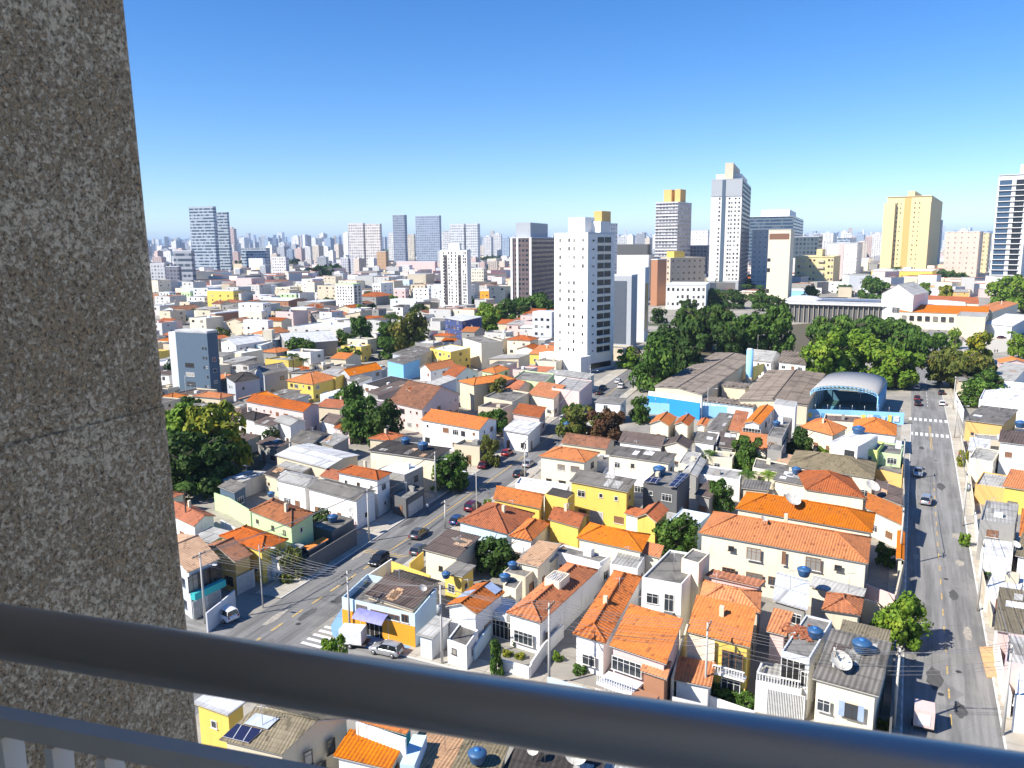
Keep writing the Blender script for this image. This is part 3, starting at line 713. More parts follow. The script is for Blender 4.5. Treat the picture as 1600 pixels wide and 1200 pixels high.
# ---------------------------------------------------------------- ground, roads, pavements
def groundm():
    m, t, b = newmat('ground')
    v = uvn(t, 1, 1, 'Object')
    n1, n2, n3 = noise(t, v, 0.05, 5), noise(t, v, 0.6, 5), noise(t, v, 0.012, 3)
    c = mixc(t, ramp(t, n1, 0.35, 0.65), (0.22, 0.21, 0.19), (0.40, 0.36, 0.29))
    c = mixc(t, mth(t, 'MULTIPLY', ramp(t, n2, 0.5, 0.75), 0.6), c, (0.14, 0.13, 0.11))
    c = mixc(t, ramp(t, n3, 0.58, 0.66), c, (0.06, 0.075, 0.03))
    L(t, c, b.inputs['Base Color']); b.inputs['Roughness'].default_value = 0.95
    return m
def asphaltm(name, a, b_):
    m, t, b = newmat(name)
    v = uvn(t, 1, 1, 'UV')
    long_ = noise(t, uvn(t, 0.9, 0.04), 1.0, 5, 0.7); big = noise(t, v, 0.12, 4); fine = noise(t, v, 5, 4)
    patch = N(t, 'ShaderNodeTexVoronoi'); L(t, uvn(t, 0.22, 0.07), patch.inputs[0]); patch.inputs['Scale'].default_value = 1
    c = mixc(t, ramp(t, long_, 0.38, 0.62), dk(a, .85), dk(b_, 1.08))
    c = mixc(t, mth(t, 'MULTIPLY', ramp(t, big, 0.5, 0.7), 0.5), c, dk(b_, 1.25))
    hs = N(t, 'ShaderNodeSeparateColor'); L(t, patch.outputs['Color'], hs.inputs[0])
    c = mixc(t, mth(t, 'MULTIPLY', mth(t, 'GREATER_THAN', hs.outputs[0], 0.86), 0.35), c, dk(a, 0.55))
    c = mixc(t, mth(t, 'MULTIPLY', ramp(t, fine, 0.4, 0.8), 0.35), c, dk(a, 0.7))
    # cracks and tyre-dark oil line
    ck = N(t, 'ShaderNodeTexVoronoi'); ck.feature = 'DISTANCE_TO_EDGE'; L(t, v, ck.inputs[0]); ck.inputs['Scale'].default_value = 0.16
    c = mixc(t, mth(t, 'MULTIPLY', mth(t, 'LESS_THAN', ck.outputs[0], 0.004), 0.3), c, dk(a, 0.4))
    L(t, c, b.inputs['Base Color']); b.inputs['Roughness'].default_value = 0.9
    return m
def pavem(name, a, b_, sz=2.2):
    m, t, b = newmat(name); v = uvn(t, 1, 1, 'UV')
    br = N(t, 'ShaderNodeTexBrick'); L(t, v, br.inputs[0]); br.inputs['Scale'].default_value = 1 / sz; br.inputs['Mortar Size'].default_value = 0.018
    br.offset = 0; br.inputs['Brick Width'].default_value = 1; br.inputs['Row Height'].default_value = 1
    br.inputs['Color1'].default_value = (*a, 1); br.inputs['Color2'].default_value = (*b_, 1); br.inputs['Mortar'].default_value = (*dk(a, 0.45), 1)
    n = noise(t, v, 0.7, 5); big = noise(t, v, 0.07, 3)
    c = mixc(t, mth(t, 'MULTIPLY', ramp(t, n, 0.45, 0.75), 0.5), br.outputs[0], dk(a, 0.6))
    c = mixc(t, mth(t, 'MULTIPLY', ramp(t, big, 0.5, 0.6), 0.35), c, (0.36, 0.27, 0.18))
    L(t, c, b.inputs['Base Color']); b.inputs['Roughness'].default_value = 0.9
    return m
GROUND = groundm(); ASPH = asphaltm('asphalt', (0.14, 0.137, 0.132), (0.205, 0.20, 0.19)); ASPH2 = asphaltm('worn_asphalt', (0.17, 0.167, 0.16), (0.25, 0.243, 0.23))
PAVE = pavem('pavement_slabs', (0.40, 0.37, 0.31), (0.50, 0.46, 0.38)); KERB = wallm('kerb', (0.6, 0.58, 0.54), 0.5)
YEL = plain('yellow_marking', (0.50, 0.34, 0.12), 0.85, 0, 0.35); WHT = plain('white_marking', (0.72, 0.71, 0.68), 0.8, 0, 0.25)
g = MB()
nn = 64; RG = 26000
g.face([(RG * math.cos(i * 2 * math.pi / nn), 6000 + RG * math.sin(i * 2 * math.pi / nn), 0) for i in range(nn)], GROUND)
tag(g.build('ground'), kind='structure')
def poly_world(pxs): return [P(*p) if len(p) == 2 else Vector(p) for p in pxs]
def offset(pts, d):
    out = []
    for i, p in enumerate(pts):
        a, b = pts[max(0, i - 1)], pts[min(len(pts) - 1, i + 1)]
        t = (b - a); t.z = 0; t.normalize(); out.append(p + Vector((t.y, -t.x, 0)) * d)   # + = right of travel
    return out
def ribbon(mb, l, r, z, m):
    s = 0
    for i in range(len(l) - 1):
        d = (l[i + 1] - l[i]).length; w_ = (r[i] - l[i]).length
        mb.face([(l[i].x, l[i].y, z), (r[i].x, r[i].y, z), (r[i + 1].x, r[i + 1].y, z), (l[i + 1].x, l[i + 1].y, z)], m, [(0, s), (w_, s), (w_, s + d), (0, s + d)])
        s += d
def road(name, pts, wl, wr, z, m):
    mb = MB(); ribbon(mb, offset(pts, -wl), offset(pts, wr), z, m); tag(mb.build(name), kind='structure')
    for i in range(len(pts) - 1):
        n = int((pts[i + 1] - pts[i]).length / 4) + 1
        for k in range(n): q = pts[i].lerp(pts[i + 1], k / n); OCC.append((q.x, q.y, (wl + wr) / 2))
def sidewalk(name, pts, d0, d1, m=PAVE, h=0.13):
    mb = MB(); l, r = offset(pts, min(d0, d1)), offset(pts, max(d0, d1))
    kl = offset(pts, d0 + 0.16 * (1 if d1 > d0 else -1))
    a, b = (kl, r) if d1 > d0 else (l, kl)
    ribbon(mb, a, b, h, m)
    k0 = offset(pts, d0); ka, kb = (k0, kl) if d1 > d0 else (kl, k0)
    ribbon(mb, ka, kb, h + 0.003, KERB)
    for i in range(len(pts) - 1):
        p, q = (k0[i], k0[i + 1]) if d1 > d0 else (k0[i + 1], k0[i])
        mb.face([(p.x, p.y, 0), (p.x, p.y, h + 0.003), (q.x, q.y, h + 0.003), (q.x, q.y, 0)], KERB)
        o = offset(pts, d1); mb.face([(o[i].x, o[i].y, 0), (o[i + 1].x, o[i + 1].y, 0), (o[i + 1].x, o[i + 1].y, h), (o[i].x, o[i].y, h)], KERB)
    tag(mb.build(name), kind='structure')
def cut(pts, s0, s1):
    out = []; s = 0
    for i in range(len(pts) - 1):
        d = (pts[i + 1] - pts[i]).length
        for t in ((s0 - s) / d, (s1 - s) / d):
            if 0 <= t <= 1: out.append((s + t * d, pts[i].lerp(pts[i + 1], t)))
        if s0 < s < s1: out.append((s, pts[i]))
        s += d
    if s0 < s <= s1: out.append((s, pts[-1]))
    out.sort(key=lambda q: q[0]); r = []
    for q in out:
        if not r or (q[1] - r[-1]).length > 0.05: r.append(q[1])
    return r
def plen(pts): return sum((pts[i + 1] - pts[i]).length for i in range(len(pts) - 1))
def dashes(mb, pts, off, w_, on, gap, s0, s1, z, m):
    c = offset(pts, off); s = s0
    while s < s1:
        q = cut(c, s, min(s + on, s1))
        if len(q) > 1: ribbon(mb, offset(q, -w_ / 2), offset(q, w_ / 2), z, m)
        s += on + gap
AV = poly_world([(404, 999), (576, 884), (788, 735), (985, 590), (1036, 552)])
_d = (AV[0] - AV[1]).normalized(); AV = [AV[0] + _d * 40] + AV
ST = poly_world([(1487, 1140), (1465, 846), (1454, 679), (1446, 600), (1452, 545), (1468, 512)])
_d = (ST[0] - ST[1]).normalized(); ST = [ST[0] + _d * 60] + ST
K0, K1 = P(631, 1026), P(762, 1059); _cd = (K1 - K0).normalized(); _cn = Vector((_cd.y, -_cd.x, 0))
XS = [K0 - _cd * 70 + _cn * 3.6, K0 + _cn * 3.6, K1 + _cn * 3.6, K1 + _cd * 75 + _cn * 3.6]
road('cross_street', XS, 3.6, 3.6, 0.004, ASPH2); road('avenue', AV, 4.8, 4.8, 0.008, ASPH); road('side_street', ST, 4.3, 4.3, 0.012, ASPH2)
LAV, LST = plen(AV), plen(ST)
sidewalk('pavement', cut(AV, 50, LAV), -4.8, -9.3); sidewalk('pavement', cut(AV, 62, LAV - 30), 4.8, 7.2)
sidewalk('pavement', cut(ST, 40, 205), -4.3, -6.6); sidewalk('pavement', cut(ST, 40, 300), 4.3, 7.4)
sidewalk('pavement', [K0 - _cd * 3, K1, K1 + _cd * 44], 0, -3.0)
sidewalk('pavement', [K0 - _cd * 3, K1, K1 + _cd * 44], 7.2, 9.4)
mk = MB(); dashes(mk, AV, 0.0, 0.28, 2.2, 1.9, 30, 66, 0.016, YEL); dashes(mk, AV, 0.0, 0.22, LAV, 1, 66, LAV - 60, 0.016, YEL)
for off in (-2.5, 2.5): pass
dashes(mk, ST, 0, 0.16, 2.0, 3.2, 40, 150, 0.020, YEL); dashes(mk, ST, -0.14, 0.13, 60, 1, 178, 205, 0.020, YEL); dashes(mk, ST, 0.14, 0.13, 60, 1, 178, 205, 0.020, YEL)
# hatched yellow box markings beside the stop on the avenue
for k in range(7):
    q = P(560 + k * 9.5, 862 + k * 1.6); q.z = 0.016; e = Vector((.93, .37, 0)); n_ = Vector((-.5, .87, 0))
    mk.face([q - n_ * .12, q + e * 2.2 - n_ * .12, q + e * 2.2 + n_ * .12, q + n_ * .12], YEL)
tag(mk.build('yellow_road_markings'), kind='structure')
mk = MB()
def zebra(c, d, n, w_, ln, pitch_):
    d = Vector((d.x, d.y, 0)).normalized(); e = Vector((d.y, -d.x, 0))
    for i in range(n):
        q = c + e * (i - (n - 1) / 2) * pitch_; q.z = 0.02
        mk.face([q - e * w_ / 2 - d * ln / 2, q + e * w_ / 2 - d * ln / 2, q + e * w_ / 2 + d * ln / 2, q - e * w_ / 2 + d * ln / 2], WHT)
_sd = ST[3] - ST[2]
zebra(P(1452, 679.5), _sd, 8, 0.62, 3.6, 1.12); zebra(P(1450, 656.5), _sd, 8, 0.62, 3.6, 1.2)
zebra(P(505, 995) , -_cd, 5, 0.5, 3.0, 1.1)
dashes(mk, cut(ST, 0, LST), 0, 0.13, 2.5, 3.0, 232, 300, 0.022, WHT)
dashes(mk, ST, -4.42, 0.14, 1.3, 1.1, 45, 140, 0.14, WHT); dashes(mk, ST, 4.42, 0.16, 2.6, 0.7, 45, 200, 0.14, WHT)
tag(mk.build('white_road_markings'), kind='structure')
def patch(name, pxs, z, m, h=0.0):
    mb = MB(); mb.prism([P(*p, z) for p in pxs], 0.001, z, m) if z > 0.05 else mb.face([P(*p, z) for p in pxs], m)
    o = tag(mb.build(name), kind='structure'); return o
BPAINT = wallm('blue_paint', (0.20, 0.36, 0.56), 0.35); OPAVE = pavem('orange_pavement', (0.62, 0.36, 0.17), (0.68, 0.42, 0.2)); YARD = pavem('yard_slabs', (0.30, 0.28, 0.23), (0.36, 0.33, 0.27), 0.9)
patch('painted_forecourt', [(534, 950), (517, 978), (519, 990), (530, 1000), (620, 1022), (648, 1008), (652, 985)], 0.15, BPAINT)
patch('orange_pavement', [(1530, 1010), (1556, 1010), (1566, 1058), (1542, 1058)], 0.145, OPAVE)
COURT = plain('court_green', (0.035, 0.10, 0.085), 0.7); COURT_B = plain('court_blue', (0.10, 0.30, 0.42), 0.7)
patch('side_street_pavement', [(1330, 662), (1418, 668), (1418, 655), (1300, 648)], 0.012, ASPH2)
patch('lawn', [(1040, 560), (1120, 575), (1210, 560), (1420, 560), (1420, 540), (1330, 500), (1200, 510), (1080, 530)], 0.006, plain('park_soil', (0.10, 0.085, 0.05), 0.95, 0, .4))
patch('lawn', [(255, 640), (290, 760), (380, 770), (420, 720), (390, 640)], 0.006, plain('garden_soil', (0.055, 0.06, 0.03), 0.95, 0, .4))
patch('yard', [(1510, 505), (1590, 510), (1600, 545), (1500, 560)], 0.006, plain('yard_concrete', (0.5, 0.46, 0.38), 0.9))
# ---------------------------------------------------------------- houses of the near blocks, read off from their eaves
H = house
# --- block between the two streets, front row
S = {}
S['shop'] = H('corner workshop painted orange below and pale blue above, dark roof', (534, 933), (648, 960), (682, 920), 4.3, 'flat', 'slab', 'bl', wins=False, parapet=.9, cat='workshop', name='workshop')
H('dark brown corrugated shed roof inside the orange corner workshop', (570, 929), (646, 953), (678, 918), 4.0, 'shed', 'mauve', 'be', 'u', 0.18, wins=False, occ=False, cat='shed', name='shed')
H('small dark gabled shed behind the orange corner workshop', (606, 903), (672, 922), (690, 908), 4.2, 'gable', 'dark', 'be', 'u', 0.3, wins=False, occ=False, cat='shed', name='shed')
H('ochre yard wall building with grey roof by the avenue, big dish on it', (660, 858), (714, 872), (752, 838), 4.2, 'shed', 'mauve', 'cr', 'u', 0.12)
H('low yellow outbuilding with grey sheet roof behind the workshop', (690, 894), (722, 904), (744, 886), 3.6, 'shed', 'fibre', 'ye', 'v', 0.1)
S['solar'] = H('white gabled house with solar panels on its rust red tiles', (696, 947), (744, 961), (789, 926), 4.6, 'gable', 'bold', 'w', 'v', 0.4)
H('tiny garage with mossy concrete roof below the solar panel house', (699, 999), (729, 1010), (747, 984), 3.0, 'flat', 'slab', 'w', parapet=0.2, cat='garage', name='garage')
H('narrow carport of grey sheets beside the orange workshop', (650, 991), (676, 998), (706, 968), 3.0, 'shed', 'pale', 'wg', 'u', 0.1, wins=False, cat='carport', name='carport')
H('white flat roofed annex with two blue tanks beside the solar panel house', (786, 915), (806, 921), (816, 906), 4.2, 'flat', 'slab', 'cr', parapet=0.2)
H('cream annex with sandy flat roof under the bushy dark tree', (806, 878), (842, 886), (876, 851), 4.5, 'shed', 'tan', 'cr', 'u', 0.03)
H('low grey slab roof between blue tank and lone tree', (786, 893), (821, 902), (842, 884), 3.6, 'flat', 'slab', 'be', parapet=0.15)
S['carport'] = H('white flat carport with a dark car parked inside', (765, 955), (791, 963), (807, 940), 3.0, 'flat', 'white', 'w', wins=False, parapet=0.12, cat='carport', name='carport')
S['hip'] = H('white house with deep ribbed orange hip roof and small lightwell', (791, 958), (845, 974), (934, 892), 4.2, 'hip', 'bold', 'w', 'v', 0.42, wins=False)
H('grey flat roofed back house with white parapet', (863, 860), (937, 879), (954, 869), 3.9, 'flat', 'slab', 'w', parapet=0.25)
S['long'] = H('narrow cream house with long orange ridge roof', (895, 991), (946, 1006), (1003, 903), 4.2, 'hip', 'bold', 'w', 'v', 0.42, wins=False)
S['wide'] = H('orange tiled house with brick balcony and white window bars', (952, 1009), (1041, 1038), (1068, 968), 6.0, 'shed', 'orange', 'pk', 'u', 0.34, wins=False)
H('lower orange porch roof with balcony railing in front of brick house', (1000, 1048), (1042, 1062), (1050, 1034), 4.8, 'shed', 'orange', 'br', 'u', 0.3, wins=False, occ=False, name='porch', cat='porch')
S['white2'] = H('white two storey house with stained dark terrace and arched windows', (1003, 902), (1065, 913), (1104, 868), 7.0, 'flat', 'slab', 'w', parapet=0.25, wins=False)
H('cream stair tower on the white house with dark terrace', (1065, 872), (1092, 880), (1109, 864), 8.6, 'flat', 'slab', 'cr', parapet=0.15, wins=False, occ=False, name='stair_tower', cat='stair tower')
S['yellow2'] = H('yellow two storey house with bright orange roof and white balcony', (1073, 987), (1172, 1012), (1182, 953), 6.4, 'shed', 'orange', 'ye', 'u', 0.42, wins=False)
H('red orange hip roof tucked behind the yellow balcony house', (1092, 938), (1188, 958), (1190, 925), 6.0, 'hip', 'orange', 'be', 'u', 0.35)
H('pink walled back house with a strip of ribbed tiles on top', (1101, 899), (1186, 918), (1197, 908), 6.6, 'shed', 'bold', 'pk', 'u', 0.3)
H('low orange garage roof with dark skylight beside yellow house', (1051, 1062), (1111, 1074), (1119, 1036), 3.2, 'shed', 'orange', 'w', 'u', 0.25, wins=False, cat='garage', name='garage')
H('concrete house with plain light sheet metal roof and bright blue tank', (1207, 938), (1262, 954), (1265, 907), 6.2, 'shed', 'white', 'co', 'u', 0.18)
H('narrow pink house with small orange roof beside the terrace', (1197, 986), (1229, 994), (1240, 957), 6.0, 'shed', 'orange', 'pk', 'u', 0.3)
S['terr'] = H('grey terrace house with arched opening and orange brick heap on top', (1221, 1017), (1265, 1029), (1300, 970), 6.6, 'flat', 'slab', 'wg', parapet=0.2, wins=False)
S['tlow'] = H('low front terrace with white balusters above a white garage gate', (1181, 1063), (1252, 1078), (1262, 1048), 3.4, 'flat', 'pale', 'w', wins=False, parapet=0.1, name='terrace', cat='terrace')
S['big'] = H('large grey corrugated roof house with blue shuttered white front', (1269, 1060), (1373, 1088), (1394, 1004), 6.2, 'shed', 'fibre', 'cr', 'u', 0.1, wins=False)
H('pale flat corrugated annex behind the large grey roof house', (1310, 993), (1388, 1012), (1392, 985), 5.0, 'shed', 'olive', 'be', 'u', 0.08, wins=False, occ=False)
H('zigzag orange hip roof behind the grey terrace house', (1284, 953), (1345, 962), (1350, 936), 4.6, 'hip', 'bold', 'cr', 'u', 0.45)
H('strip of grey corrugated sheets over a cream back wall', (1264, 916), (1348, 939), (1354, 920), 4.6, 'shed', 'pale', 'cr', 'u', 0.2)
# --- the two long twin roofs and their neighbours
S['twin1'] = H('long cream building with wide orange hip roof, nearer of a pair', (1092, 833), (1357, 881), (1361, 841), 7.4, 'hip', 'orange', 'cr', 'u', 0.36, wins=False)
S['twin2'] = H('long orange hip roof with big dish, farther of a pair', (1149, 795), (1363, 833), (1368, 803), 7.4, 'hip', 'orange', 'cr', 'u', 0.36, wins=False)
H('weathered orange hip roof house with moss patches', (1258, 765), (1353, 779), (1331, 748), 5.0, 'hip', 'rust', 'cr', 'u', 0.4)
H('steep side lean-to of plain orange tiles facing the street', (1352, 794), (1412, 822), (1413, 795), 4.2, 'shed', 'orange', 'cr', 'u', 0.25, square=False)
H('dark slate coloured lean-to above the street wall', (1366, 773), (1410, 790), (1411, 764), 4.0, 'shed', 'mauve', 'cr', 'u', 0.12, square=False)
H('narrow orange tiled gate roof on the street wall', (1400, 873), (1413, 876), (1414, 832), 3.2, 'gable', 'orange', 'cr', 'v', 0.4, wins=False, name='gate_house', cat='gate roof')
H('long hip roof of grey brown tiles with white gutter', (1230, 727), (1366, 748), (1370, 722), 4.6, 'hip', 'olive', 'cr', 'u', 0.3)
S['wtank'] = H('white modern house with flat roof, blue tank and aerials', (1298, 690), (1340, 698), (1372, 681), 8.2, 'flat', 'white', 'w', wins=False, parapet=0.15)
H('lime green house wing with open top floor beside the white house', (1341, 699), (1371, 704), (1382, 690), 6.4, 'flat', 'slab', 'li', parapet=0.5, square=False)
H('dark green two storey house with shaded upper veranda by the street', (1372, 706), (1408, 711), (1412, 695), 5.6, 'flat', 'slab', 'gr', parapet=0.3, square=False)
H('bare ochre street house wall with faded plaster', (1368, 732), (1410, 742), (1412, 716), 3.6, 'flat', 'slab', 'oc', parapet=0.6, wins=False, square=False)
H('orange hip roof house at the corner below the school wall', (1331, 672), (1401, 681), (1401, 664), 4.8, 'hip', 'orange', 'w', 'u', 0.42)
H('orange hip roof house left of the white flat house', (1249, 667), (1302, 681), (1304, 664), 4.8, 'hip', 'orange', 'cr', 'u', 0.42)
H('tall bare concrete house with blue tanks on its lower roof', (1199, 681), (1222, 685), (1238, 653), 6.6, 'flat', 'slab', 'co', parapet=0.15)
H('white washed blank wall block against the school fence', (1209, 632), (1243, 637), (1246, 628), 8.0, 'flat', 'pale', 'wg', wins=False, parapet=0.2)
S['og'] = H('tall bright orange gable house with open white veranda', (1162, 661), (1188, 664), (1211, 637), 7.0, 'gable', 'orange', 'w', 'v', 0.32)
H('old ribbed tile roof left of the tall orange gable', (1138, 672), (1160, 676), (1167, 648), 4.2, 'shed', 'bold', 'cr', 'u', 0.25)
H('smooth grey sheet roof left of the ribbed tiles', (1103, 671), (1128, 674), (1148, 647), 4.4, 'shed', 'fibre', 'w', 'u', 0.12)
H('faded orange strip roof behind the round green tree', (1153, 699), (1199, 705), (1200, 680), 4.2, 'shed', 'orange', 'cr', 'u', 0.2)
H('grey concrete box with slab roof beside the faded orange strip', (1199, 702), (1221, 705), (1229, 686), 5.2, 'flat', 'slab', 'co', parapet=0.15)
H('white workshop with grey sheets and barred window', (1084, 689), (1117, 694), (1122, 678), 5.0, 'shed', 'fibre', 'w', 'u', 0.15)
H('dark sheet roof shed next to the white workshop', (1118, 697), (1146, 701), (1152, 678), 4.2, 'shed', 'mauve', 'co', 'u', 0.2)
H('small orange gable near the blue fence, leftmost of the row', (1014, 662), (1046, 666), (1058, 652), 4.4, 'gable', 'orange', 'cr', 'v', 0.45)
H('small orange gable near the blue fence with cream trim', (1053, 663), (1076, 666), (1087, 653), 4.4, 'gable', 'rust', 'cr', 'v', 0.45)
H('smallest orange gable at the right end of the fence row', (1088, 665), (1102, 667), (1109, 656), 4.2, 'gable', 'bold', 'cr', 'v', 0.4)
H('pale yellow lean-to by the palm below the grey tile roof', (1212, 722), (1233, 726), (1240, 711), 3.4, 'shed', 'tan', 'ye', 'u', 0.1)
H('dark flat roof annex behind the round street tree', (1176, 730), (1233, 742), (1236, 726), 3.6, 'flat', 'slab', 'cr', parapet=0.2)
H('grey ridge roof with blue tank and cream wall below the palms', (1208, 750), (1260, 760), (1268, 742), 4.4, 'shed', 'fibre', 'cr', 'u', 0.12)
H('long white wall house with ruined parapet below the palms', (1085, 739), (1156, 750), (1160, 735), 4.0, 'flat', 'pale', 'w', parapet=0.5)
H('grey gable roof left of the ruined white parapet', (1065, 740), (1090, 745), (1105, 719), 4.6, 'gable', 'pale', 'co', 'v', 0.3)
H('dark fibre roof shed beside the mango tree', (1085, 772), (1110, 778), (1130, 755), 4.0, 'shed', 'mauve', 'co', 'u', 0.15)
S['solarc'] = H('blackened concrete house with solar panels and big pale blue tank', (1005, 755), (1058, 764), (1078, 741), 6.6, 'flat', 'slab', 'dg', parapet=0.1)
S['ygrey'] = H('bright yellow house under a grey corrugated roof', (889, 752), (981, 769), (995, 750), 6.8, 'shed', 'fibre', 'ye', 'u', 0.3)
H('grey canopy shed at the foot of the bright yellow house', (914, 789), (975, 800), (979, 789), 3.0, 'shed', 'fibre', 'be', 'u', 0.08, wins=False)
H('small square yellow block with slate top', (851, 772), (887, 780), (898, 770), 6.2, 'flat', 'dark', 'ye', parapet=0.1, wins=False)
H('yellow house with smooth orange single ridge roof', (770, 780), (845, 795), (850, 772), 5.0, 'gable', 'orange', 'ye', 'u', 0.28)
H('white house under a mottled orange hip roof by the avenue', (715, 815), (793, 835), (836, 803), 4.4, 'hip', 'rust', 'bl', 'u', 0.42)
H('second mottled hip roof joined behind the avenue house', (795, 838), (831, 846), (860, 818), 4.4, 'hip', 'bold', 'w', 'v', 0.42)
H('pale yellow cottage with small orange gable roof', (856, 811), (905, 825), (920, 805), 5.4, 'gable', 'rust', 'ye', 'u', 0.3)
H('wide bright orange roof house with white walls', (901, 841), (1003, 863), (1016, 836), 5.0, 'hip', 'orange', 'cr', 'u', 0.34)
H('little orange wing at the right end of wide orange roof', (1003, 865), (1031, 872), (1038, 853), 4.2, 'shed', 'orange', 'cr', 'u', 0.25, wins=False)
H('cream cottage with steep orange gable facing camera', (992, 809), (1026, 817), (1046, 797), 5.2, 'gable', 'rust', 'ye', 'v', 0.55, wins=False)
H('small old tile roof left of the steep cream gable', (975, 802), (998, 808), (1006, 796), 3.4, 'shed', 'rust', 'w', 'u', 0.2, wins=False)
H('blue white triangular canopy house by the bushy tree', (1046, 812), (1090, 821), (1110, 803), 4.4, 'flat', 'white', 'bl', parapet=0.3, wins=False)
H('cream corner building with arched window and orange roof', (842, 713), (914, 723), (937, 708), 6.4, 'hip', 'orange', 'cr', 'u', 0.34)
H('long beige two storey house under weathered grey sheets', (948, 710), (1046, 724), (1058, 710), 6.8, 'shed', 'fibre', 'cr', 'u', 0.28)
H('white flat garage row below the long beige house', (940, 741), (1012, 751), (1018, 738), 3.4, 'flat', 'white', 'w', parapet=0.4)
H('white long wall house behind the yellow block', (805, 755), (884, 768), (890, 757), 3.6, 'flat', 'white', 'w', parapet=0.5, wins=False)
H('old brown tile roof under the bronze tree', (876, 692), (948, 702), (962, 688), 4.6, 'gable', 'brown', 'be', 'u', 0.3)
H('dark ribbed roof with white chimneys right of the brown tiles', (966, 690), (1034, 699), (1046, 684), 5.0, 'gable', 'mauve', 'w', 'u', 0.3)
H('pale gable house with dark rafters at the end of the row', (1036, 696), (1076, 702), (1084, 690), 5.2, 'gable', 'mauve', 'cr', 'v', 0.4)
H('bare cream wall house behind the long beige one', (1060, 723), (1084, 728), (1096, 708), 4.6, 'flat', 'pale', 'cr', parapet=0.3)
H('grey slab roof next to the wide orange roof', (812, 869), (862, 878), (890, 852), 3.4, 'shed', 'pale', 'be', 'u', 0.06, wins=False)
H('sandy flat roof house below the wide orange roof', (953, 881), (996, 889), (1008, 868), 4.0, 'flat', 'pale', 'w', parapet=0.15)
# --- left of the avenue
S['tan'] = H('tan tiled house with glazed teal balcony at the wall edge', (232, 852), (293, 895), (344, 873), 6.6, 'gable', 'tan', 'wg', 'v', 0.22, wins=False)
S['ygarage'] = H('brown tiled house with ochre garage behind a tall grille', (310, 858), (367, 879), (395, 866), 4.8, 'gable', 'brown', 'oc', 'v', 0.34)
H('brown orange hip roof house with yellow porch on avenue', (342, 838), (408, 862), (451, 843), 5.0, 'hip', 'rust', 'ye', 'u', 0.36)
H('slatted pergola roof beside the yellow porch house', (409, 866), (436, 874), (476, 852), 3.6, 'shed', 'pale', 'w', 'u', 0.04, wins=False, cat='pergola', name='pergola')
H('pale green two storey house with patched brown roof', (389, 798), (455, 824), (488, 800), 6.6, 'hip', 'brown', 'gr', 'u', 0.3)
H('red metal awning over a dark gateway on avenue', (474, 855), (482, 860), (511, 842), 3.2, 'shed', 'orange', 'dg', 'v', 0.05, wins=False, cat='awning', name='awning')
H('dark flat roof garage with blue tank behind a graffiti wall', (487, 821), (519, 831), (553, 811), 3.6, 'flat', 'slab', 'dg', wins=False, parapet=0.2, cat='garage', name='garage')
H('white long house under grey corrugated sheets beside the avenue', (479, 763), (557, 783), (589, 767), 5.2, 'gable', 'fibre', 'w', 'u', 0.26)
H('white cottage with pale ribbed grey roof behind the white tents', (431, 750), (477, 761), (499, 746), 5.2, 'gable', 'pale', 'w', 'u', 0.22)
H('white two storey house with orange hip roof above grey sheets', (526, 738), (590, 751), (612, 739), 6.8, 'hip', 'rust', 'w', 'u', 0.34)
H('little old orange roof left of the white two storey house', (499, 744), (527, 751), (532, 735), 4.6, 'shed', 'rust', 'w', 'u', 0.2)
H('bare block wall house with light flat roof over the shops', (590, 733), (632, 742), (661, 729), 6.2, 'flat', 'white', 'co', parapet=0.2)
S['shopf'] = H('shop front with grey awning and black wall sign', (612, 772), (634, 780), (662, 762), 3.6, 'flat', 'slab', 'dg', parapet=0.3, cat='shop', name='shop')
H('very large pale warehouse roof in tree shadow', (429, 711), (510, 732), (562, 711), 5.4, 'gable', 'white', 'be', 'u', 0.12)
H('long grey lean-to below the pale warehouse', (432, 728), (473, 738), (499, 724), 4.4, 'shed', 'pale', 'co', 'u', 0.15)
H('blackened sheet roof shed in the deep tree shade', (411, 740), (441, 750), (458, 735), 3.8, 'shed', 'dark', 'be', 'u', 0.15)
H('tall cream blank wall house with two blue tanks on dark roof', (575, 704), (679, 718), (706, 700), 6.8, 'shed', 'dark', 'cr', 'u', 0.1, wins=False)
H('white house with large smooth orange gable behind cream wall', (657, 656), (749, 672), (778, 656), 6.2, 'gable', 'orange', 'w', 'u', 0.26)
H('white gabled cottage with small orange roof left of palms', (255, 800), (303, 823), (337, 806), 4.2, 'gable', 'rust', 'w', 'u', 0.34)
H('low concrete shed with rusty sheets below the pale garden wall', (300, 840), (330, 848), (360, 830), 3.0, 'shed', 'pale', 'co', 'u', 0.1, wins=False)
H('small grey roof behind the green house under the trees', (340, 760), (366, 770), (380, 755), 3.6, 'shed', 'fibre', 'bg', 'u', 0.15)
H('long pink house with red tile roof above the big tree', (383, 627), (474, 644), (490, 631), 7.0, 'gable', 'rust', 'pk', 'u', 0.24)
H('white walled cottage with dark grey hip roof beside the tree', (370, 651), (397, 658), (420, 648), 5.2, 'hip', 'dark', 'w', 'u', 0.3)
H('white veranda house with grey sheet roof below the red tiles', (396, 661), (425, 667), (444, 656), 5.0, 'shed', 'mauve', 'w', 'u', 0.12)
H('white house with sandy sheets and shaded porch below red tiles', (427, 657), (453, 666), (474, 656), 5.4, 'gable', 'pale', 'w', 'u', 0.25)
H('low grey roof strip behind the cottages by the tree', (400, 692), (432, 702), (452, 690), 4.0, 'shed', 'mauve', 'co', 'u', 0.1)
H('long narrow grey tile roof in front of the warehouse', (452, 688), (486, 696), (508, 676), 4.2, 'gable', 'fibre', 'co', 'u', 0.2)
H('grey lean-to at the right of the long narrow tile roof', (496, 690), (520, 697), (540, 680), 4.2, 'shed', 'pale', 'co', 'u', 0.1)
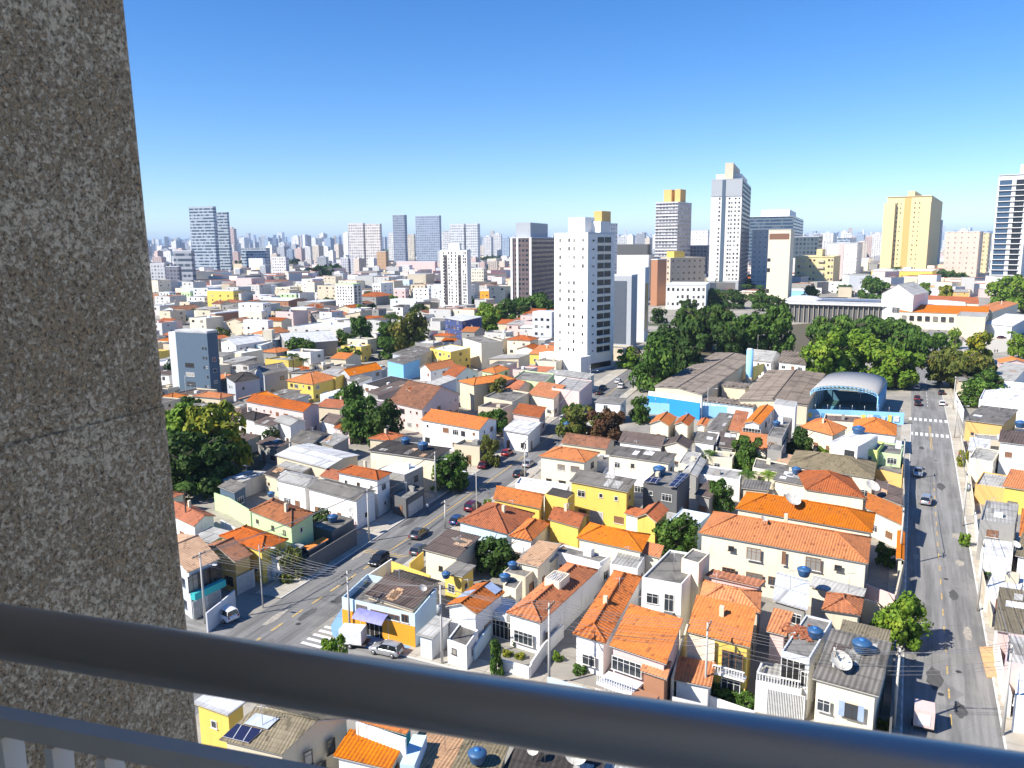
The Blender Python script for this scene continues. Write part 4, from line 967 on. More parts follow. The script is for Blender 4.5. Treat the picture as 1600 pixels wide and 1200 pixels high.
H('small white gable in the yard below the pink house', (500, 657), (522, 663), (536, 650), 4.0, 'gable', 'mauve', 'w', 'u', 0.3)
H('peach walled hut with small orange roof beside the palm', (520, 668), (546, 674), (556, 662), 3.4, 'shed', 'rust', 'pk', 'u', 0.2)
H('open restaurant with bright orange hip roof and yellow balustrade', (447, 595), (489, 601), (529, 590), 5.6, 'hip', 'orange', 'ye', 'u', 0.36, cat='restaurant', name='restaurant')
H('ochre block behind the open restaurant', (488, 585), (524, 590), (538, 578), 6.0, 'flat', 'pale', 'ye', parapet=0.2, wins=False)
H('dark hip roofed office with white ground floor next to the blue tower', (352, 589), (366, 598), (402, 588), 8.0, 'hip', 'dark', 'gy', 'v', 0.3)
H('grey gabled hall with pale front beside the dark hip roof', (396, 578), (412, 586), (444, 576), 7.0, 'gable', 'fibre', 'gy', 'v', 0.3)
H('orange roofed white house with grey shed side near the restaurant', (528, 583), (546, 588), (572, 570), 6.0, 'gable', 'orange', 'gy', 'v', 0.4)
H('white terrace house with grey roof below the orange gable', (541, 594), (560, 599), (580, 589), 5.6, 'shed', 'fibre', 'w', 'u', 0.15)
H('long white workshop row with small windows and dark roof', (568, 600), (606, 608), (626, 590), 5.8, 'flat', 'dark', 'w', parapet=0.3)
H('bare concrete wall shed right of the white workshop row', (572, 612), (590, 618), (640, 598), 6.2, 'shed', 'mauve', 'co', 'u', 0.1, wins=False)
H('white truck depot box with teal side by the side street', (500, 616), (513, 620), (533, 609), 4.4, 'flat', 'white', 'bl', parapet=0.1, wins=False)
H('brown tiled house with pink gable wall and six small windows', (606, 628), (660, 640), (702, 612), 6.4, 'gable', 'brown', 'pk', 'u', 0.34)
H('white gabled attic house in front of tin wall', (628, 612), (646, 617), (662, 603), 8.0, 'gable', 'rust', 'w', 'v', 0.4)
H('tall tin clad shed behind the pink gable', (646, 606), (660, 612), (704, 588), 9.0, 'shed', 'pale', 'wg', 'u', 0.2, wins=False)
H('big blank beige wall house with orange hip roof', (716, 596), (740, 602), (806, 592), 7.6, 'hip', 'orange', 'be', 'u', 0.3, wins=False)
H('orange tiled house with white gable near the yellow block', (655, 575), (672, 580), (698, 567), 6.2, 'gable', 'orange', 'w', 'v', 0.4)
H('orange roof house with white side left of cream block', (690, 586), (710, 591), (736, 578), 5.8, 'gable', 'rust', 'w', 'u', 0.34)
H('bright blue fronted depot with slate roof', (604, 563), (630, 569), (645, 557), 6.0, 'shed', 'fibre', 'lb', 'u', 0.1, wins=False, cat='depot', name='depot')
H('white painted depot with grey roof behind blue one', (612, 552), (648, 558), (667, 542), 7.0, 'shed', 'fibre', 'gy', 'u', 0.08, cat='depot', name='depot')
H('yellow two storey office with solar roof', (672, 544), (704, 550), (716, 540), 8.4, 'flat', 'white', 'ye', parapet=0.5, cat='office', name='office_building')
H('cream blank sided block with stained flat roof among the bright trees', (723, 528), (752, 537), (770, 528), 10.0, 'flat', 'slab', 'cr', wins=False, parapet=0.3)
H('navy office block with white sheet roof among trees', (694, 497), (722, 502), (736, 492), 11.0, 'shed', 'white', 'db', 'u', 0.1, cat='office', name='office_building')
H('orange hip roof left of the lime green wall', (752, 580), (774, 584), (790, 575), 5.6, 'hip', 'orange', 'gr', 'u', 0.34)
H('lime green blank wall house', (800, 592), (850, 598), (858, 583), 6.6, 'flat', 'slab', 'gr', parapet=0.3, wins=False)
H('old brown tiles in front of lime green house', (776, 608), (806, 614), (818, 598), 5.0, 'gable', 'rust', 'pk', 'u', 0.3)
H('orange roof house with cream wall before the pink store', (824, 616), (866, 623), (878, 606), 5.4, 'shed', 'orange', 'cr', 'u', 0.25)
H('pink store with little palms on its terrace', (862, 606), (905, 612), (922, 594), 7.0, 'flat', 'pale', 'pk', parapet=0.5, wins=False, cat='store', name='store')
H('white podium roof below the tall white tower', (866, 585), (918, 592), (930, 584), 5.0, 'shed', 'pale', 'w', 'u', 0.05)
H('brown roofed pink corner house by the pole', (800, 646), (844, 653), (850, 638), 4.8, 'shed', 'rust', 'pk', 'u', 0.25)
H('ivory long wall building before the pole', (756, 620), (800, 628), (820, 612), 6.0, 'flat', 'slab', 'be', parapet=0.4, wins=False)
H('white glazed car shop with tarpaulins by avenue', (784, 672), (826, 679), (846, 660), 4.4, 'shed', 'white', 'w', 'u', 0.1, cat='car shop', name='car_shop')
# --- below the railing
H('yellow block with white metal roof at the foot of wall', (300, 1098), (356, 1118), (388, 1094), 7.0, 'shed', 'white', 'ye', 'u', 0.1)
S['grey7'] = H('cream apartment house with steep grey tiles and solar panels', (342, 1156), (440, 1180), (560, 1124), 7.0, 'gable', 'olive', 'be', 'u', 0.42, wins=False)
H('orange tiled house with white coping under the railing', (520, 1182), (611, 1203), (634, 1158), 6.0, 'shed', 'orange', 'w', 'u', 0.3)
H('small orange roof strip half hidden by the handrail', (560, 1128), (634, 1148), (650, 1128), 6.0, 'shed', 'orange', 'te', 'u', 0.3, wins=False)
H('cream flat roof house under the railing', (612, 1204), (690, 1224), (732, 1154), 5.0, 'shed', 'tan', 'cr', 'u', 0.03, wins=False)
H('brown corrugated roof with blue tank under the railing', (698, 1216), (772, 1232), (796, 1164), 5.0, 'shed', 'olive', 'be', 'u', 0.06, wins=False)
H('black ribbed roof with two dishes under the railing', (776, 1218), (925, 1248), (948, 1186), 4.6, 'shed', 'dark', 'be', 'u', 0.06, wins=False)
H('yellow walled garage roof at the far right under the railing', (930, 1222), (1010, 1242), (1024, 1205), 4.0, 'flat', 'pale', 'ye', parapet=0.2, wins=False)
# --- right of the side street
H('peach house with curved grey roof and red fascia', (1506, 656), (1568, 664), (1592, 640), 5.0, 'shed', 'fibre', 'oc', 'u', 0.1)
H('white tarpaulin roof hut with orange side', (1512, 704), (1546, 709), (1548, 687), 3.8, 'shed', 'white', 'w', 'u', 0.1)
H('big white house with grey sheet roof near right edge', (1560, 690), (1640, 700), (1640, 680), 8.0, 'shed', 'mauve', 'w', 'u', 0.15)
H('blank pale yellow wall house beside white house', (1514, 715), (1552, 722), (1562, 704), 5.0, 'flat', 'pale', 'cr', parapet=0.4, wins=False)
H('ochre courtyard house with ivy wall', (1524, 756), (1580, 765), (1590, 745), 3.6, 'flat', 'pale', 'oc', parapet=0.5, wins=False)
H('orange roof house at the right edge above courtyard', (1566, 760), (1640, 772), (1650, 745), 4.6, 'shed', 'orange', 'ye', 'u', 0.25)
H('raw concrete two storey shell with open garages', (1531, 812), (1586, 820), (1592, 788), 6.4, 'flat', 'pale', 'co', parapet=0.4)
H('white flat canopy below the concrete shell', (1532, 866), (1582, 872), (1584, 848), 3.6, 'flat', 'white', 'w', parapet=0.1, wins=False, cat='canopy', name='canopy')
H('brown tiled roof at right edge beside white canopy', (1586, 868), (1660, 884), (1668, 845), 5.0, 'shed', 'olive', 'w', 'u', 0.2)
H('wide brown tiled roof house at right edge', (1553, 984), (1650, 1000), (1650, 930), 4.6, 'shed', 'olive', 'pk', 'u', 0.2)
H('peach house with terracotta gate at the lower right', (1570, 1034), (1650, 1046), (1650, 1000), 4.6, 'flat', 'pale', 'pk', parapet=0.4)
H('white house with ochre pillar at lower right corner', (1586, 1086), (1660, 1098), (1660, 1050), 4.0, 'flat', 'white', 'w', parapet=0.3)
H('orange roof peeking in at right edge by the concrete shell', (1592, 838), (1660, 850), (1660, 805), 5.6, 'shed', 'orange', 'cr', 'u', 0.2, wins=False)
H('white garden house with pale blue roof by the lower trees', (1540, 920), (1592, 928), (1600, 905), 3.2, 'flat', 'white', 'w', parapet=0.2)
H('long white wall warehouse above the peach house', (1530, 624), (1610, 634), (1616, 600), 6.0, 'flat', 'white', 'w', parapet=0.4, wins=False)
H('white shed with striped roof tiles near the right trees', (1545, 590), (1585, 596), (1600, 570), 5.0, 'shed', 'pale', 'w', 'u', 0.1)
# ---------------------------------------------------------------- hand-placed openings on the houses nearest the camera
def along(Hh, face):
    t, (a, b, c, d, root) = Hh; p, q = {0: (a, b), 1: (b, c), 3: (d, a)}[face]; return (q - p).length
def row(Hh, face, zs, fr, kind, w_, h_):
    ln = along(Hh, face)
    for z in zs:
        for f_ in fr: hwin(Hh, face, f_ * ln, z, kind, w_, h_)
def hbox(Hh, face, s0, s1, z0, z1, out0, out1, m, name):
    """box fixed to a face, from out0 to out1 metres in front of it"""
    t, (a, b, c, d, root) = Hh; p, q = {0: (a, b), 1: (b, c), 3: (d, a)}[face]
    e = q - p; e.z = 0; ln = e.length; e.normalize(); n = Vector((e.y, -e.x, 0)); mb = MB(root)
    k = [p + e * s0 * ln + n * out0, p + e * s1 * ln + n * out0, p + e * s1 * ln + n * out1, p + e * s0 * ln + n * out1]
    mb.prism(k, z0, z1, m); return mb.build(name, t)
def balusters(Hh, face, s0, s1, z, out, m=GATE_W, hgt=0.85):
    t, (a, b, c, d, root) = Hh; p, q = {0: (a, b), 1: (b, c), 3: (d, a)}[face]
    e = q - p; e.z = 0; ln = e.length; e.normalize(); n = Vector((e.y, -e.x, 0)); mb = MB(root)
    k = int((s1 - s0) * ln / 0.28)
    for i in range(k + 1):
        o = p + e * (s0 * ln + i * 0.28) + n * out; mb.tube((o.x, o.y, z), (o.x, o.y, z + hgt - .08), .06, .06, m, 6, False)
    o0, o1 = p + e * s0 * ln + n * out, p + e * s1 * ln + n * out
    mb.obox(((o0.x + o1.x) / 2, (o0.y + o1.y) / 2, z + hgt - .04), (o1 - o0) * .5, n * .1, (0, 0, .05), m)
    return mb.build('balustrade', t)
s = S['shop']
hbox(s, 0, 0.0, 0.34, 0, 2.75, .02, .07, WALL['og'], 'orange_dado'); hbox(s, 0, 0.56, 1.0, 0, 2.75, .02, .07, WALL['og'], 'orange_dado')
hwin(s, 0, along(s, 0) * .45, 0.02, 'hole', 4.2, 2.7)
aw = MB(s[1][4]); t, (a, b, c, d, root) = s; e = (b - a).normalized(); n = Vector((e.y, -e.x, 0)); o = a + e * along(s, 0) * .45; o.z = 0
PURP = plain('purple_awning', (0.20, 0.20, 0.42), 0.6)
for i in range(6):
    a0, a1 = i * .25, i * .25 + .25
    z0, z1 = 3.5 - a0 * a0 * .33, 3.5 - a1 * a1 * .33
    aw.face([o - e * 2.2 + n * (a0 + .08) + Vector((0, 0, z0)), o - e * 2.2 + n * (a1 + .08) + Vector((0, 0, z1)), o + e * 2.2 + n * (a1 + .08) + Vector((0, 0, z1)), o + e * 2.2 + n * (a0 + .08) + Vector((0, 0, z0))], PURP)
aw.build('awning', t)
row(s, 0, [2.95], [.28], 'wood', 1.6, 0.9); row(s, 0, [2.95], [.60], 'wood', 4.2, .7); row(s, 0, [3.0], [.87], 'wood', 1.0, 1.0)
s = S['hip']; row(s, 0, [1.0], [.5], 'w', 2.6, 1.5); row(s, 1, [1.2, ], [.1], 'dark', .8, 1.2)
# sunken lightwell with lattice in the ribbed hip roof
t, (a, b, c, d, root) = s; e = (b - a).normalized(); v = (c - b).normalized(); q = b + v * 9.2 - e * 2.0
lw = MB(root); k = [q - e * 1.5 - v * 1.4, q + e * .6 - v * 1.4, q + e * .6 + v * 1.4, q - e * 1.5 + v * 1.4]
for i in range(4):
    p0, p1 = k[i], k[(i + 1) % 4]; dd = (p1 - p0).normalized(); nn_ = Vector((dd.y, -dd.x, 0)) * .08; mid = (p0 + p1) / 2
    lw.obox((mid.x, mid.y, 5.1), (p1 - p0) * .5, nn_, (0, 0, .75), WALL['cr'])
for i in range(1, 7):
    p0, p1 = k[0].lerp(k[1], i / 7), k[3].lerp(k[2], i / 7); lw.tube((p0.x, p0.y, 5.8), (p1.x, p1.y, 5.8), .04, .04, GATE_W, 4)
    p0, p1 = k[0].lerp(k[3], i / 7), k[1].lerp(k[2], i / 7); lw.tube((p0.x, p0.y, 5.8), (p1.x, p1.y, 5.8), .04, .04, GATE_W, 4)
lw.build('lightwell', t)
s = S['long']; row(s, 0, [1.1], [.5], 'w', 1.6, 1.2); row(s, 3, [1.1], [.15, .35, .6], 'wood', 1.2, 1.1)
s = S['wide']; row(s, 0, [3.6], [.32], 'w', 3.4, 1.5); row(s, 0, [.3], [.7], 'd', 1, 2.1)
balusters(s, 0, .0, .62, 3.2, 2.4); hbox(s, 0, 0, .62, 2.9, 3.2, .05, 2.6, WALL['w'], 'balcony'); hbox(s, 0, .64, 1.0, 2.3, 3.3, 1.4, 3.2, WALL['br'], 'brick_parapet')
row(s, 0, [.02], [.14, .42], 'gate', 2.8, 2.5)
s = S['white2']; row(s, 0, [3.9], [.28], 'w', 1.5, 1.3); row(s, 0, [3.3], [.70], 'w', 1.2, 2.2); row(s, 0, [1.0], [.3, .75], 'w', 1.4, 1.2)
hbox(s, 0, .6, .84, 3.05, 3.25, .05, .8, WALL['dg'], 'door_step'); hbox(s, 0, 0.0, 1.0, 2.9, 3.05, .02, .06, WALL['gy'], 'string_course')
s = S['yellow2']
row(s, 0, [3.7], [.25], 'wood', 1.3, 1.7); hwin(s, 0, along(s, 0) * .74, 3.25, 'wood', 2.2, 2.2); hbox(s, 0, .48, .97, 3.0, 3.2, .04, 1.0, WALL['w'], 'balcony'); balusters(s, 0, .48, .97, 3.2, .95)
row(s, 0, [1.1], [.73], 'w', 2.0, 1.2); hbox(s, 0, 0.02, .46, 3.0, 6.2, .02, .08, WALL['cr'], 'cream_panel'); row(s, 0, [1.0], [.2], 'w', 1.3, 1.2)
s = S['terr']; row(s, 0, [3.4], [.45], 'hole', 2.4, 2.6); row(s, 0, [3.5], [.85], 'w', .7, 1.6); row(s, 1, [1.2, 4.2], [.25, .6], 'w', 1, 1)
t, (a, b, c, d, root) = s; hp = MB(root); ctr = (a + c) / 2
for i in range(60):
    q = ctr + Vector((R.gauss(-.3, 1.0), R.gauss(.8, .8), 0)); hp.obox((q.x, q.y, 6.46 + R.random() * .2), (R.uniform(.15, .35), R.uniform(-.1, .1), 0), (R.uniform(-.1, .1), R.uniform(.1, .25), 0), (0, 0, .05), TILE['rust'])
tag(hp.build('tile_heap'), 'heap of loose orange tiles on the grey terrace house roof', 'tile heap')
s = S['tlow']; balusters(s, 0, 0.02, .98, 3.4, -.1); balusters(s, 3, .45, .95, 3.4, -.1); row(s, 0, [.02], [.68], 'gate', 3.6, 2.8)
s = S['big']; row(s, 0, [3.3], [.62], 'dark', 1.2, 1.4)
SHUT = plain('blue_shutter', (.30, .38, .52), .6)
for q in (.475, .765): hbox(s, 0, q - .045, q + .045, 3.25, 4.8, .02, .08, SHUT, 'shutter')
hbox(s, 0, .42, 1.0, 2.0, 2.2, .04, 1.3, WALL['be'], 'porch_slab'); row(s, 0, [.02], [.56, .86], 'hole', 1.8, 1.9); row(s, 0, [3.2, ], [.2], 'w', 1.2, 1.2)
for q in (.44, .72, .97): hbox(s, 0, q - .015, q + .015, 0, 2.0, 1.0, 1.25, WALL['w'], 'porch_post')
s = S['twin1']
row(s, 0, [5.7], [.21], 'dark', .8, .7); row(s, 0, [5.0], [.35], 'wood', 1.9, 1.7); row(s, 0, [5.2], [.53], 'shut', .5, 1.8); row(s, 0, [5.2], [.70], 'wood', 1.9, 1.7); row(s, 0, [5.8], [.84], 'dark', .9, .7)
row(s, 0, [2.0], [.20], 'wood', 1.8, 1.2); row(s, 0, [1.9], [.36], 'wood', 2.2, 1.3); row(s, 0, [2.0], [.47], 'wood', 1.1, 1.2); row(s, 0, [1.8], [.62, .8, .93], 'wood', 1.4, 1.2)
s = S['twin2']; row(s, 0, [5.4], [.2, .62, .9], 'dark', .9, .8); row(s, 0, [5.2], [.38, .75], 'dark', 2.0, 1.2); row(s, 0, [2.2], [.2, .4, .6, .8], 'dark', 1.6, 1.2)
s = S['wtank']; row(s, 0, [5.6], [.72], 'dark', 2.0, 1.6); row(s, 0, [2.6], [.2, .62, .88], 'dark', 2.0, 1.6)
s = S['og']; row(s, 0, [3.6], [.5], 'hole', 4.0, 2.4)
s = S['carport']; row(s, 0, [.02], [.5], 'hole', 4.3, 2.3)
s = S['solar']; 
s = S['grey7']; row(s, 1, [4.9], [.34, .66], 'dark', .8, 1.3); row(s, 1, [3.4], [.37, .52], 'dark', .8, 1.2); row(s, 1, [1.2], [.2, .35, .6], 'w', 1.1, 1.3)
# ---- solar panels
PV = newmat('solar_cells')
def pvm():
    m, t, b = newmat('photovoltaic_cells'); br = N(t, 'ShaderNodeTexBrick'); L(t, uvn(t, 1, 1), br.inputs[0]); br.offset = 0
    br.inputs['Scale'].default_value = 1; br.inputs['Brick Width'].default_value = 1.0; br.inputs['Row Height'].default_value = 1.6; br.inputs['Mortar Size'].default_value = 0.035
    br.inputs['Color1'].default_value = (.018, .022, .06, 1); br.inputs['Color2'].default_value = (.022, .03, .075, 1); br.inputs['Mortar'].default_value = (.42, .43, .45, 1)
    L(t, br.outputs[0], b.inputs['Base Color']); b.inputs['Roughness'].default_value = .12; return m
PVM = pvm()
def panels(label, px4, hs, mat=None):
    """panel field standing on a sloping roof: four corner pixels with the height of each"""
    pts = [P(*p, h) for p, h in zip(px4, hs)]; e = (pts[1] - pts[0]).normalized(); n = e.cross(pts[3] - pts[0]).normalized()
    if n.z < 0: n = -n
    s_ = n.cross(e); mb = MB(pts[0])
    up = n * .12
    q = [((p - pts[0]).dot(e), (p - pts[0]).dot(s_)) for p in pts]
    mb.face([p + up for p in pts], mat or PVM, q)
    for i in range(4): mb.face([pts[i], pts[(i + 1) % 4], pts[(i + 1) % 4] + up, pts[i] + up], METAL)
    return tag(mb.build('solar_panels'), label, 'solar panels', 'solar panel fields on the roofs')
def panels_on(Hh, label, s0, s1, q0, q1, m, ridge, mat=None):
    t, (a, b, c, d, root) = Hh; h = t['_h']; U, V = b - a, c - b; lu, lv = U.length, V.length; pts = []
    for s_, q_ in ((s0, q0), (s1, q0), (s1, q1), (s0, q1)):
        z = m * (min(q_, 1 - q_) * lv if ridge == 'u' else min(s_, 1 - s_) * lu) + .1; p = a + U * s_ + V * q_; pts.append(Vector((p.x, p.y, h + z)))
    e = (pts[1] - pts[0]).normalized(); n = e.cross(pts[3] - pts[0]).normalized(); n = n if n.z > 0 else -n; s_ = n.cross(e); up = n * .09; mb = MB(pts[0])
    mb.face([p + up for p in pts], mat or PVM, [((p - pts[0]).dot(e), (p - pts[0]).dot(s_)) for p in pts])
    for i in range(4): mb.face([pts[i], pts[(i + 1) % 4], pts[(i + 1) % 4] + up, pts[i] + up], METAL)
    return tag(mb.build('solar_panels'), label, 'solar panels', 'solar panel fields on the roofs')
PALE = plain('pale_collector', (.40, .44, .5), .2); PALE2 = plain('pale_cells', (.34, .42, .58), .25)
panels_on(S['grey7'], 'dark solar panels on the grey tiled roof under the railing', .03, .45, .03, .22, .42, 'u'); panels_on(S['grey7'], 'pale glazed collectors above the dark panels under the railing', .12, .50, .24, .40, .42, 'u', PALE)
panels_on(S['solar'], 'blue white solar panels at the ridge end of the white gabled house', .54, .9, .76, .99, .4, 'v', PALE2); panels_on(S['solar'], 'blue white solar panels on the left slope of the white gabled house', .06, .44, .3, .6, .4, 'v', PALE2)
panels('left field of solar panels on the blackened concrete house', [(1006, 753), (1026, 756), (1036, 747), (1016, 745)], [7.0, 7.0, 7.5, 7.5])
panels('right field of solar panels on the blackened concrete house', [(1044, 760), (1057, 762), (1078, 741), (1062, 739)], [7.0, 7.0, 7.6, 7.6])
# ---- tanks and dishes
for lb, x, y, h, r_ in [('blue water tank on yellow stand behind the orange workshop', 697, 903, 3.6, .62), ('blue tank on the annex beside the solar panel house', 789, 908, 4.1, .75),
        ('blue tank on the low slab roof beside the bushy dark tree', 801, 888, 3.6, .7), ('bright blue tank beside the light sheet metal roof', 1256, 900, 6.9, .85),
        ('blue tank on a plinth on the large grey corrugated roof', 1346, 1018, 6.8, .95), ('blue oval tank on the white flat house by the street', 1341, 679, 8.1, 1.3),
        ('blue tank on the tall bare concrete house roof', 1213, 666, 6.5, .9), ('pale blue big tank on the blackened concrete house', 1030, 742, 6.5, 1.2),
        ('blue tank on the dark garage behind the graffiti wall', 520, 815, 3.5, .85), ('left blue tank on the dark roof above cream wall', 634, 694, 7.2, 1.0),
        ('right blue tank on the dark roof above cream wall', 661, 702, 7.2, 1.1), ('blue tank on the ridge roof below the palms', 1244, 740, 4.9, .9),
        ('blue tank on the brown roof under the railing', 746, 1190, 5.4, .8), ('blue tank at the roof edge of the peach house on the right', 1594, 668, 4.8, 1.2),
        ('navy tank beside the orange heap on the grey terrace house', 1273, 996, 6.5, .8), ('small blue tank beside the warped green roof in the yard', 424, 776, 2.0, .7),
        ('pale tank on the corner hut by the avenue', 886, 668, 4.0, 1.0)]:
    tank(lb, x, y, h, r_)
for lb, x, y, h, r_, az in [('big mesh dish on the ochre yard house roof', 717, 857, 4.9, 1.2, 2.6), ('dish on the second long orange roof', 1238, 790, 8.7, 1.15, .3), ('round vent dish on the nearer long orange roof', 1193, 821, 8.8, .5, .9),
        ('cream dish on the large grey corrugated roof', 1312, 1047, 6.5, 1.05, .3), ('dish beside the slate lean-to above street wall', 1362, 768, 5.0, 1.2, .4), ('mesh dish under the railing on black ribs, larger', 899, 1194, 5.0, .95, .2),
        ('solid white small dish under the railing', 833, 1187, 5.0, .5, -.2), ('mesh dish on the corner of the annex by the workshop', 661, 930, 4.4, .5, .8), ('small dish at the edge of the graffiti garage', 551, 806, 3.6, .6, .2),
        ('small dish on the right edge brown tile roof', 1586, 861, 5.0, .6, .2)]:
    dish(lb, x, y, h, r_, az)
# ---- boundary walls
def wall(label, pxs, h, m, th=0.2, cat='wall', name='boundary_wall', z=0):
    pts = [P(*p, h) for p in pxs]
    for i in range(len(pts) - 1):
        for k in range(5): q = pts[i].lerp(pts[i + 1], k / 4); OCC.append((q.x, q.y, .8))
    mb = MB((pts[0].x, pts[0].y, 0))
    for i in range(len(pts) - 1):
        a, b = pts[i], pts[i + 1]; d = (b - a).normalized(); n = Vector((-d.y, d.x, 0)) * th / 2
        mb.prism([a - n, b - n, b + n, a + n], z, h, m)
    return tag(mb.build(name), label, cat)
wall('tall white party wall right of the ribbed hip roof', [(848, 970), (888, 935), (953, 870)], 3.4, WALL['w'])
wall('white low front wall of the garden with yellow hedge', [(783, 1030), (827, 1042), (848, 1010)], 1.5, WALL['w'])
wall('pale blue driveway wall left of the carport', [(740, 1012), (768, 972)], 1.8, WALL['bl'])
wall('white driveway wall beside the cream house', [(830, 1035), (850, 1005), (880, 975)], 1.7, WALL['w'])
wall('blue grey front wall before the long orange ridge house', [(856, 1058), (925, 1078)], 1.4, WALL['bl'])
wall('cream party wall between orange tile house and yellow house', [(1050, 1060), (1074, 975)], 3.6, WALL['cr'])
wall('yellow yard wall behind the workshop sheds', [(612, 877), (672, 899)], 2.4, WALL['ye'])
wall('white pierced wall of the workshop yard along avenue', [(565, 905), (612, 873)], 2.0, WALL['w'])
wall('yellow yard wall along the avenue corner', [(538, 930), (572, 908)], 3.6, WALL['ye'])
wall('ochre wall by the avenue below the dish house', [(640, 880), (661, 862)], 2.4, WALL['ye'])
wall('pale green garden wall with arched openings', [(335, 770), (358, 778), (392, 798)], 3.2, WALL['gr'])
wall('white curved yard wall left of pale green wall', [(345, 812), (368, 825)], 2.2, WALL['w'])
wall('grey yard wall beside white car', [(322, 958), (345, 940), (366, 922)], 2.6, WALL['wg'])
wall('dark street wall with grey pillars by the avenue', [(478, 873), (556, 826)], 2.8, WALL['dg'])
wall('white and red mural wall of the roadside workshop', [(505, 797), (556, 815)], 2.2, WALL['pk'])
wall('street wall of the twin roofs building', [(1413, 872), (1412, 835), (1412, 790)], 2.6, WALL['cr'])
wall('plain street wall below the ochre house by the side street', [(1413, 789), (1412, 745), (1412, 712)], 3.0, WALL['be'])
wall('grey capped street wall beside the street tree', [(1399, 930), (1410, 882)], 2.8, WALL['be'])
wall('pale courtyard wall behind the zigzag roof', [(1300, 925), (1352, 936), (1400, 950)], 3.0, WALL['cr'])
wall('cream courtyard wall right of the long cream building', [(1347, 910), (1399, 930)], 3.2, WALL['pk'])
wall('tall street wall beside the lower right driveway', [(1392, 1130), (1396, 1060), (1399, 1000)], 3.2, WALL['dg'])
wall('white tall wall with curved top right of crosswalk', [(1506, 640), (1492, 612)], 3.2, WALL['w'])
wall('white right street wall beside the terracotta gate', [(1556, 985), (1566, 1040), (1580, 1085)], 2.6, WALL['w'])
wall('rough front wall with rail along right street', [(1524, 800), (1530, 850)], 1.6, WALL['w'])
wall('weathered front wall below the peach house on right', [(1502, 680), (1516, 745), (1522, 790)], 1.8, WALL['cr'])
wall('grey wall along the right street by lower garden', [(1532, 880), (1550, 960)], 1.8, WALL['be'])
wall('white coping wall of the orange tiled house under railing', [(557, 1128), (634, 1154)], 7.6, WALL['w'])
wall('teal side wall under the railing', [(636, 1195), (656, 1148)], 6.2, WALL['bl'], 1.2)
# white garage gates along the bottom street front
wall('white barred front fence below the brick balcony house', [(930, 1075), (1000, 1098)], 2.2, GATE_W, .06, 'fence', 'barred_fence')
wall('white lattice garage gate below the skylight roof', [(1050, 1088), (1100, 1100)], 2.4, GATE_W, .06, 'gate', 'garage_gate')
wall('white front wall below the long green hedge', [(1102, 1085), (1180, 1112)], 1.3, WALL['w'])
# white tents
tn = thing('party_tent', 'white twin peaked tents on posts beside the white cottage', 'tent', P(470, 782))
q0 = P(470, 782); mb = MB(q0)
for k, (x, y) in enumerate(((456, 779), (472, 783))):
    c = P(x, y); ap = c + Vector((0, 0, 4.2))
    for i in range(8):
        p = [c + Vector((2.0 * math.cos(a_) * 1.2, 2.0 * math.sin(a_) * 1.2, 2.4)) for a_ in (i * .785, i * .785 + .785)]
        m1 = [ap.lerp(z_, .4) - Vector((0, 0, .45)) for z_ in p]; mb.face([p[0], p[1], m1[1], m1[0]], PAINT['white']); mb.face([m1[0], m1[1], ap], PAINT['white'])
mb.build('canopy', tn)
for x, y in ((449, 778), (464, 785), (480, 786), (462, 776)):
    pm = MB(q0); c = P(x, y); pm.tube(c, c + Vector((0, 0, 2.5)), .05, .05, METAL, 6); pm.build('post', tn)

s = S['tan']; hbox(s, 1, .02, .98, 3.0, 3.9, .03, .9, WALL['te'], 'teal_balcony'); row(s, 1, [3.95], [.2, .5, .8], 'dark', 2.2, 2.1); row(s, 1, [.1], [.3, .7], 'gate', 2.4, 2.4); row(s, 0, [1.2, 4.2], [.4, .8], 'w', 1.2, 1.1)
s = S['ygarage']; hwin(s, 1, along(s, 1) * .5, .02, 'gate', 3.2, 2.6)
s = S['shopf']; hbox(s, 1, .05, .95, 2.5, 3.4, .03, .12, WALL['dg'], 'sign_board'); row(s, 1, [.05], [.3, .7], 'gate', 2.6, 2.3)
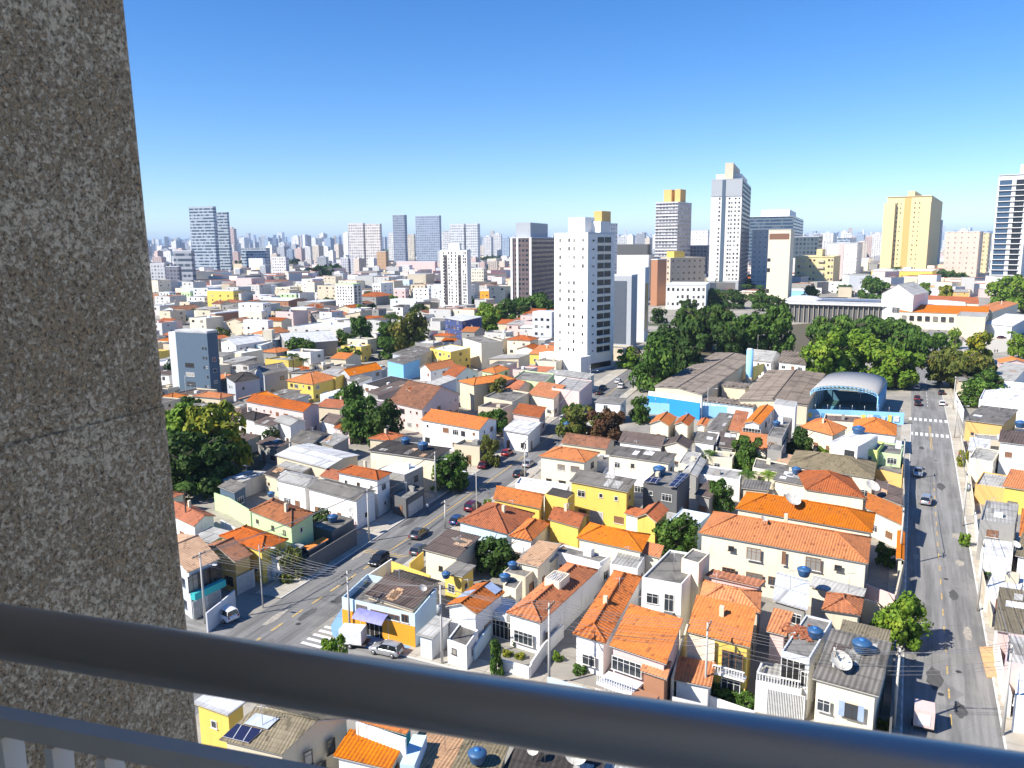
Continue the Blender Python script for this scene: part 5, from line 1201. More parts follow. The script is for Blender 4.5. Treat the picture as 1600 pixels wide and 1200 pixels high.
# ---------------------------------------------------------------- school with blue fence, court, arena
def block(label, xl, xc, xr, yb, yt, rot=24, mat=None, cat='building', name='building', top=None, dmax=60, group=None, occ=True, roofm=None, left=None, right=None):
    """tower whose near corner stands at (xc, yb); left face runs to xl, right face to xr"""
    C = P(xc, yb); rot = max(rot, math.degrees(math.atan2(C.x, C.y)) + 4); th = rad(rot); u = Vector((math.cos(th), -math.sin(th), 0)); v = Vector((math.sin(th), math.cos(th), 0))
    def solve(dr, x, mx):
        lo, hi = 0.0, mx
        for _ in range(40):
            m = (lo + hi) / 2; q = proj(C + dr * m)[0]
            if (q > x) == (x < xc): lo = m
            else: hi = m
        return lo
    sc_ = proj(C)[2] / 300
    a = left or solve(-u, xl, 90 * max(1, sc_)); b = right or (solve(v, xr, dmax * max(1, sc_ * .6)) if xr > xc + 0.5 else a * .8)
    h = height_at(C, yt)
    k = [C, C + v * b, C + v * b - u * a, C - u * a]; ctr = (k[0] + k[2]) / 2
    t = thing(name, label, cat, (ctr.x, ctr.y, 0), 0, group)
    mb = MB(ctr)
    m = mat or WALL['w']
    n = 4
    for i in range(4):
        p, q = k[(i + 1) % 4], k[i]
        ln = (q - p).length; nb = max(1, round(ln / 3.0)); sc2 = 3.0 * nb / ln
        mb.face([(q.x, q.y, 0), (p.x, p.y, 0), (p.x, p.y, h), (q.x, q.y, h)][::-1], m, [(0, h), (ln * sc2, h), (ln * sc2, 0), (0, 0)])
    mb.build('wall', t)
    rb = MB(ctr); zt = h
    rm = roofm or WALL['wg']
    rb.prism([ctr + (p - ctr) * 1.01 for p in k], h, h + .7, rm)
    if top:
        for (s0, s1, q0, q1, hh, tm_) in top:
            rb.prism([C - u * a * s0 + v * b * q0, C - u * a * s1 + v * b * q0, C - u * a * s1 + v * b * q1, C - u * a * s0 + v * b * q1], h + .7, h + .7 + hh, tm_)
    rb.build('roof', t)
    if occ: OCC.append((ctr.x, ctr.y, .5 * math.hypot(a, b)))
    return dict(t=t, C=C, u=u, v=v, a=a, b=b, h=h, ctr=ctr, k=k)
def bwin(B, face, fr, zs, kind, w_, h_):
    """face 'l' (left, lit) from the near corner leftwards, 'r' from the corner to the right"""
    C, u, v = B['C'], B['u'], B['v']
    for f_ in fr:
        for z in zs:
            if R.random() < .07: continue
            if face == 'l': p = C - u * B['a'] * f_; ang = math.atan2(-u.y, -u.x) ; n = -v
            else: p = C + v * B['b'] * f_; n = u
            kind_ = R.choice((kind, kind, kind, 'w')) if kind == 'dark' else kind
            window(B['t'], B['ctr'], (p.x, p.y, z), math.atan2(n.y, n.x) - math.pi / 2, kind_, w_, h_ * R.choice((1, 1, .82)))
def bbox(B, face, f0, f1, z0, z1, o0, o1, m, name):
    C, u, v = B['C'], B['u'], B['v']; e, n, ln = (-u, -v, B['a']) if face == 'l' else (v, u, B['b'])
    mb = MB(B['ctr']); mb.prism([C + e * ln * f0 + n * o0, C + e * ln * f1 + n * o0, C + e * ln * f1 + n * o1, C + e * ln * f0 + n * o1], z0, z1, m); return mb.build(name, B['t'])
def plate(label, pxs, h, th, m, cat, name, walls=None):
    """roof on walls: polygon of eave pixels at height h"""
    pts = [P(*p, h) for p in pxs]; ctr = sum(pts, Vector()) / len(pts); ctr.z = 0
    t = thing(name, label, cat, ctr); mb = MB(ctr); mb.prism(pts, h - th, h, m); mb.build('roof', t)
    if walls:
        wb = MB(ctr); q = [ctr + (Vector((p.x, p.y, 0)) - ctr) * .96 for p in pts]; wb.prism(q, 0, h - th - .003, walls); wb.build('wall', t)
    OCC.append((ctr.x, ctr.y, max((Vector((p.x, p.y, 0)) - ctr).length for p in pts) * .8)); return t
H('left wing of the school under a long brown corrugated roof', (1022, 604), (1098, 617), (1180, 559), 5.2, 'gable', 'school', 'be', 'v', 0.09, square=False, cat='school', name='school_wing', wins=False)
H('right wing of the school under a wide brown corrugated roof', (1154, 625), (1263, 634), (1290, 585), 5.2, 'gable', 'school', 'be', 'v', 0.09, square=False, cat='school', name='school_wing', wins=False)
H('narrow linking roof between the two school wings', (1126, 603), (1166, 607), (1173, 600), 4.4, 'shed', 'school', 'be', 'u', 0.05, cat='school', name='school_wing', wins=False, occ=False)
H('low front canopy of the school behind the blue fence', (1096, 626), (1178, 637), (1184, 629), 4.0, 'shed', 'school', 'bl', 'u', 0.05, cat='school', name='school_wing', wins=False, occ=False)
H('white school block with pale gable roof behind the blue tower', (1166, 562), (1206, 566), (1220, 553), 6.0, 'gable', 'pale', 'w', 'u', 0.2, occ=False)
H('brown roofed school block with yellow emblem wall', (1216, 566), (1260, 571), (1262, 556), 6.0, 'gable', 'school', 'w', 'u', 0.2, occ=False)
SKYB = wallm('sky_blue_wall', (0.30, 0.60, 0.86), 0.3)
def poolw(): return wallm('strong_blue_band', (0.03, 0.28, 0.66), 0.2)
wall('white wall with strong blue band beside the school', [(1012, 618), (1094, 630)], 4.6, poolw(), .3, name='painted_wall')
wall('white upper band of the school side wall', [(1014, 611), (1097, 622)], 5.6, WALL['w'], .5, name='painted_wall')
fw = wall('long sky blue mural wall around the school', [(1000, 628), (1100, 634), (1180, 637), (1262, 639), (1330, 641), (1413, 645)], 3.2, SKYB, .3, name='mural_wall')
MUR = [plain('mural_' + str(i), c, .8, 0, .3) for i, c in enumerate(((.75, .6, .12), (.7, .7, .7), (.12, .35, .6), (.45, .65, .75)))]
for i in range(14):
    a, b = P(1266 + i * 10.4, 639.2 + i * .42, 3.2), P(1271 + i * 10.4, 639.4 + i * .42, 3.2); d = (b - a).normalized(); n = Vector((d.y, -d.x, 0)); n = n if n.y < 0 else -n
    mb = MB((0, 0, 0)); o = a + n * .17; hh = R.uniform(.9, 1.8); ww_ = R.uniform(.8, 1.6)
    mb.obox((o.x, o.y, 1.6), d * ww_ * .5, n * .01, (0, 0, hh * .5), MUR[i % 4]); q = mb.build('mural_panel', fw)
    q.location = -fw.location
posts = [(1000 + i * 19, 0) for i in range(14)]
for i in range(22):
    x = 1005 + i * 19.2; yy = [(1000, 628), (1100, 634), (1180, 637), (1262, 639), (1330, 641), (1413, 645)]
    for (x0, y0), (x1, y1) in zip(yy, yy[1:]):
        if x0 <= x < x1:
            p = P(x, y0 + (y1 - y0) * (x - x0) / (x1 - x0), 3.2); mb = MB((0, 0, 0)); mb.tube((p.x, p.y, 3.2), (p.x, p.y, 4.6), .06, .06, METAL, 5); q = mb.build('fence_post', fw); q.location = -fw.location
# blue cylinder water tower
p = P(1170, 597); t = thing('water_tower', 'tall sky blue cylindrical water tower of the school', 'water tower', p)
r_ = 5.2 * proj(p)[2] / F; h_ = height_at(p, 546)
mb = MB(); mb.lathe((0, 0, 0), [(r_, 0), (r_, h_ * .16)], WALL['be'], 24); mb.build('base', t)
mb = MB(); mb.lathe((0, 0, h_ * .16), [(r_, 0), (r_, h_ * .84), (r_ * .8, h_ * .84)], SKYB, 24); mb.build('shaft', t)
mb = MB(); mb.lathe((0, 0, h_), [(r_ * .82, 0), (r_ * .82, .35), (0, .4)], WALL['wg'], 20); mb.build('cap', t)
# yellow and blue triangular wall
a, b, c_ = P(1176, 597), P(1213, 583), P(1200, 600); t = thing('painted_gable_wall', 'triangular wall painted blue and yellow beside the water tower', 'wall', a)
mb = MB(a); n = Vector((.35, -.93, 0)) * .15; d = (b - a); d.z = 0; ht = height_at(a, 573)
tri = [a + Vector((0, 0, .5)), b + Vector((0, 0, ht)), a + Vector((0, 0, ht))]
mb.face([p_ + n for p_ in tri], plain('yellow_paint', (.72, .62, .2), .8)); mb.face([p_ - n for p_ in tri][::-1], WALL['ye'])
for i in range(3): mb.face([tri[i] + n, tri[i] - n, tri[(i + 1) % 3] - n, tri[(i + 1) % 3] + n], WALL['ye'])
mb.build('wall', t)
# sports court: barrel vault on blue columns
he, a, b = 6.6, P(1267, 612, 6.6), P(1372, 619, 6.6); back = P(1402, 597, 6.6); V = back - b; V = V - (b - a).normalized() * V.dot((b - a).normalized()) * .6
u = b - a; ctr = a + u * .5 + V * .5; ctr.z = 0
t = thing('sports_court', 'covered sports court with grey barrel vault and sky blue columns', 'sports court', ctr); OCC.append((ctr.x, ctr.y, 13))
VAULT = plain('vault_sheet', (0.36, 0.35, 0.335), .6, 0, .12); mb = MB(ctr); n = 24; rise = 2.3
arc = [(a + u * (.5 - .5 * math.cos(math.pi * i / n)) + Vector((0, 0, rise * math.sin(math.pi * i / n) ** .8))) for i in range(n + 1)]
mb.grid_mesh([p_ for q_ in arc for p_ in (q_, q_ + V * .5, q_ + V)], [(3 * i + k, 3 * i + 3 + k, 3 * i + 4 + k, 3 * i + 1 + k) for i in range(n) for k in (0, 1)], VAULT, True)
o_ = mb.build('vault', t); sm = o_.modifiers.new('thick', 'SOLIDIFY'); sm.thickness = .25
for s_ in (0, 1):
    for i in range(8):
        q = a + u * s_ + V * i / 7; mb = MB(ctr); mb.tube((q.x, q.y, 0), (q.x, q.y, he), .14, .14, SKYB, 6); mb.build('column', t)
mb = MB(ctr)
for i in range(n):
    for dz in (-.35, -1.1): mb.tube(arc[i] + Vector((0, 0, dz)), arc[i + 1] + Vector((0, 0, dz)), .08, .08, SKYB, 5)
    mb.tube(arc[i] + Vector((0, 0, -.35)), arc[i + 1] + Vector((0, 0, -1.1)), .06, .06, SKYB, 5)
mb.build('arch_truss', t)
mb = MB(ctr); f4 = [a, b, b + V, a + V]; mb.face([(q.x, q.y, .02) for q in f4], COURT); mb.build('court_floor', t)
mb = MB(ctr); f4 = [a + u * .08 + V * .02, a + u * .55 + V * .02, a + u * .6 + V * .6, a + u * .08 + V * .6]; mb.face([(q.x, q.y, .026) for q in f4], COURT_B); mb.build('court_marking', t)
mb = MB(ctr); q0, q1 = a + V * .98, b + V * .98; d = (q1 - q0).normalized(); nn_ = Vector((-d.y, d.x, 0)) * .12; mb.prism([q0 - nn_, q1 - nn_, q1 + nn_, q0 + nn_], 0, 3.0, wallm('court_back', (.07, .17, .24), .3)); mb.build('back_wall', t)
mb = MB(ctr); q = a + u * .62 + V * .9; mb.obox((q.x, q.y, 3.6), (.9, 0, 0), (0, .05, 0), (0, 0, .55), PAINT['white']); mb.tube((q.x, q.y + .3, 0), (q.x, q.y + .3, 3.4), .08, .08, METAL, 6); mb.build('hoop', t)
# arena with slim columns and solar roof
A_ = block('long dark walled arena with slim white columns and solar roof', 1226, 1388, 1396, 509, 477, 12, WALL['dg'], 'arena', 'arena', roofm=TILE['white'], right=40)
for i in range(22): bbox(A_, 'l', i / 21 - .0018, i / 21 + .0018, 0, A_['h'] - .05, .3, 1.0, WALL['be'], 'column')
bbox(A_, 'l', -.01, 1.01, A_['h'] - .6, A_['h'] + .1, 1.1, 2.2, WALL['w'], 'eave')
mb = MB(A_['ctr']); C, u_, v_, aa, bb, h_ = [A_[k] for k in ('C', 'u', 'v', 'a', 'b', 'h')]
ms = plain('arena_panels', (.16, .17, .22), .3)
for i in range(26):
    q = C - u_ * aa * (.03 + i * .029) + v_ * bb * .45; mb.obox((q.x, q.y, h_ + 1.2), u_ * aa * .012, v_ * 9, (0, 0, .12), ms)
tag(mb.build('solar_panels'), 'row of grey solar panels along the arena roof', 'solar panels', 'solar panel fields on the roofs')
mb = MB(A_['ctr']); q = C - u_ * aa * .86 + v_ * bb * .4; mb.lathe((q.x, q.y, h_ + .7), [(aa * .2, 0), (aa * .13, 2.2), (0, 3.0)], TILE['white'], 20); mb.build('dome', A_['t'])
# gabled white hall, yellow school with orange roof, grey box, canopy
G_ = H('white gabled hall with pediment behind the arena', (1377, 459), (1428, 462), (1440, 456), 18, 'gable', 'pale', 'w', 'v', 0.55, cat='hall', name='gabled_hall', wins=False); row(G_, 0, [8], [.45, .53], 'w', 3, 3)
Y_ = H('long yellow college with orange tiled roof', (1405, 487), (1545, 492), (1544, 484), 9, 'gable', 'orange', 'cr', 'u', 0.16, cat='college', name='college', wins=False, density=.5)
row(Y_, 0, [4.5], [.06 + i * .09 for i in range(9)], 'dark', 2.2, 2.6)
H('white blue courtyard roof behind the yellow college', (1430, 479), (1512, 483), (1508, 472), 9.5, 'gable', 'white', 'w', 'v', 0.05, wins=False, occ=False)
H('orange tiled rear wing of the yellow college', (1512, 484), (1552, 487), (1542, 471), 9, 'gable', 'orange', 'cr', 'v', 0.14, wins=False, occ=False, cat='college', name='college')
H('rust tiled back wing of the yellow college', (1425, 470), (1530, 475), (1526, 468), 9, 'gable', 'rust', 'cr', 'u', 0.12, wins=False, occ=False, cat='college', name='college')
H('blank grey box at the corner of the yellow college', (1494, 494), (1540, 496), (1546, 486), 10, 'flat', 'pale', 'be', parapet=.4, wins=False)
H('pale blue steel canopy over a loading bay', (1538, 506), (1582, 510), (1568, 489), 6, 'shed', 'white', 'wg', 'u', .05, wins=False, cat='canopy', name='canopy')
# ---------------------------------------------------------------- towers that can be told apart
Wt, Cr = WALL['w'], WALL['cr']
def floors_(h, f0=4.0, fh=3.0): return [f0 + i * fh for i in range(int((h - f0 - 1.2) / fh) + 1)]
T1 = block('tall plain white residential tower with dark stacked balconies on its right side', 866, 917, 958, 582, 366, 44, Wt, 'tower', 'apartment_tower', top=[(.25, .75, .2, .55, 5.5, Wt), (.0, .3, .45, .8, 4, Wt)])
zs = floors_(T1['h'], 7.5, T1['h'] / 16.2)
bwin(T1, 'l', [.14, .40, .55, .82], zs, 'dark', .75, 1.15); bwin(T1, 'r', [.2], zs, 'dark', 1.1, .6)
BALC = plain('dark_balcony', (.02, .022, .026), .25)
for z in zs:
    bbox(T1, 'r', .34, .86, z - .7, z - .55, .03, .9, Wt, 'balcony_slab'); bbox(T1, 'r', .35, .585, z - .5, z + 1.5, .02, .08, BALC, 'balcony_recess'); bbox(T1, 'r', .61, .85, z - .5, z + 1.5, .02, .08, BALC, 'balcony_recess')
bbox(T1, 'l', -.12, 1.15, 0, 6.5, .1, 6, Wt, 'podium'); bbox(T1, 'r', .1, .9, 1, 3, .02, .1, BALC, 'podium_window')
DG = facade('dark_flats', (.10, .085, .085), (.02, .025, .03), 3, 2.5, .6, .5)
T2 = block('dark brown and white apartment tower left of the tall white tower', 814, 831, 874, 500, 372, 20, facade('brown_flats', (.16, .12, .12), (.02, .03, .04), 3, 2.6, .65, .5), 'tower', 'apartment_tower', top=[(.2, .9, .1, .7, 9, WALL['gy'])], left=14, dmax=90)
for f_ in (.0, .62, .9): bbox(T2, 'r' if False else 'l', f_, f_ + .1, 0, T2['h'], .02, .4, Wt, 'white_pier')
T3 = block('white tower with grey crown and ochre lift core behind the white tower', 916, 938, 963, 480, 350, 40, facade('white_flats', (.75, .74, .72), (.12, .13, .15), 3, 3, .4, .4), 'tower', 'apartment_tower', top=[(.2, .75, .2, .75, 9, WALL['oc'])])
T4 = block('balconied grey white tower with two ochre boxes on top', 1022, 1056, 1077, 448, 316, 34, facade('balcony_flats', (.52, .50, .49), (.16, .16, .17), 4.6, 4, .75, .55), 'tower', 'apartment_tower', top=[(.1, .35, .3, .7, 14, WALL['oc']), (.5, .85, .3, .7, 14, WALL['oc'])], dmax=90)
for i in range(26): 
    z = 6 + i * T4['h'] / 27
    bbox(T4, 'l', -.02, 1.02, z, z + .5, .05, 1.4, WALL['wg'], 'balcony_slab')
T5 = block('tallest tower with white body, grey top and dark central stripe', 1106, 1153, 1166, 462, 280, 20, Wt, 'tower', 'apartment_tower', top=[(.1, .35, .2, .9, 6, Wt), (.35, .62, .1, .8, 15, WALL['be']), (.65, .95, .2, .9, 6, Wt)], roofm=WALL['gy'], dmax=120)
hh = T5['h']; bbox(T5, 'l', 0, 1, hh * .86, hh, .05, .5, WALL['gy'], 'grey_crown'); bbox(T5, 'l', 0, 1, 0, hh * .13, .05, .5, WALL['gy'], 'grey_base'); bbox(T5, 'l', .55, .645, 0, hh, .6, 1.0, WALL['bg'], 'stair_stripe')
T5R = bbox(T5, 'r', 0, 1, 0, hh - .1, .1, .6, facade('dark_side', (.13, .13, .14), (.02, .02, .025), 4, 4, .6, .5), 'dark_side')
fh5 = hh * .73 / 20
bwin(T5, 'l', [.08, .2, .32, .40, .72], [hh * .14 + i * fh5 for i in range(20)], 'dark', 1.5, 1.6)
T6 = block('dark glass office tower behind, with horizontal bands', 1166, 1236, 1252, 420, 338, 14, facade('glass_bands', (.14, .18, .22), (.03, .06, .10), 6, 3, 1, .62, True), 'office tower', 'office_tower', top=[(.15, .8, .2, .8, 14, Wt)], dmax=100)
T7 = block('cream slab tower with rounded corner and brown attic windows', 1196, 1230, 1236, 474, 360, 16, Cr, 'tower', 'apartment_tower', dmax=60, roofm=Cr)
bbox(T7, 'l', .06, .96, T7['h'] * .88, T7['h'] * .96, .02, .12, FRAME_B, 'attic_window'); bwin(T7, 'l', [.93], [8 + i * 8.2 for i in range(int((T7['h'] - 22) / 8.2))], 'dark', 2.2, 3.0)
T8 = block('white slab tower with few windows left of the cream slab', 1172, 1197, 1200, 452, 360, 16, facade('white_small', (.78, .76, .72), (.15, .14, .13), 5, 5, .22, .22), 'tower', 'apartment_tower')
T9 = block('yellow stepped tower with brown central recess', 1378, 1446, 1464, 432, 306, 8, WALL['ye'], 'tower', 'apartment_tower', top=[(.42, .58, .1, .6, 8, WALL['ye'])], roofm=WALL['ye'], dmax=110)
YW = wallm('light_yellow', (.74, .60, .32), .2)
for o in T9['t'].children: o.material_slots[0].link = 'OBJECT'; o.material_slots[0].material = YW
hh = T9['h']; bbox(T9, 'l', .45, .60, 0, hh, .05, .2, WALL['oc'], 'central_recess'); bbox(T9, 'l', 0, .2, 0, hh - 8, .3, 5, YW, 'side_pier'); bbox(T9, 'l', .8, 1.06, 0, hh - 8, .3, 5, YW, 'side_pier')
bwin(T9, 'l', [.26, .36, .68, .76], [10 + i * (hh - 20) / 14 for i in range(15)], 'dark', 1.4, 2.2)
block('broad yellow podium of the stepped yellow tower', 1360, 1455, 1462, 446, 424, 8, WALL['ye'], 'podium', 'podium_building')
T10 = block('white and blue tower at the right edge with wide balconies', 1544, 1592, 1640, 452, 272, 20, Wt, 'tower', 'apartment_tower', top=[(.0, .45, .2, .8, 12, WALL['be'])], dmax=120)
hh = T10['h']; z5 = [14 + i * (hh - 18) / 18 for i in range(18)]
for z in z5:
    bbox(T10, 'l', .12, .42, z, z + 4.6, .03, .1, BALC, 'glazed_balcony'); bbox(T10, 'l', .55, .95, z, z + 4.6, .03, .1, plain('blue_glass', (.05, .09, .15), .12), 'glazed_balcony'); bbox(T10, 'l', .1, .98, z - .7, z - .1, .05, 1.5, Wt, 'balcony_slab')
T11 = block('white tower with red sign cap and two dark window columns', 690, 731, 737, 484, 392, 30, Wt, 'tower', 'apartment_tower', top=[(.3, .7, .2, .7, 5, Wt)])
hb_ = T11; bbox(T11, 'l', .3, .7, T11['h'] + 3.2, T11['h'] + 5.4, -2.6, -2.4, WALL['rd'], 'red_sign')
bwin(T11, 'l', [.06, .13, .42, .58, .68, .88], floors_(T11['h'], 5, (T11['h'] - 6) / 16.5), 'dark', 1.1, 1.5)
for f_ in (.28, .8): bbox(T11, 'l', f_ - .06, f_ + .06, 3, T11['h'] - 3, .03, .1, DG, 'balcony_column')
T12 = block('white eight storey block with pale green top floor', 526, 554, 567, 492, 445, 26, Wt, 'tower', 'apartment_block', roofm=WALL['gr'])
bwin(T12, 'l', [.12, .27, .42, .57, .72, .87], floors_(T12['h'], 4, (T12['h'] - 4) / 8.2), 'dark', 1.0, 1.2); bwin(T12, 'r', [.25, .7], floors_(T12['h'], 4, (T12['h'] - 4) / 8.2), 'dark', 2.4, 1.6)
OB = facade('banded_office', (.46, .52, .58), (.07, .105, .15), 5.2, 3, 1, .58, True)
T13 = block('tallest left office tower of striped glass, front slab', 303, 340, 345, 430, 323, 14, OB, 'office tower', 'office_tower', dmax=50, roofm=WALL['gy'])
T13b = block('lower right slab of the striped office tower', 341, 361, 364, 428, 332, 14, OB, 'office tower', 'office_tower', dmax=50, roofm=WALL['gy'])
block('long striped podium of the striped office towers', 306, 386, 392, 434, 429, 14, OB, 'podium', 'podium_building')
block('grey banded office block by the stucco wall', 275, 303, 308, 452, 392, 14, facade('grey_band', (.36, .38, .42), (.06, .08, .11), 6, 3, 1, .5, True), 'office building', 'office_building')
block('brown gridded flats in front of the grey banded office', 262, 282, 286, 455, 417, 14, facade('grid_flats', (.20, .20, .24), (.06, .06, .08), 4, 4, .6, .5), 'apartment block', 'apartment_block')
block('pale flats at the edge of the stucco wall', 238, 260, 264, 452, 412, 14, facade('pale_flats', (.55, .55, .56), (.12, .13, .15), 4, 4, .5, .5), 'apartment block', 'apartment_block')
block('blue grey office pair right of the striped towers', 379, 418, 424, 428, 388, 14, OB, 'office building', 'office_building')
block('pure white stepped slab before the blue grey office', 390, 412, 416, 432, 404, 14, WALL['w'], 'office building', 'office_building')
block('white flats with balconies right of the white slab', 427, 448, 453, 438, 402, 20, facade('white_balc', (.72, .70, .70), (.18, .16, .17), 4, 4, .5, .5), 'apartment block', 'apartment_block')
tw = [('left of two beige twin towers with ribbed bands', 547, 570, 573, 424, 349, (.68, .64, .62)), ('right of two beige twin towers with ribbed bands', 573, 596, 599, 424, 350, (.70, .65, .61)),
      ('slim dark grey tower left of the broad blue tower', 616, 634, 638, 418, 336, (.30, .34, .42)), ('broad blue grey tower with many bays', 651, 688, 691, 416, 337, (.36, .42, .52)),
      ('tall white tower right of the broad blue tower, first', 704, 726, 730, 420, 350, (.66, .68, .70)), ('tall white tower right of the broad blue tower, second', 729, 747, 751, 420, 350, (.62, .66, .70)),
      ('lower white tower beside the first tall white one', 693, 708, 712, 414, 361, (.66, .66, .66)), ('cream tower between dark and broad blue towers', 638, 648, 650, 412, 366, (.66, .60, .50)), ('white tower left of the slim dark grey one', 608, 617, 619, 412, 364, (.7, .69, .66))]
for lb, x0, x1, x2, yb, yt, c in tw: block(lb, x0, x1, x2, yb, yt, 16, facade('far_' + lb[:18], c, dk(c, .3), 5.2, 4.5, .62, .5), 'tower', 'apartment_tower')
block('tan corner block with few windows before the twin towers', 590, 604, 608, 434, 393, 24, facade('tan_flats', (.46, .30, .18), (.2, .13, .08), 5, 6, .2, .3), 'apartment block', 'apartment_block')
block('left half of a grey pair before the twin towers', 533, 545, 548, 432, 403, 24, facade('pair', (.5, .5, .54), (.14, .14, .16), 4, 4, .4, .5), 'apartment block', 'apartment_block')
block('right half of a grey pair before the twin towers', 547, 557, 560, 432, 402, 24, facade('pair', (.5, .5, .54), (.14, .14, .16), 4, 4, .4, .5), 'apartment block', 'apartment_block')
block('small white tower with dark cap behind the white balcony tower', 626, 640, 645, 434, 415, 24, facade('white_flats', (.75, .74, .72), (.12, .13, .15), 3, 3, .4, .4), 'apartment block', 'apartment_block')
block('large pale shopping hall with stained front', 620, 680, 684, 430, 409, 24, WALL['pk'], 'shopping hall', 'shopping_hall')
block('cream square flats right of the white balcony tower', 734, 756, 762, 455, 420, 30, facade('cream_flats', (.66, .62, .5), (.16, .15, .14), 3.4, 3, .5, .45), 'apartment block', 'apartment_block')
# right-hand middle distance
block('dark roofed white office with blank lower front', 962, 1012, 1018, 470, 398, 18, WALL['w'], 'office building', 'office_building', top=[(.05, 1, .1, .9, 8, WALL['dg'])], roofm=WALL['dg'])
T20 = block('curved grey office with tall glazed strip beside white tower', 965, 985, 994, 548, 432, 26, WALL['gy'], 'office building', 'office_building', left=11)
bbox(T20, 'l', .2, .8, 3, T20['h'] - 2, .03, .15, plain('strip_glass', (.10, .12, .15), .15), 'glazed_strip')
block('dark slab beside the curved grey office', 952, 966, 969, 545, 432, 26, WALL['dg'], 'office building', 'office_building')
T21 = block('grey tower with yellow mirrored glass, right of the curved office', 985, 1006, 1012, 534, 420, 26, WALL['wg'], 'office building', 'office_building', left=14)
bbox(T21, 'r', .05, .8, 6, T21['h'] * .8, .03, .15, plain('amber_glass', (.28, .2, .06), .15), 'glazed_strip')
T22 = block('beige apartment block with orange brick left side', 1018, 1046, 1100, 470, 404, 60, facade('beige_flats', (.56, .47, .37), (.12, .10, .09), 5, 6, .35, .35), 'apartment block', 'apartment_block', top=[(.2, .6, .2, .5, 5, WALL['ye'])], roofm=WALL['be'])
block('orange brick slab at the left of the beige apartments', 1016, 1026, 1040, 478, 406, 50, WALL['br'], 'apartment block', 'apartment_block')
T23 = block('low white flats with small dark windows under the beige ones', 1040, 1102, 1108, 484, 446, 10, Wt, 'apartment block', 'apartment_block')
bwin(T23, 'l', [.06, .18, .3, .45, .58, .7, .82, .94], [3 + i * 5.2 for i in range(int(T23['h'] / 5.4))], 'dark', 1.6, 2.2)
T24 = block('cream balconied flats right of the cream slab', 1240, 1300, 1314, 454, 402, 10, YW, 'apartment block', 'apartment_block', top=[(.35, .5, .2, .6, 7, YW)], roofm=YW)
hh = T24['h']; bwin(T24, 'l', [.04, .12, .5, .6, .9], [4 + i * 6.2 for i in range(int(hh / 6.4))], 'dark', 1.8, 2.0)
for i in range(int(hh / 6.4)): bbox(T24, 'l', .72, .84, 3 + i * 6.2, 5.4 + i * 6.2, .03, 1.6, WALL['be'], 'balcony'); bbox(T24, 'l', .25, .40, 3 + i * 6.2, 5.4 + i * 6.2, .03, 1.6, WALL['be'], 'balcony')
T25 = block('white flats with brick stripe behind the cream balconies', 1290, 1336, 1344, 440, 380, 12, facade('white_small', (.78, .76, .72), (.15, .14, .13), 5, 5, .22, .22), 'apartment block', 'apartment_block')
bbox(T25, 'l', .45, .62, 0, T25['h'], .03, .5, WALL['pk'], 'brick_stripe')
block('dark green glass office behind the cream slab', 1234, 1276, 1282, 432, 370, 14, facade('green_glass', (.08, .11, .13), (.02, .035, .05), 6, 5, .6, .6), 'office building', 'office_building')
block('white hall with arched crown near the yellow tower', 1270, 1300, 1306, 400, 364, 14, Wt, 'hall', 'office_building')
block('blue banded offices left of the yellow tower', 1306, 1326, 1340, 408, 372, 14, OB, 'office building', 'office_building')
block('beige pair of slabs right of the yellow tower', 1472, 1524, 1530, 439, 362, 8, facade('beige_pair', (.62, .50, .42), (.24, .17, .15), 6, 7, .22, .3), 'apartment block', 'apartment_block')
block('dark shaded slab just right of the yellow tower', 1452, 1464, 1467, 424, 344, 8, WALL['gy'], 'apartment block', 'apartment_block')
block('pale yellow flats between beige pair and right tower', 1522, 1540, 1544, 430, 364, 8, facade('yellow_flats', (.66, .56, .34), (.3, .22, .12), 6, 6, .4, .4), 'apartment block', 'apartment_block')
block('white flats in the gap behind the tallest tower', 1078, 1104, 1106, 430, 360, 14, facade('white_small', (.78, .76, .72), (.15, .14, .13), 5, 5, .22, .22), 'apartment block', 'apartment_block')
block('grey shop block in front of the balconied tower', 1076, 1104, 1107, 445, 384, 14, facade('grid_flats', (.20, .20, .24), (.06, .06, .08), 4, 4, .6, .5), 'apartment block', 'apartment_block')
block('low blue office roof beside the cream slab', 1230, 1262, 1266, 464, 455, 14, SKYB, 'office building', 'office_building')
# blue-grey six storey building with faceted front beside the stucco wall
T30 = block('blue grey seven storey building with white roof beside the stucco wall', 282, 331, 347, 625, 521, 24, WALL['bg'], 'office building', 'office_building', roofm=TILE['white'])  # wall colour is darkened to hold the shade this building stands in
bbox(T30, 'l', .98, 1.25, 0, T30['h'] - .1, -8, -.3, WALL['wg'], 'lit_wing')  # paler wall colour stands for sunlight on the left face
for i, z in enumerate([4 + j * 3.0 for j in range(5)]): bwin(T30, 'l', [.62], [z], 'dark', 3.6, 1.3); bwin(T30, 'l', [.16, .07], [z], 'dark', .6, .6)
bwin(T30, 'r', [.5], [5, 8.5, 12], 'w', 1.5, 1.2)
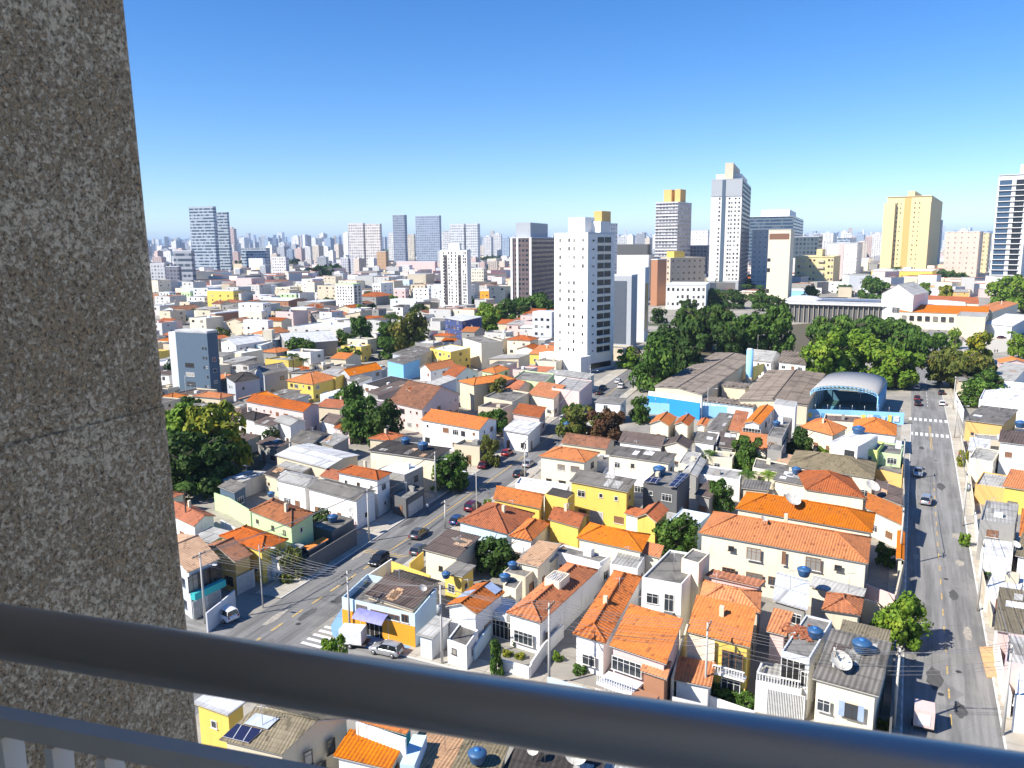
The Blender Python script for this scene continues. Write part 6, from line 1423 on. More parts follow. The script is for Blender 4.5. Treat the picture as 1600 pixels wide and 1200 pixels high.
# cream water tower on legs
p = P(422, 556); t = thing('water_tower', 'cream box water tank on four tall legs beside the hangar', 'water tower', p); zz = proj(p)[2]; w2 = 7 * zz / F; hh = height_at(p, 515); z1 = height_at(p, 530)
mb = MB(); mb.box((-w2, -w2, z1), (w2, w2, hh), WALL['cr']); mb.build('tank_box', t)
for sx in (-1, 1):
    for sy in (-1, 1): mb = MB(); mb.tube((sx * w2 * .85, sy * w2 * .85, 0), (sx * w2 * .85, sy * w2 * .85, z1), .25, .25, WALL['cr'], 6); mb.build('leg', t)
H('white steel hangar with broad low gable roof', (428, 527), (448, 538), (529, 532), 6.5, 'gable', 'white', 'co', 'v', 0.2, wins=False, cat='hangar', name='hangar')
H('white blue roofed long workshop by the blue grey building', (344, 534), (368, 540), (390, 527), 7, 'gable', 'white', 'w', 'v', .2)
H('pale blue ribbon roof workshop left of the cream water tower', (370, 536), (408, 540), (420, 527), 6, 'shed', 'white', 'bl', 'u', .08)
for lb, xl, xc, xr, yb, yt, m in [('white hall with arched parapet behind the workshops', 382, 420, 428, 530, 503, 'w'), ('cream box hall behind the arched parapet', 380, 410, 417, 512, 488, 'cr'), ('large plain yellow warehouse', 325, 366, 374, 480, 455, 'ye'),
        ('red brick unfinished block below the yellow warehouse', 330, 338, 374, 512, 491, 'br'), ('white four storey offices right of brick block', 374, 412, 424, 500, 476, 'w'), ('pale green box hall', 437, 464, 467, 480, 460, 'gr'),
        ('light yellow box house right of the pale green hall', 455, 480, 495, 502, 483, 'cr'), ('white low factory left of yellow warehouse', 293, 320, 326, 478, 466, 'w'), ('white and blue striped offices by the wall edge', 250, 266, 276, 476, 458, 'w'),
        ('green corner shop by the yellow warehouse', 284, 298, 308, 470, 456, 'gr'), ('peach corner house behind offices', 396, 424, 430, 474, 462, 'pk'), ('large plain white showroom before the striped podium', 376, 390, 394, 450, 436, 'w'),
        ('tall white blank office left of the blue houses', 583, 596, 615, 470, 444, 'w'), ('peach stepped office below the tan corner block', 616, 634, 640, 474, 452, 'pk'), ('pale blue apartment house', 604, 620, 630, 450, 432, 'bl'),
        ('second pale blue house with small windows', 620, 640, 646, 458, 438, 'bl'), ('tan hall with dark roof box', 640, 662, 672, 450, 432, 'oc'), ('white house with six windows above the shops', 646, 670, 674, 470, 452, 'w'),
        ('white long low shop right of the peach office', 610, 662, 674, 484, 470, 'wg'), ('orange walled house behind the bright trees', 750, 772, 778, 472, 455, 'og'), ('white store right of the orange walled house', 778, 800, 812, 470, 452, 'w'),
        ('white annex left of the tall white tower', 832, 862, 872, 540, 490, 'wg')]:
    b_ = block(lb, xl, xc, xr, yb, yt, 24, WALL[m], 'building', 'low_building')
    if b_['h'] > 6: bwin(b_, 'l', [.2, .5, .8], floors_(b_['h'], 1.5, 3.4), 'dark', 1.4, 1.2); bwin(b_, 'r', [.35, .75], floors_(b_['h'], 1.5, 3.4), 'dark', 1.2, 1.2)
# ---------------------------------------------------------------- trees: label, x, base y, crown width px, top y, leaves, crown shape
for a in [
    ('very large dark tree against the stucco wall, front mass', 318, 756, 104, 672, 'dark', 1), ('broad yellow topped tree against the stucco wall', 344, 738, 104, 626, 'yellow', 0), ('bright green big tree half behind the stucco wall', 290, 735, 100, 628, 'bright', 0),
    ('dark tree at the back of the big wall side clump', 300, 772, 110, 672, 'dark', 4),
    ('small dark tree over the cottages', 425, 705, 30, 668, 'dark', 3), ('large bright crowned tree right of the pink house', 568, 690, 68, 618, 'mid', 0), ('dark tree behind the bright crowned one', 600, 694, 60, 625, 'dark', 1),
    ('street tree on the left pavement of the avenue', 703, 765, 62, 704, 'mid', 1), ('small tree by the cream wall and the avenue', 636, 655, 26, 626, 'mid', 3), ('tree with sparse crown near the avenue bend', 768, 728, 34, 678, 'olive', 3),
    ('dark round garden tree on avenue by the green house', 497, 842, 44, 796, 'dark', 3), ('scrubby olive street tree by yellow porch', 452, 906, 44, 856, 'olive', 3),
    ('large bushy dark tree between the tiled roofs and annex', 776, 892, 76, 836, 'dark', 1), ('round green tree left of the long cream building', 1056, 865, 68, 802, 'mid', 1), ('mango tree beside the black concrete house', 1125, 802, 44, 748, 'mid', 0),
    ('round green tree with dry lower leaves among grey roofs', 1166, 735, 48, 680, 'mid', 0), ('dark green tree beside the concrete box', 1247, 714, 48, 668, 'dark', 1), ('small bright tree behind long grey hip roof', 1286, 717, 22, 698, 'bright', 3),
    ('street tree with long shadow on the side street', 1402, 1010, 84, 928, 'bright', 1), ('slim tree in the courtyard by gate roofs', 1384, 884, 34, 848, 'mid', 3),
    ('small round tree on the right pavement', 1507, 853, 18, 830, 'bright', 1), ('yellow green bush tree by white tarpaulin hut', 1503, 730, 16, 700, 'yellow', 3),
    ('tree cut off under the handrail at bottom', 525, 1060, 50, 995, 'bright', 0), ('sparse young street tree before the garden', 776, 1056, 26, 1000, 'mid', 3),
    ('dark shrubby tree by roof corner of right houses', 1562, 888, 34, 866, 'dark', 3), ('right garden tree behind brown roof', 1572, 938, 36, 912, 'mid', 0),
    ('bronze red tree at the bend of the avenue, left', 905, 692, 64, 632, 'olive', 4), ('bronze red tree at the bend of the avenue, right', 945, 694, 62, 636, 'red', 0), ('green tree before the bronze ones', 893, 672, 40, 628, 'mid', 0),
    ('bare topped tree before the beige wall', 776, 640, 40, 588, 'olive', 3), ('small tree before the blue fence', 1003, 662, 28, 632, 'mid', 3),
    # along the avenue and the park
    ('large fig tree at the avenue end, front', 1020, 610, 76, 520, 'mid', 1), ('dark fig tree behind the avenue end', 1040, 580, 80, 508, 'dark', 1), ('low fig tree beside white tower cars', 985, 575, 44, 540, 'bright', 4), ('shaded fig tree by the school corner', 1072, 590, 60, 528, 'dark', 0),
    ('wide umbrella tree in the park, left', 1108, 548, 92, 468, 'dark', 2), ('round dense tree in the park centre', 1165, 556, 64, 486, 'mid', 1), ('round dense tree right of the park centre', 1212, 556, 62, 472, 'mid', 1), ('small tree between park giants', 1140, 560, 46, 506, 'dark', 0), ('dark tree behind umbrella tree', 1085, 545, 54, 486, 'dark', 1),
    ('large bright tree left of the sports court, front', 1290, 596, 84, 514, 'bright', 1), ('large bright tree above the sports court', 1345, 590, 84, 516, 'bright', 1), ('spreading tree over park railing', 1310, 552, 84, 486, 'mid', 2), ('spreading tree right of park railing', 1365, 545, 80, 490, 'mid', 2),
    ('broad leaved tree right of the sports court', 1398, 606, 76, 542, 'bright', 0), ('tree over the side street, left', 1428, 570, 72, 508, 'mid', 2), ('dense tree behind it by the college', 1400, 540, 62, 496, 'mid', 1),
    ('olive tree over the side street, right', 1488, 606, 88, 540, 'olive', 2), ('dark round tree beside the white wall on the right', 1532, 634, 66, 576, 'mid', 1), ('yellow flowering tree behind the olive one', 1524, 568, 52, 516, 'yellow', 3), ('light palm like tree by the college gate', 1490, 545, 22, 512, 'bright', 3),
    ('tree at right edge by the loading bay', 1592, 560, 34, 520, 'bright', 0), ('tall bamboo green tree at right edge', 1575, 482, 60, 428, 'bright', 1), ('second bamboo green tree at right edge', 1598, 490, 50, 432, 'bright', 0), ('right edge tree beside the peach house', 1598, 650, 26, 618, 'mid', 0),
    ('round tree behind the park giants, left', 1120, 480, 40, 450, 'mid', 1), ('round tree behind the park giants, right', 1146, 482, 40, 452, 'dark', 1), ('tree beside the cream slab tower foot', 1192, 486, 36, 456, 'mid', 0), ('low tree left of the arena', 1218, 492, 30, 462, 'dark', 3), ('tree in front of the low white flats', 1075, 492, 30, 466, 'dark', 0), ('dark tree by glass strip office', 1030, 505, 26, 480, 'dark', 3), ('tree behind the arena roof, left', 1265, 470, 30, 446, 'mid', 1), ('tree behind the arena roof, right', 1320, 462, 26, 444, 'mid', 0),
    ('round dark tree before the yellow podium', 1362, 470, 48, 431, 'mid', 1), ('yellow green tree right of the gabled hall', 1440, 466, 26, 440, 'bright', 0), ('tree by shed right of the gabled hall', 1476, 470, 22, 444, 'yellow', 0),
    ('large tree pair at the navy office, left', 640, 552, 62, 484, 'olive', 1), ('large tree pair at the navy office, right', 612, 548, 44, 500, 'mid', 0), ('dark street tree by the red shop', 566, 546, 40, 492, 'mid', 0), ('low tree by the brick shops', 540, 550, 32, 514, 'mid', 3), ('tree at the parked cars side street', 545, 572, 34, 540, 'mid', 4),
    ('bright tree behind the navy office, left', 760, 510, 46, 472, 'bright', 1), ('bright tree behind the navy office, right', 800, 506, 54, 466, 'mid', 1), ('wide tree left of the tall white tower', 840, 500, 62, 454, 'mid', 2), ('tree in front of the navy office', 762, 524, 40, 486, 'bright', 0), ('back row tree left of white tower', 820, 480, 52, 452, 'dark', 1),
    ('tree in the glazed gap beside the curved office', 1000, 520, 20, 480, 'dark', 3), ('round tree in front of the hangar', 470, 562, 46, 526, 'mid', 1), ('trees by blue roof workshops', 395, 556, 22, 536, 'mid', 3), ('tree between hangar and water tower', 410, 552, 16, 530, 'dark', 3),
    ('tree by grey cottage at the avenue bend', 705, 664, 18, 640, 'mid', 3), ('small tree left of brick block', 364, 502, 16, 492, 'bright', 3), ('tree row far left behind the hangar, first', 262, 524, 22, 508, 'mid', 0), ('dark tree at the wall edge by the blue building', 276, 600, 34, 560, 'dark', 1), ('dark low tree under blue building', 300, 650, 40, 618, 'dark', 0),
    ('tree behind the white low shop', 655, 490, 26, 474, 'dark', 0), ('dark tree at cream hall roof', 470, 490, 12, 478, 'dark', 3)]:
    tree(*a)
for a in [('palm with slim trunk beside the stucco wall', 294, 845, 34, 742, 'mid'), ('palm beside the open restaurant, left', 460, 600, 34, 548, 'dark'), ('palm beside the open restaurant, right', 476, 596, 28, 556, 'dark'), ('shaggy palm beside the large bright crowned tree', 548, 692, 46, 650, 'mid'),
          ('left broad palm below the ruined parapet', 1168, 772, 46, 735, 'mid'), ('right broad palm below the ruined parapet', 1200, 772, 44, 736, 'bright'), ('palm on the yard by white wall', 1108, 735, 34, 702, 'mid'),
          ('palm before the yellow podium', 1400, 446, 22, 414, 'mid'), ('left palm in the park road', 1165, 470, 22, 442, 'mid'), ('right palm in the park road', 1186, 470, 20, 444, 'mid'), ('palm over the side street trees', 1416, 560, 36, 536, 'bright'), ('palm among park trees by railing', 1380, 535, 34, 496, 'mid'),
          ('thin palm in the factory yard', 304, 502, 12, 480, 'dark'), ('slim palm near the navy office', 606, 540, 22, 486, 'mid'), ('palm left of pink store terrace', 888, 604, 10, 590, 'bright'), ('palm at right edge by bay', 1578, 540, 22, 516, 'bright'), ('young palm before college canopy', 1492, 548, 16, 514, 'bright')]:
    palm(*a)
for a in [('long green hedge before the yellow balcony house, left', 1120, 1092, 40, 'mid', None, 1.6), ('long green hedge before the yellow balcony house, centre', 1145, 1098, 40, 'mid', None, 1.6), ('long green hedge before the yellow balcony house, right', 1168, 1104, 36, 'mid', None, 1.6),
          ('round clipped bush in the hip roof garden', 806, 1008, 18, 'mid'), ('second clipped bush in the hip roof garden', 826, 1012, 20, 'bright'), ('yellow flowering hedge in the hip roof garden, left', 793, 1024, 20, 'yellow', None, .8), ('yellow flowering hedge in the hip roof garden, right', 812, 1028, 20, 'yellow', None, .8),
          ('bush by the white gate of cream house', 872, 1032, 20, 'bright'), ('lawn shrub in the cream house garden', 905, 1052, 26, 'mid', None, 1.0), ('climbing plant on brick balcony house', 940, 1040, 18, 'mid'),
          ('bush left of the porch posts', 1292, 1112, 20, 'bright'), ('bright bush right of the porch posts', 1380, 1142, 26, 'yellow'), ('planter of weeds on the terrace wall', 1240, 1078, 16, 'yellow', None, 1.0),
          ('garden bush by palm cottage', 322, 832, 26, 'mid'), ('dry yellow bush on green wall', 370, 805, 18, 'yellow'), ('shrub in right garden by brown roof', 1545, 905, 20, 'mid'), ('ivy clump on the ochre courtyard wall', 1516, 768, 16, 'mid'), ('red leaved bush by peach house', 1528, 680, 14, 'olive'),
          ('bush beside the avenue yellow house', 762, 790, 16, 'bright'), ('bush by the ruined parapet', 1138, 738, 20, 'mid'), ('bush beside the pale cottage', 890, 842, 20, 'bright'), ('dark bush between roofs', 905, 793, 18, 'dark')]:
    shrub(*a)
# ---------------------------------------------------------------- cars
avd = math.atan2((AV[3] - AV[2]).y, (AV[3] - AV[2]).x); std = math.atan2((ST[2] - ST[1]).y, (ST[2] - ST[1]).x)
csd = math.atan2(_cd.y, _cd.x)
for lb, x, y, an, col, kd, nm in [
    ('black hatchback driving down the avenue, nearer the camera', 592, 880, avd + 3.14, 'black', 'hatch', 'car'), ('black car driving down the avenue, farther one', 655, 838, avd, 'grey', 'sedan', 'car'), ('dark red van parked by the avenue kerb', 739, 796, avd, 'wine', 'suv', 'parked_car'),
    ('blue grey car parked behind a tiled roof', 716, 817, avd, 'blue', 'hatch', 'parked_car'), ('dark car coming along the avenue at bend', 812, 744, avd, 'black', 'hatch', 'car'), ('white van under the pole at bend', 826, 728, avd, 'silver', 'sedan', 'car'), ('red car farthest along the avenue bend', 793, 711, avd, 'red', 'hatch', 'car'),
    ('brick red car parked on pavement by the tree', 755, 730, avd + .2, 'wine', 'sedan', 'parked_car'), ('white estate car in the driveway by grey wall', 350, 966, 2.5, 'white', 'suv', 'parked_car'), ('silver hatchback parked at the blue forecourt', 604, 1021, csd + 3.2, 'silver', 'hatch', 'parked_car'),
    ('black car inside white carport', 780, 975, 1.0, 'black', 'sedan', 'parked_car'), ('silver estate turning on side street', 1447, 786, 1.0, 'silver', 'suv', 'car'), ('white saloon parked facing down on side street', 1434, 742, std + 3.14, 'silver', 'sedan', 'parked_car'),
    ('white car parked farther up left kerb', 1432, 608, std, 'white', 'hatch', 'parked_car'), ('first dark car by left kerb near crosswalk', 1433, 625, std, 'wine', 'sedan', 'parked_car'), ('second dark car by left kerb near crosswalk', 1434, 633, std, 'black', 'sedan', 'parked_car'),
    ('black car by right kerb past the crosswalk', 1471, 616, std, 'black', 'sedan', 'parked_car'), ('white and black car by right kerb near crosswalk', 1472, 633, std, 'white', 'hatch', 'parked_car'), ('grey car by right kerb under the olive tree', 1468, 600, std, 'grey', 'sedan', 'parked_car'),
    ('dark car under the round tree, left of three', 1540, 629, .3, 'black', 'hatch', 'parked_car'), ('dark car under the round tree, middle of three', 1558, 632, .3, 'grey', 'hatch', 'parked_car'), ('blue car under the round tree, right of three', 1576, 634, .3, 'blue', 'sedan', 'parked_car'),
    ('maroon car in the loading yard', 1565, 529, .2, 'wine', 'sedan', 'parked_car'), ('white car behind the maroon one in the loading yard', 1572, 523, .2, 'white', 'sedan', 'parked_car'),
    ('white car first at the avenue end lane', 966, 598, avd, 'white', 'sedan', 'car'), ('white car second at the avenue end lane', 971, 606, avd, 'white', 'suv', 'car'), ('dark car in tower shade', 936, 616, avd, 'black', 'sedan', 'parked_car'), ('grey car beside the dark one in tower shade', 942, 608, avd, 'grey', 'hatch', 'parked_car'),
    ('black car on the side street by restaurant', 583, 563, .2, 'black', 'sedan', 'car'), ('white car by the blue depot', 598, 577, 1.0, 'white', 'hatch', 'parked_car'), ('blue car by the truck depot', 540, 628, .3, 'blue', 'hatch', 'parked_car'),
    ('white car in the car shop yard, front', 808, 678, .3, 'white', 'hatch', 'parked_car'), ('teal blue car in the car shop yard', 818, 666, .3, 'blue', 'hatch', 'parked_car'), ('grey car in the car shop yard', 802, 684, .4, 'grey', 'sedan', 'parked_car'), ('white car beside the corner hut', 882, 656, avd, 'white', 'hatch', 'parked_car'),
    ('silver car under college trees', 1466, 520, std, 'silver', 'sedan', 'parked_car'), ('white car under college trees', 1463, 528, std, 'white', 'sedan', 'parked_car'), ('dark car hidden behind dish house', 656, 864, avd, 'grey', 'hatch', 'parked_car')]:
    car(lb, P(x, y) + Vector((0, 0, .016)), an, col, kd, nm)
# delivery trailers
def trailer(label, x, y, an, col, ln=2.8):
    t = thing('box_trailer', label, 'trailer', P(x, y), an); mb = MB(); mb.box((-ln / 2, -.9, .55), (ln / 2, .9, 2.3), col); mb.build('box', t)
    mb = MB(); mb.box((-ln / 2 - .02, -.92, .45), (ln / 2 + .5, .92, .548), FRAME_D); mb.tube((ln / 2, 0, .5), (ln / 2 + 1.0, 0, .45), .05, .05, METAL, 6); mb.build('chassis', t)
    mb = MB(); mb.box((-ln / 2 - .05, -.55, .8), (-ln / 2 - .01, .55, 1.9), FRAME); mb.build('hatch', t)
    for s_ in (-1, 1): w_ = put('wheel', CARS['hatch']['wheel'], t, (0, s_ * .95, .31)); w_.rotation_euler = (-s_ * math.pi / 2, 0, 0); put('rim', CARS['hatch']['rim'], w_)
trailer('white box trailer parked on the blue forecourt', 552, 1008, csd + .25, PAINT['white']); trailer('peach box trailer parked at the bottom of side street', 1442, 1136, std, WALL['pk'], 2.0)
# ---------------------------------------------------------------- poles, lamps and wires
csl, avl, stl = csd, avd, std
p1 = pole('utility pole at the corner of workshop with two crossarms', 547, 990, avl, 8.2, 2); p2 = pole('white utility pole in front of the solar panel house', 691, 1038, csl - 1.57 + 1.57, 9.6, 1, False, True)
p3 = pole('utility pole in front of the ribbed hip roof garden', 858, 1072, csl - 1.57, 9.6, 1); p4 = pole('utility pole in front of the skylight garage', 1101, 1106, csl - 1.57, 9.4, 1); p5 = pole('utility pole in front of the large grey roof house', 1296, 1135, csl - 1.57, 8.4, 1)
p6 = pole('utility pole with crossarm at the lower right corner', 1566, 1150, stl, 9.5, 1); p0 = pole('utility pole beside the white estate car', 321, 974, avl, 9.5, 1, True)
l1 = pole('bare white lamp post on the left pavement of avenue', 411, 950, avl, 8.8, 0); l2 = pole('white lamp post before the graffiti garage', 577, 846, avl, 8.8, 1); l3 = pole('tall lamp post by the shop fronts on avenue', 681, 778, avl, 9.0, 1, True); l4 = pole('lamp post with square head on avenue right side', 745, 806, avl + 3.14, 8, 0)
l5 = pole('utility pole by the avenue behind mottled roof', 696, 826, avl, 5, 1); l6 = pole('utility pole at the cream corner building', 820, 758, avl, 9, 2, False, True); l7 = pole('lamp post beside the pink store', 922, 621, avl, 10, 2, True); l8 = pole('lamp post by the open restaurant', 436, 612, avl, 9.5, 0); l9 = pole('lamp post at foot of the blue grey building', 292, 632, avl, 9, 0)
s1 = pole('side street pole by the orange gate roof', 1405, 885, stl, 9, 1); s2 = pole('side street pole by the ochre wall', 1409, 752, stl, 9, 1); s3 = pole('right side street pole near the crosswalk', 1491, 685, stl, 9.5, 1, True); s4 = pole('right side street pole by the concrete shell', 1504, 822, stl, 9.5, 1, False, True); s5 = pole('right side street pole by the lower garden', 1527, 955, stl, 9.5, 1)
s6 = pole('right side street pole by the white wall with curve', 1489, 640, stl, 9.5, 1); s7 = pole('park lamp post by the white gabled hall', 1360, 470, 0, 11, 0); s8 = pole('thin pole beside the blue fence', 1105, 650, stl, 8, 0); s9 = pole('lamp post inside the park by school', 1183, 560, stl, 10, 0); s10 = pole('street pole beside the street tree shade', 1396, 1140, stl, 8.6, 1)
for lb, a, b in [('wires from the corner workshop to the solar panel house pole', p1, p2), ('wires along the cross street before the hip roof garden', p2, p3), ('wires along the cross street before the orange roofs', p3, p4), ('wires along the cross street before the yellow house', p4, p5), ('wires crossing the side street at the bottom right', p5, p6), ('wires from the avenue corner over to the workshop', p0, p1),
                 ('wires along the left pavement of the avenue', p0, l2), ('wires along the avenue shop fronts', l2, l3), ('wires along the street wall side', s1, s2), ('wires along the right pavement near crosswalk', s3, s4), ('wires along the right pavement at middle', s4, s5), ('wires along the right pavement at bottom', s5, p6), ('wires over the avenue bend', l6, l7), ('wires across from lamp to workshop corner', l1, p1)]:
    wires(lb, a, b, .5, 7 if 'cross' in lb else 5)

# ---------------------------------------------------------------- manholes and road repairs
IRON = plain('iron_cover', (.05, .05, .05), .7, .3); PATCHM = asphaltm('patch_asphalt', (.075, .073, .07), (.10, .097, .093)); DUST = plain('dusty_patch', (.34, .31, .26), .95, 0, .3)
def decal(name, c, d, w_, l_, m, z=.024):
    d = Vector((d.x, d.y, 0)).normalized(); e = Vector((d.y, -d.x, 0)); mb = MB((c.x, c.y, 0)); n = 14
    mb.face([Vector((c.x, c.y, z)) + e * w_ / 2 * math.cos(k * 6.2832 / n) * (1 + .18 * math.sin(3 * k + c.x)) + d * l_ / 2 * math.sin(k * 6.2832 / n) * (1 + .15 * math.cos(2 * k + c.y)) for k in range(n)], m); return tag(mb.build(name), kind='structure')
sdv, adv = ST[2] - ST[1], AV[3] - AV[2]
for x, y in ((1462, 720), (1478, 905), (1452, 980), (1498, 1050), (1470, 1085), (640, 850), (520, 940), (700, 790), (466, 975)):
    c = P(x, y); mb = MB((c.x, c.y, 0)); mb.prism([c + Vector((.32 * math.cos(k * .5236), .32 * math.sin(k * .5236), 0)) for k in range(12)], .0, .026, IRON); tag(mb.build('manhole_cover'), 'round dark iron manhole cover in the road', 'manhole cover', 'manhole covers in the roads')
for x, y, w_, l_, m in ((1500, 880, 1.2, 2.4, DUST), (1496, 838, 1.6, 3.0, DUST), (1512, 990, .9, 4, DUST), (1440, 700, 1.0, 3.2, PATCHM), (1470, 760, 1.4, 5, PATCHM), (1490, 930, 1.1, 3.5, PATCHM), (1460, 1060, 1.6, 5, PATCHM), (1500, 1110, 1.2, 3, PATCHM), (540, 930, 1.5, 6, PATCHM), (480, 960, 1.2, 4, PATCHM), (640, 815, 1.2, 6, PATCHM), (720, 770, 1.2, 5, PATCHM), (430, 965, 1.0, 5, DUST), (560, 868, .8, 4, DUST), (1432, 870, .8, 2.2, DUST)):
    decal('road_patch', P(x, y), sdv if x > 1300 else adv, w_, l_, m)
# ---------------------------------------------------------------- people
SKIN = plain('skin', (.36, .22, .15), .6); HAIR = plain('hair', (.03, .02, .015), .8)
def person(label, x, y, rz, top, legs, stride=.12):
    t = thing('person', label, 'person', P(x, y) + Vector((0, 0, .02)), rz); me = bpy.data.meshes.new('body')
    J = [(0, 0, .93, .15), (.09, 0, .90, .10), (.10, stride, .48, .062), (.11, stride - .03, .08, .045), (.12, stride + .12, .03, .04), (-.09, 0, .90, .10), (-.10, -stride, .48, .062), (-.11, -stride - .06, .08, .045), (-.12, -stride + .08, .03, .04),
         (0, .01, 1.15, .145), (0, 0, 1.40, .15), (0, .01, 1.50, .06), (0, .03, 1.58, .085), (0, .03, 1.68, .095), (.19, 0, 1.42, .06), (.24, -.04, 1.15, .045), (.25, .05, .92, .036), (.25, .08, .82, .04), (-.19, 0, 1.42, .06), (-.24, .04, 1.15, .045), (-.25, .12, .92, .036), (-.25, .15, .82, .04)]
    E_ = [(0, 1), (1, 2), (2, 3), (3, 4), (0, 5), (5, 6), (6, 7), (7, 8), (0, 9), (9, 10), (10, 11), (11, 12), (12, 13), (10, 14), (14, 15), (15, 16), (16, 17), (10, 18), (18, 19), (19, 20), (20, 21)]
    me.from_pydata([j[:3] for j in J], E_, []); o = put('body', me, t)
    sk = o.modifiers.new('skin', 'SKIN'); sv = me.skin_vertices[0].data if me.skin_vertices else None
    if sv is None: bpy.context.view_layer.objects.active = o; 
    if me.skin_vertices:
        for k, j in enumerate(J): me.skin_vertices[0].data[k].radius = (j[3], j[3])
        me.skin_vertices[0].data[0].use_root = True
    o.modifiers.new('smooth', 'SUBSURF').levels = 1; o.modifiers['smooth'].render_levels = 2
    m, nt_, b_ = newmat('clothed_body'); sp = N(nt_, 'ShaderNodeSeparateXYZ'); L(nt_, uvn(nt_, 1, 1, 'Object'), sp.inputs[0])
    c = mixc(nt_, mth(nt_, 'GREATER_THAN', sp.outputs[2], .95), legs, top); c = mixc(nt_, mth(nt_, 'GREATER_THAN', sp.outputs[2], 1.49), c, (.36, .22, .15)); c = mixc(nt_, mth(nt_, 'LESS_THAN', sp.outputs[2], .08), c, (.03, .03, .03)); L(nt_, c, b_.inputs['Base Color']); b_.inputs['Roughness'].default_value = .85
    me.materials.append(m)
    hb_ = MB(); hb_.lathe((0, .015, 1.66), [(.1, -.03), (.115, .02), (.1, .09), (.04, .125)], HAIR, 12); hb_.build('hair', t); return t
person('person in dark clothes standing in the yard, left of two', 1554, 552, 2.6, (.02, .02, .025), (.03, .03, .05), .03); person('person in dark clothes standing in the yard, right of two', 1558, 552, 2.2, (.03, .02, .03), (.02, .02, .03), .03)
person('person in red top walking on right pavement', 1498, 716, 1.2, (.42, .05, .05), (.05, .06, .12)); person('person in white shirt on the avenue pavement', 668, 800, .5, (.7, .7, .68), (.06, .07, .14))
# ---------------------------------------------------------------- low houses of the farther blocks, each a thing of its own
rr = random.Random(11)
GU = Vector((math.cos(rad(24)), -math.sin(rad(24)), 0)); GV = Vector((math.sin(rad(24)), math.cos(rad(24)), 0))
LAND = [('the navy office', 715, 500), ('the yellow warehouse', 350, 470), ('the hangar', 480, 525), ('the white slab block', 545, 480), ('the white balcony tower', 712, 475), ('the tall white tower', 910, 500), ('the open restaurant', 490, 598), ('the avenue bend', 840, 700),
        ('the blue grey block', 310, 570), ('the twin orange roofs', 1250, 830), ('the crosswalk', 1450, 668), ('the yellow house', 940, 760), ('the bright trees', 790, 500), ('the concrete shell', 1560, 820), ('the striped office towers', 340, 430), ('the twin beige towers', 572, 430), ('the corner workshop', 600, 960),
        ('the arena', 1300, 500), ('the yellow college', 1470, 485), ('the stepped yellow tower', 1420, 430), ('the balconied tower', 1050, 440), ('the big tree', 420, 660), ('the graffiti garage', 520, 815), ('the beige wall house', 750, 610), ('the depot', 625, 560)]
WN = dict(wf='off white', w='white', cr='cream', ye='yellow', pk='pink', bl='pale blue', co='bare concrete', be='beige', gy='grey', oc='ochre', gr='pale green', br='brick', wg='light grey')
TN = dict(orange='orange tiles', rust='rust red tiles', brown='brown tiles', fibre='grey sheets', dark='dark sheets', white='white metal', pale='pale sheets', slab='a flat slab', school='ribbed brown sheets', mauve='brown grey sheets', tan='tan tiles')
used = {}
def auto_label(x, y, wl, tl, fl, kind='house'):
    n, lx, ly = min(LAND, key=lambda q: (q[1] - x) ** 2 + 4 * (q[2] - y) ** 2)
    dx, dy = x - lx, (y - ly) * 2
    side = ('right of' if dx > 0 else 'left of') if abs(dx) > abs(dy) else ('in front of' if dy > 0 else 'behind')
    base = f"{WN[wl]} {['one', 'two', 'three', 'four', 'five', 'six'][min(fl, 6) - 1]} storey {kind} under {TN[tl]} {side} {n}"
    return base
pend = []
def low(x, y, w_, d_, h, tl, wl, rf, rot, kind='house'):
    p = P(x, y); u = Vector((math.cos(rot), -math.sin(rot), 0)); v = Vector((math.sin(rot), math.cos(rot), 0))
    pend.append((x, y, p, u, v, w_, d_, h, tl, wl, rf, kind)); OCC.append((p.x, p.y, .5 * math.hypot(w_, d_) * .86))
def weighted(s): return rr.choice(s.split())
def zone(y0, y1, x0, x1, step, sz, tiles, walls_, hs, n_max, jit=.2):
    n = 0
    pts = []
    q0, q1, q2, q3 = P(x0, y0), P(x1, y0), P(x0, y1), P(x1, y1)
    xs = [q.dot(GU) for q in (q0, q1, q2, q3)]; ys = [q.dot(GV) for q in (q0, q1, q2, q3)]
    a = min(xs)
    while a < max(xs):
        b = min(ys)
        while b < max(ys):
            p = GU * (a + rr.uniform(-jit, jit) * step) + GV * (b + rr.uniform(-jit, jit) * step); px, py, z = proj(p)
            if x0 <= px <= x1 and y0 <= py <= y1: pts.append((py, px, p))
            b += step
        a += step
    rr.shuffle(pts)
    for py, px, p in pts:
        if n >= n_max: break
        if (990 < px < 1425 and 560 < py < 672) or (1030 < px < 1440 and 486 < py < 600) or (1415 < px < 1500 and 500 < py < 690) or (1320 < px < 1430 and 640 < py < 705) or (900 < px < 1010 and 585 < py < 650) or (290 < px < 720 and py > 955) or py > 1035: continue
        w_, d_ = sz * rr.uniform(.7, 1.25), sz * rr.uniform(.7, 1.3)
        if not free(p.x, p.y, .5 * math.hypot(w_, d_) * .62): continue
        tl = weighted(tiles); h = rr.choice(hs)
        rf = 'flat' if tl in ('slab', 'white') and rr.random() < .7 or h > 8 else rr.choice(['gable', 'hip', 'shed', 'gable'] if tl in ('orange', 'rust', 'brown', 'tan') else ['shed', 'gable', 'flat'])
        low(px, py, w_, d_, h, tl, weighted(walls_), rf, rad(24) + rr.choice((0, 0, 1.571)), 'house' if h < 8 else 'building'); n += 1
zone(448, 532, 250, 870, 36, 25, 'mauve school rust pale white fibre brown slab', 'wf be co br wg cr wf', [5, 6, 7, 8], 30)
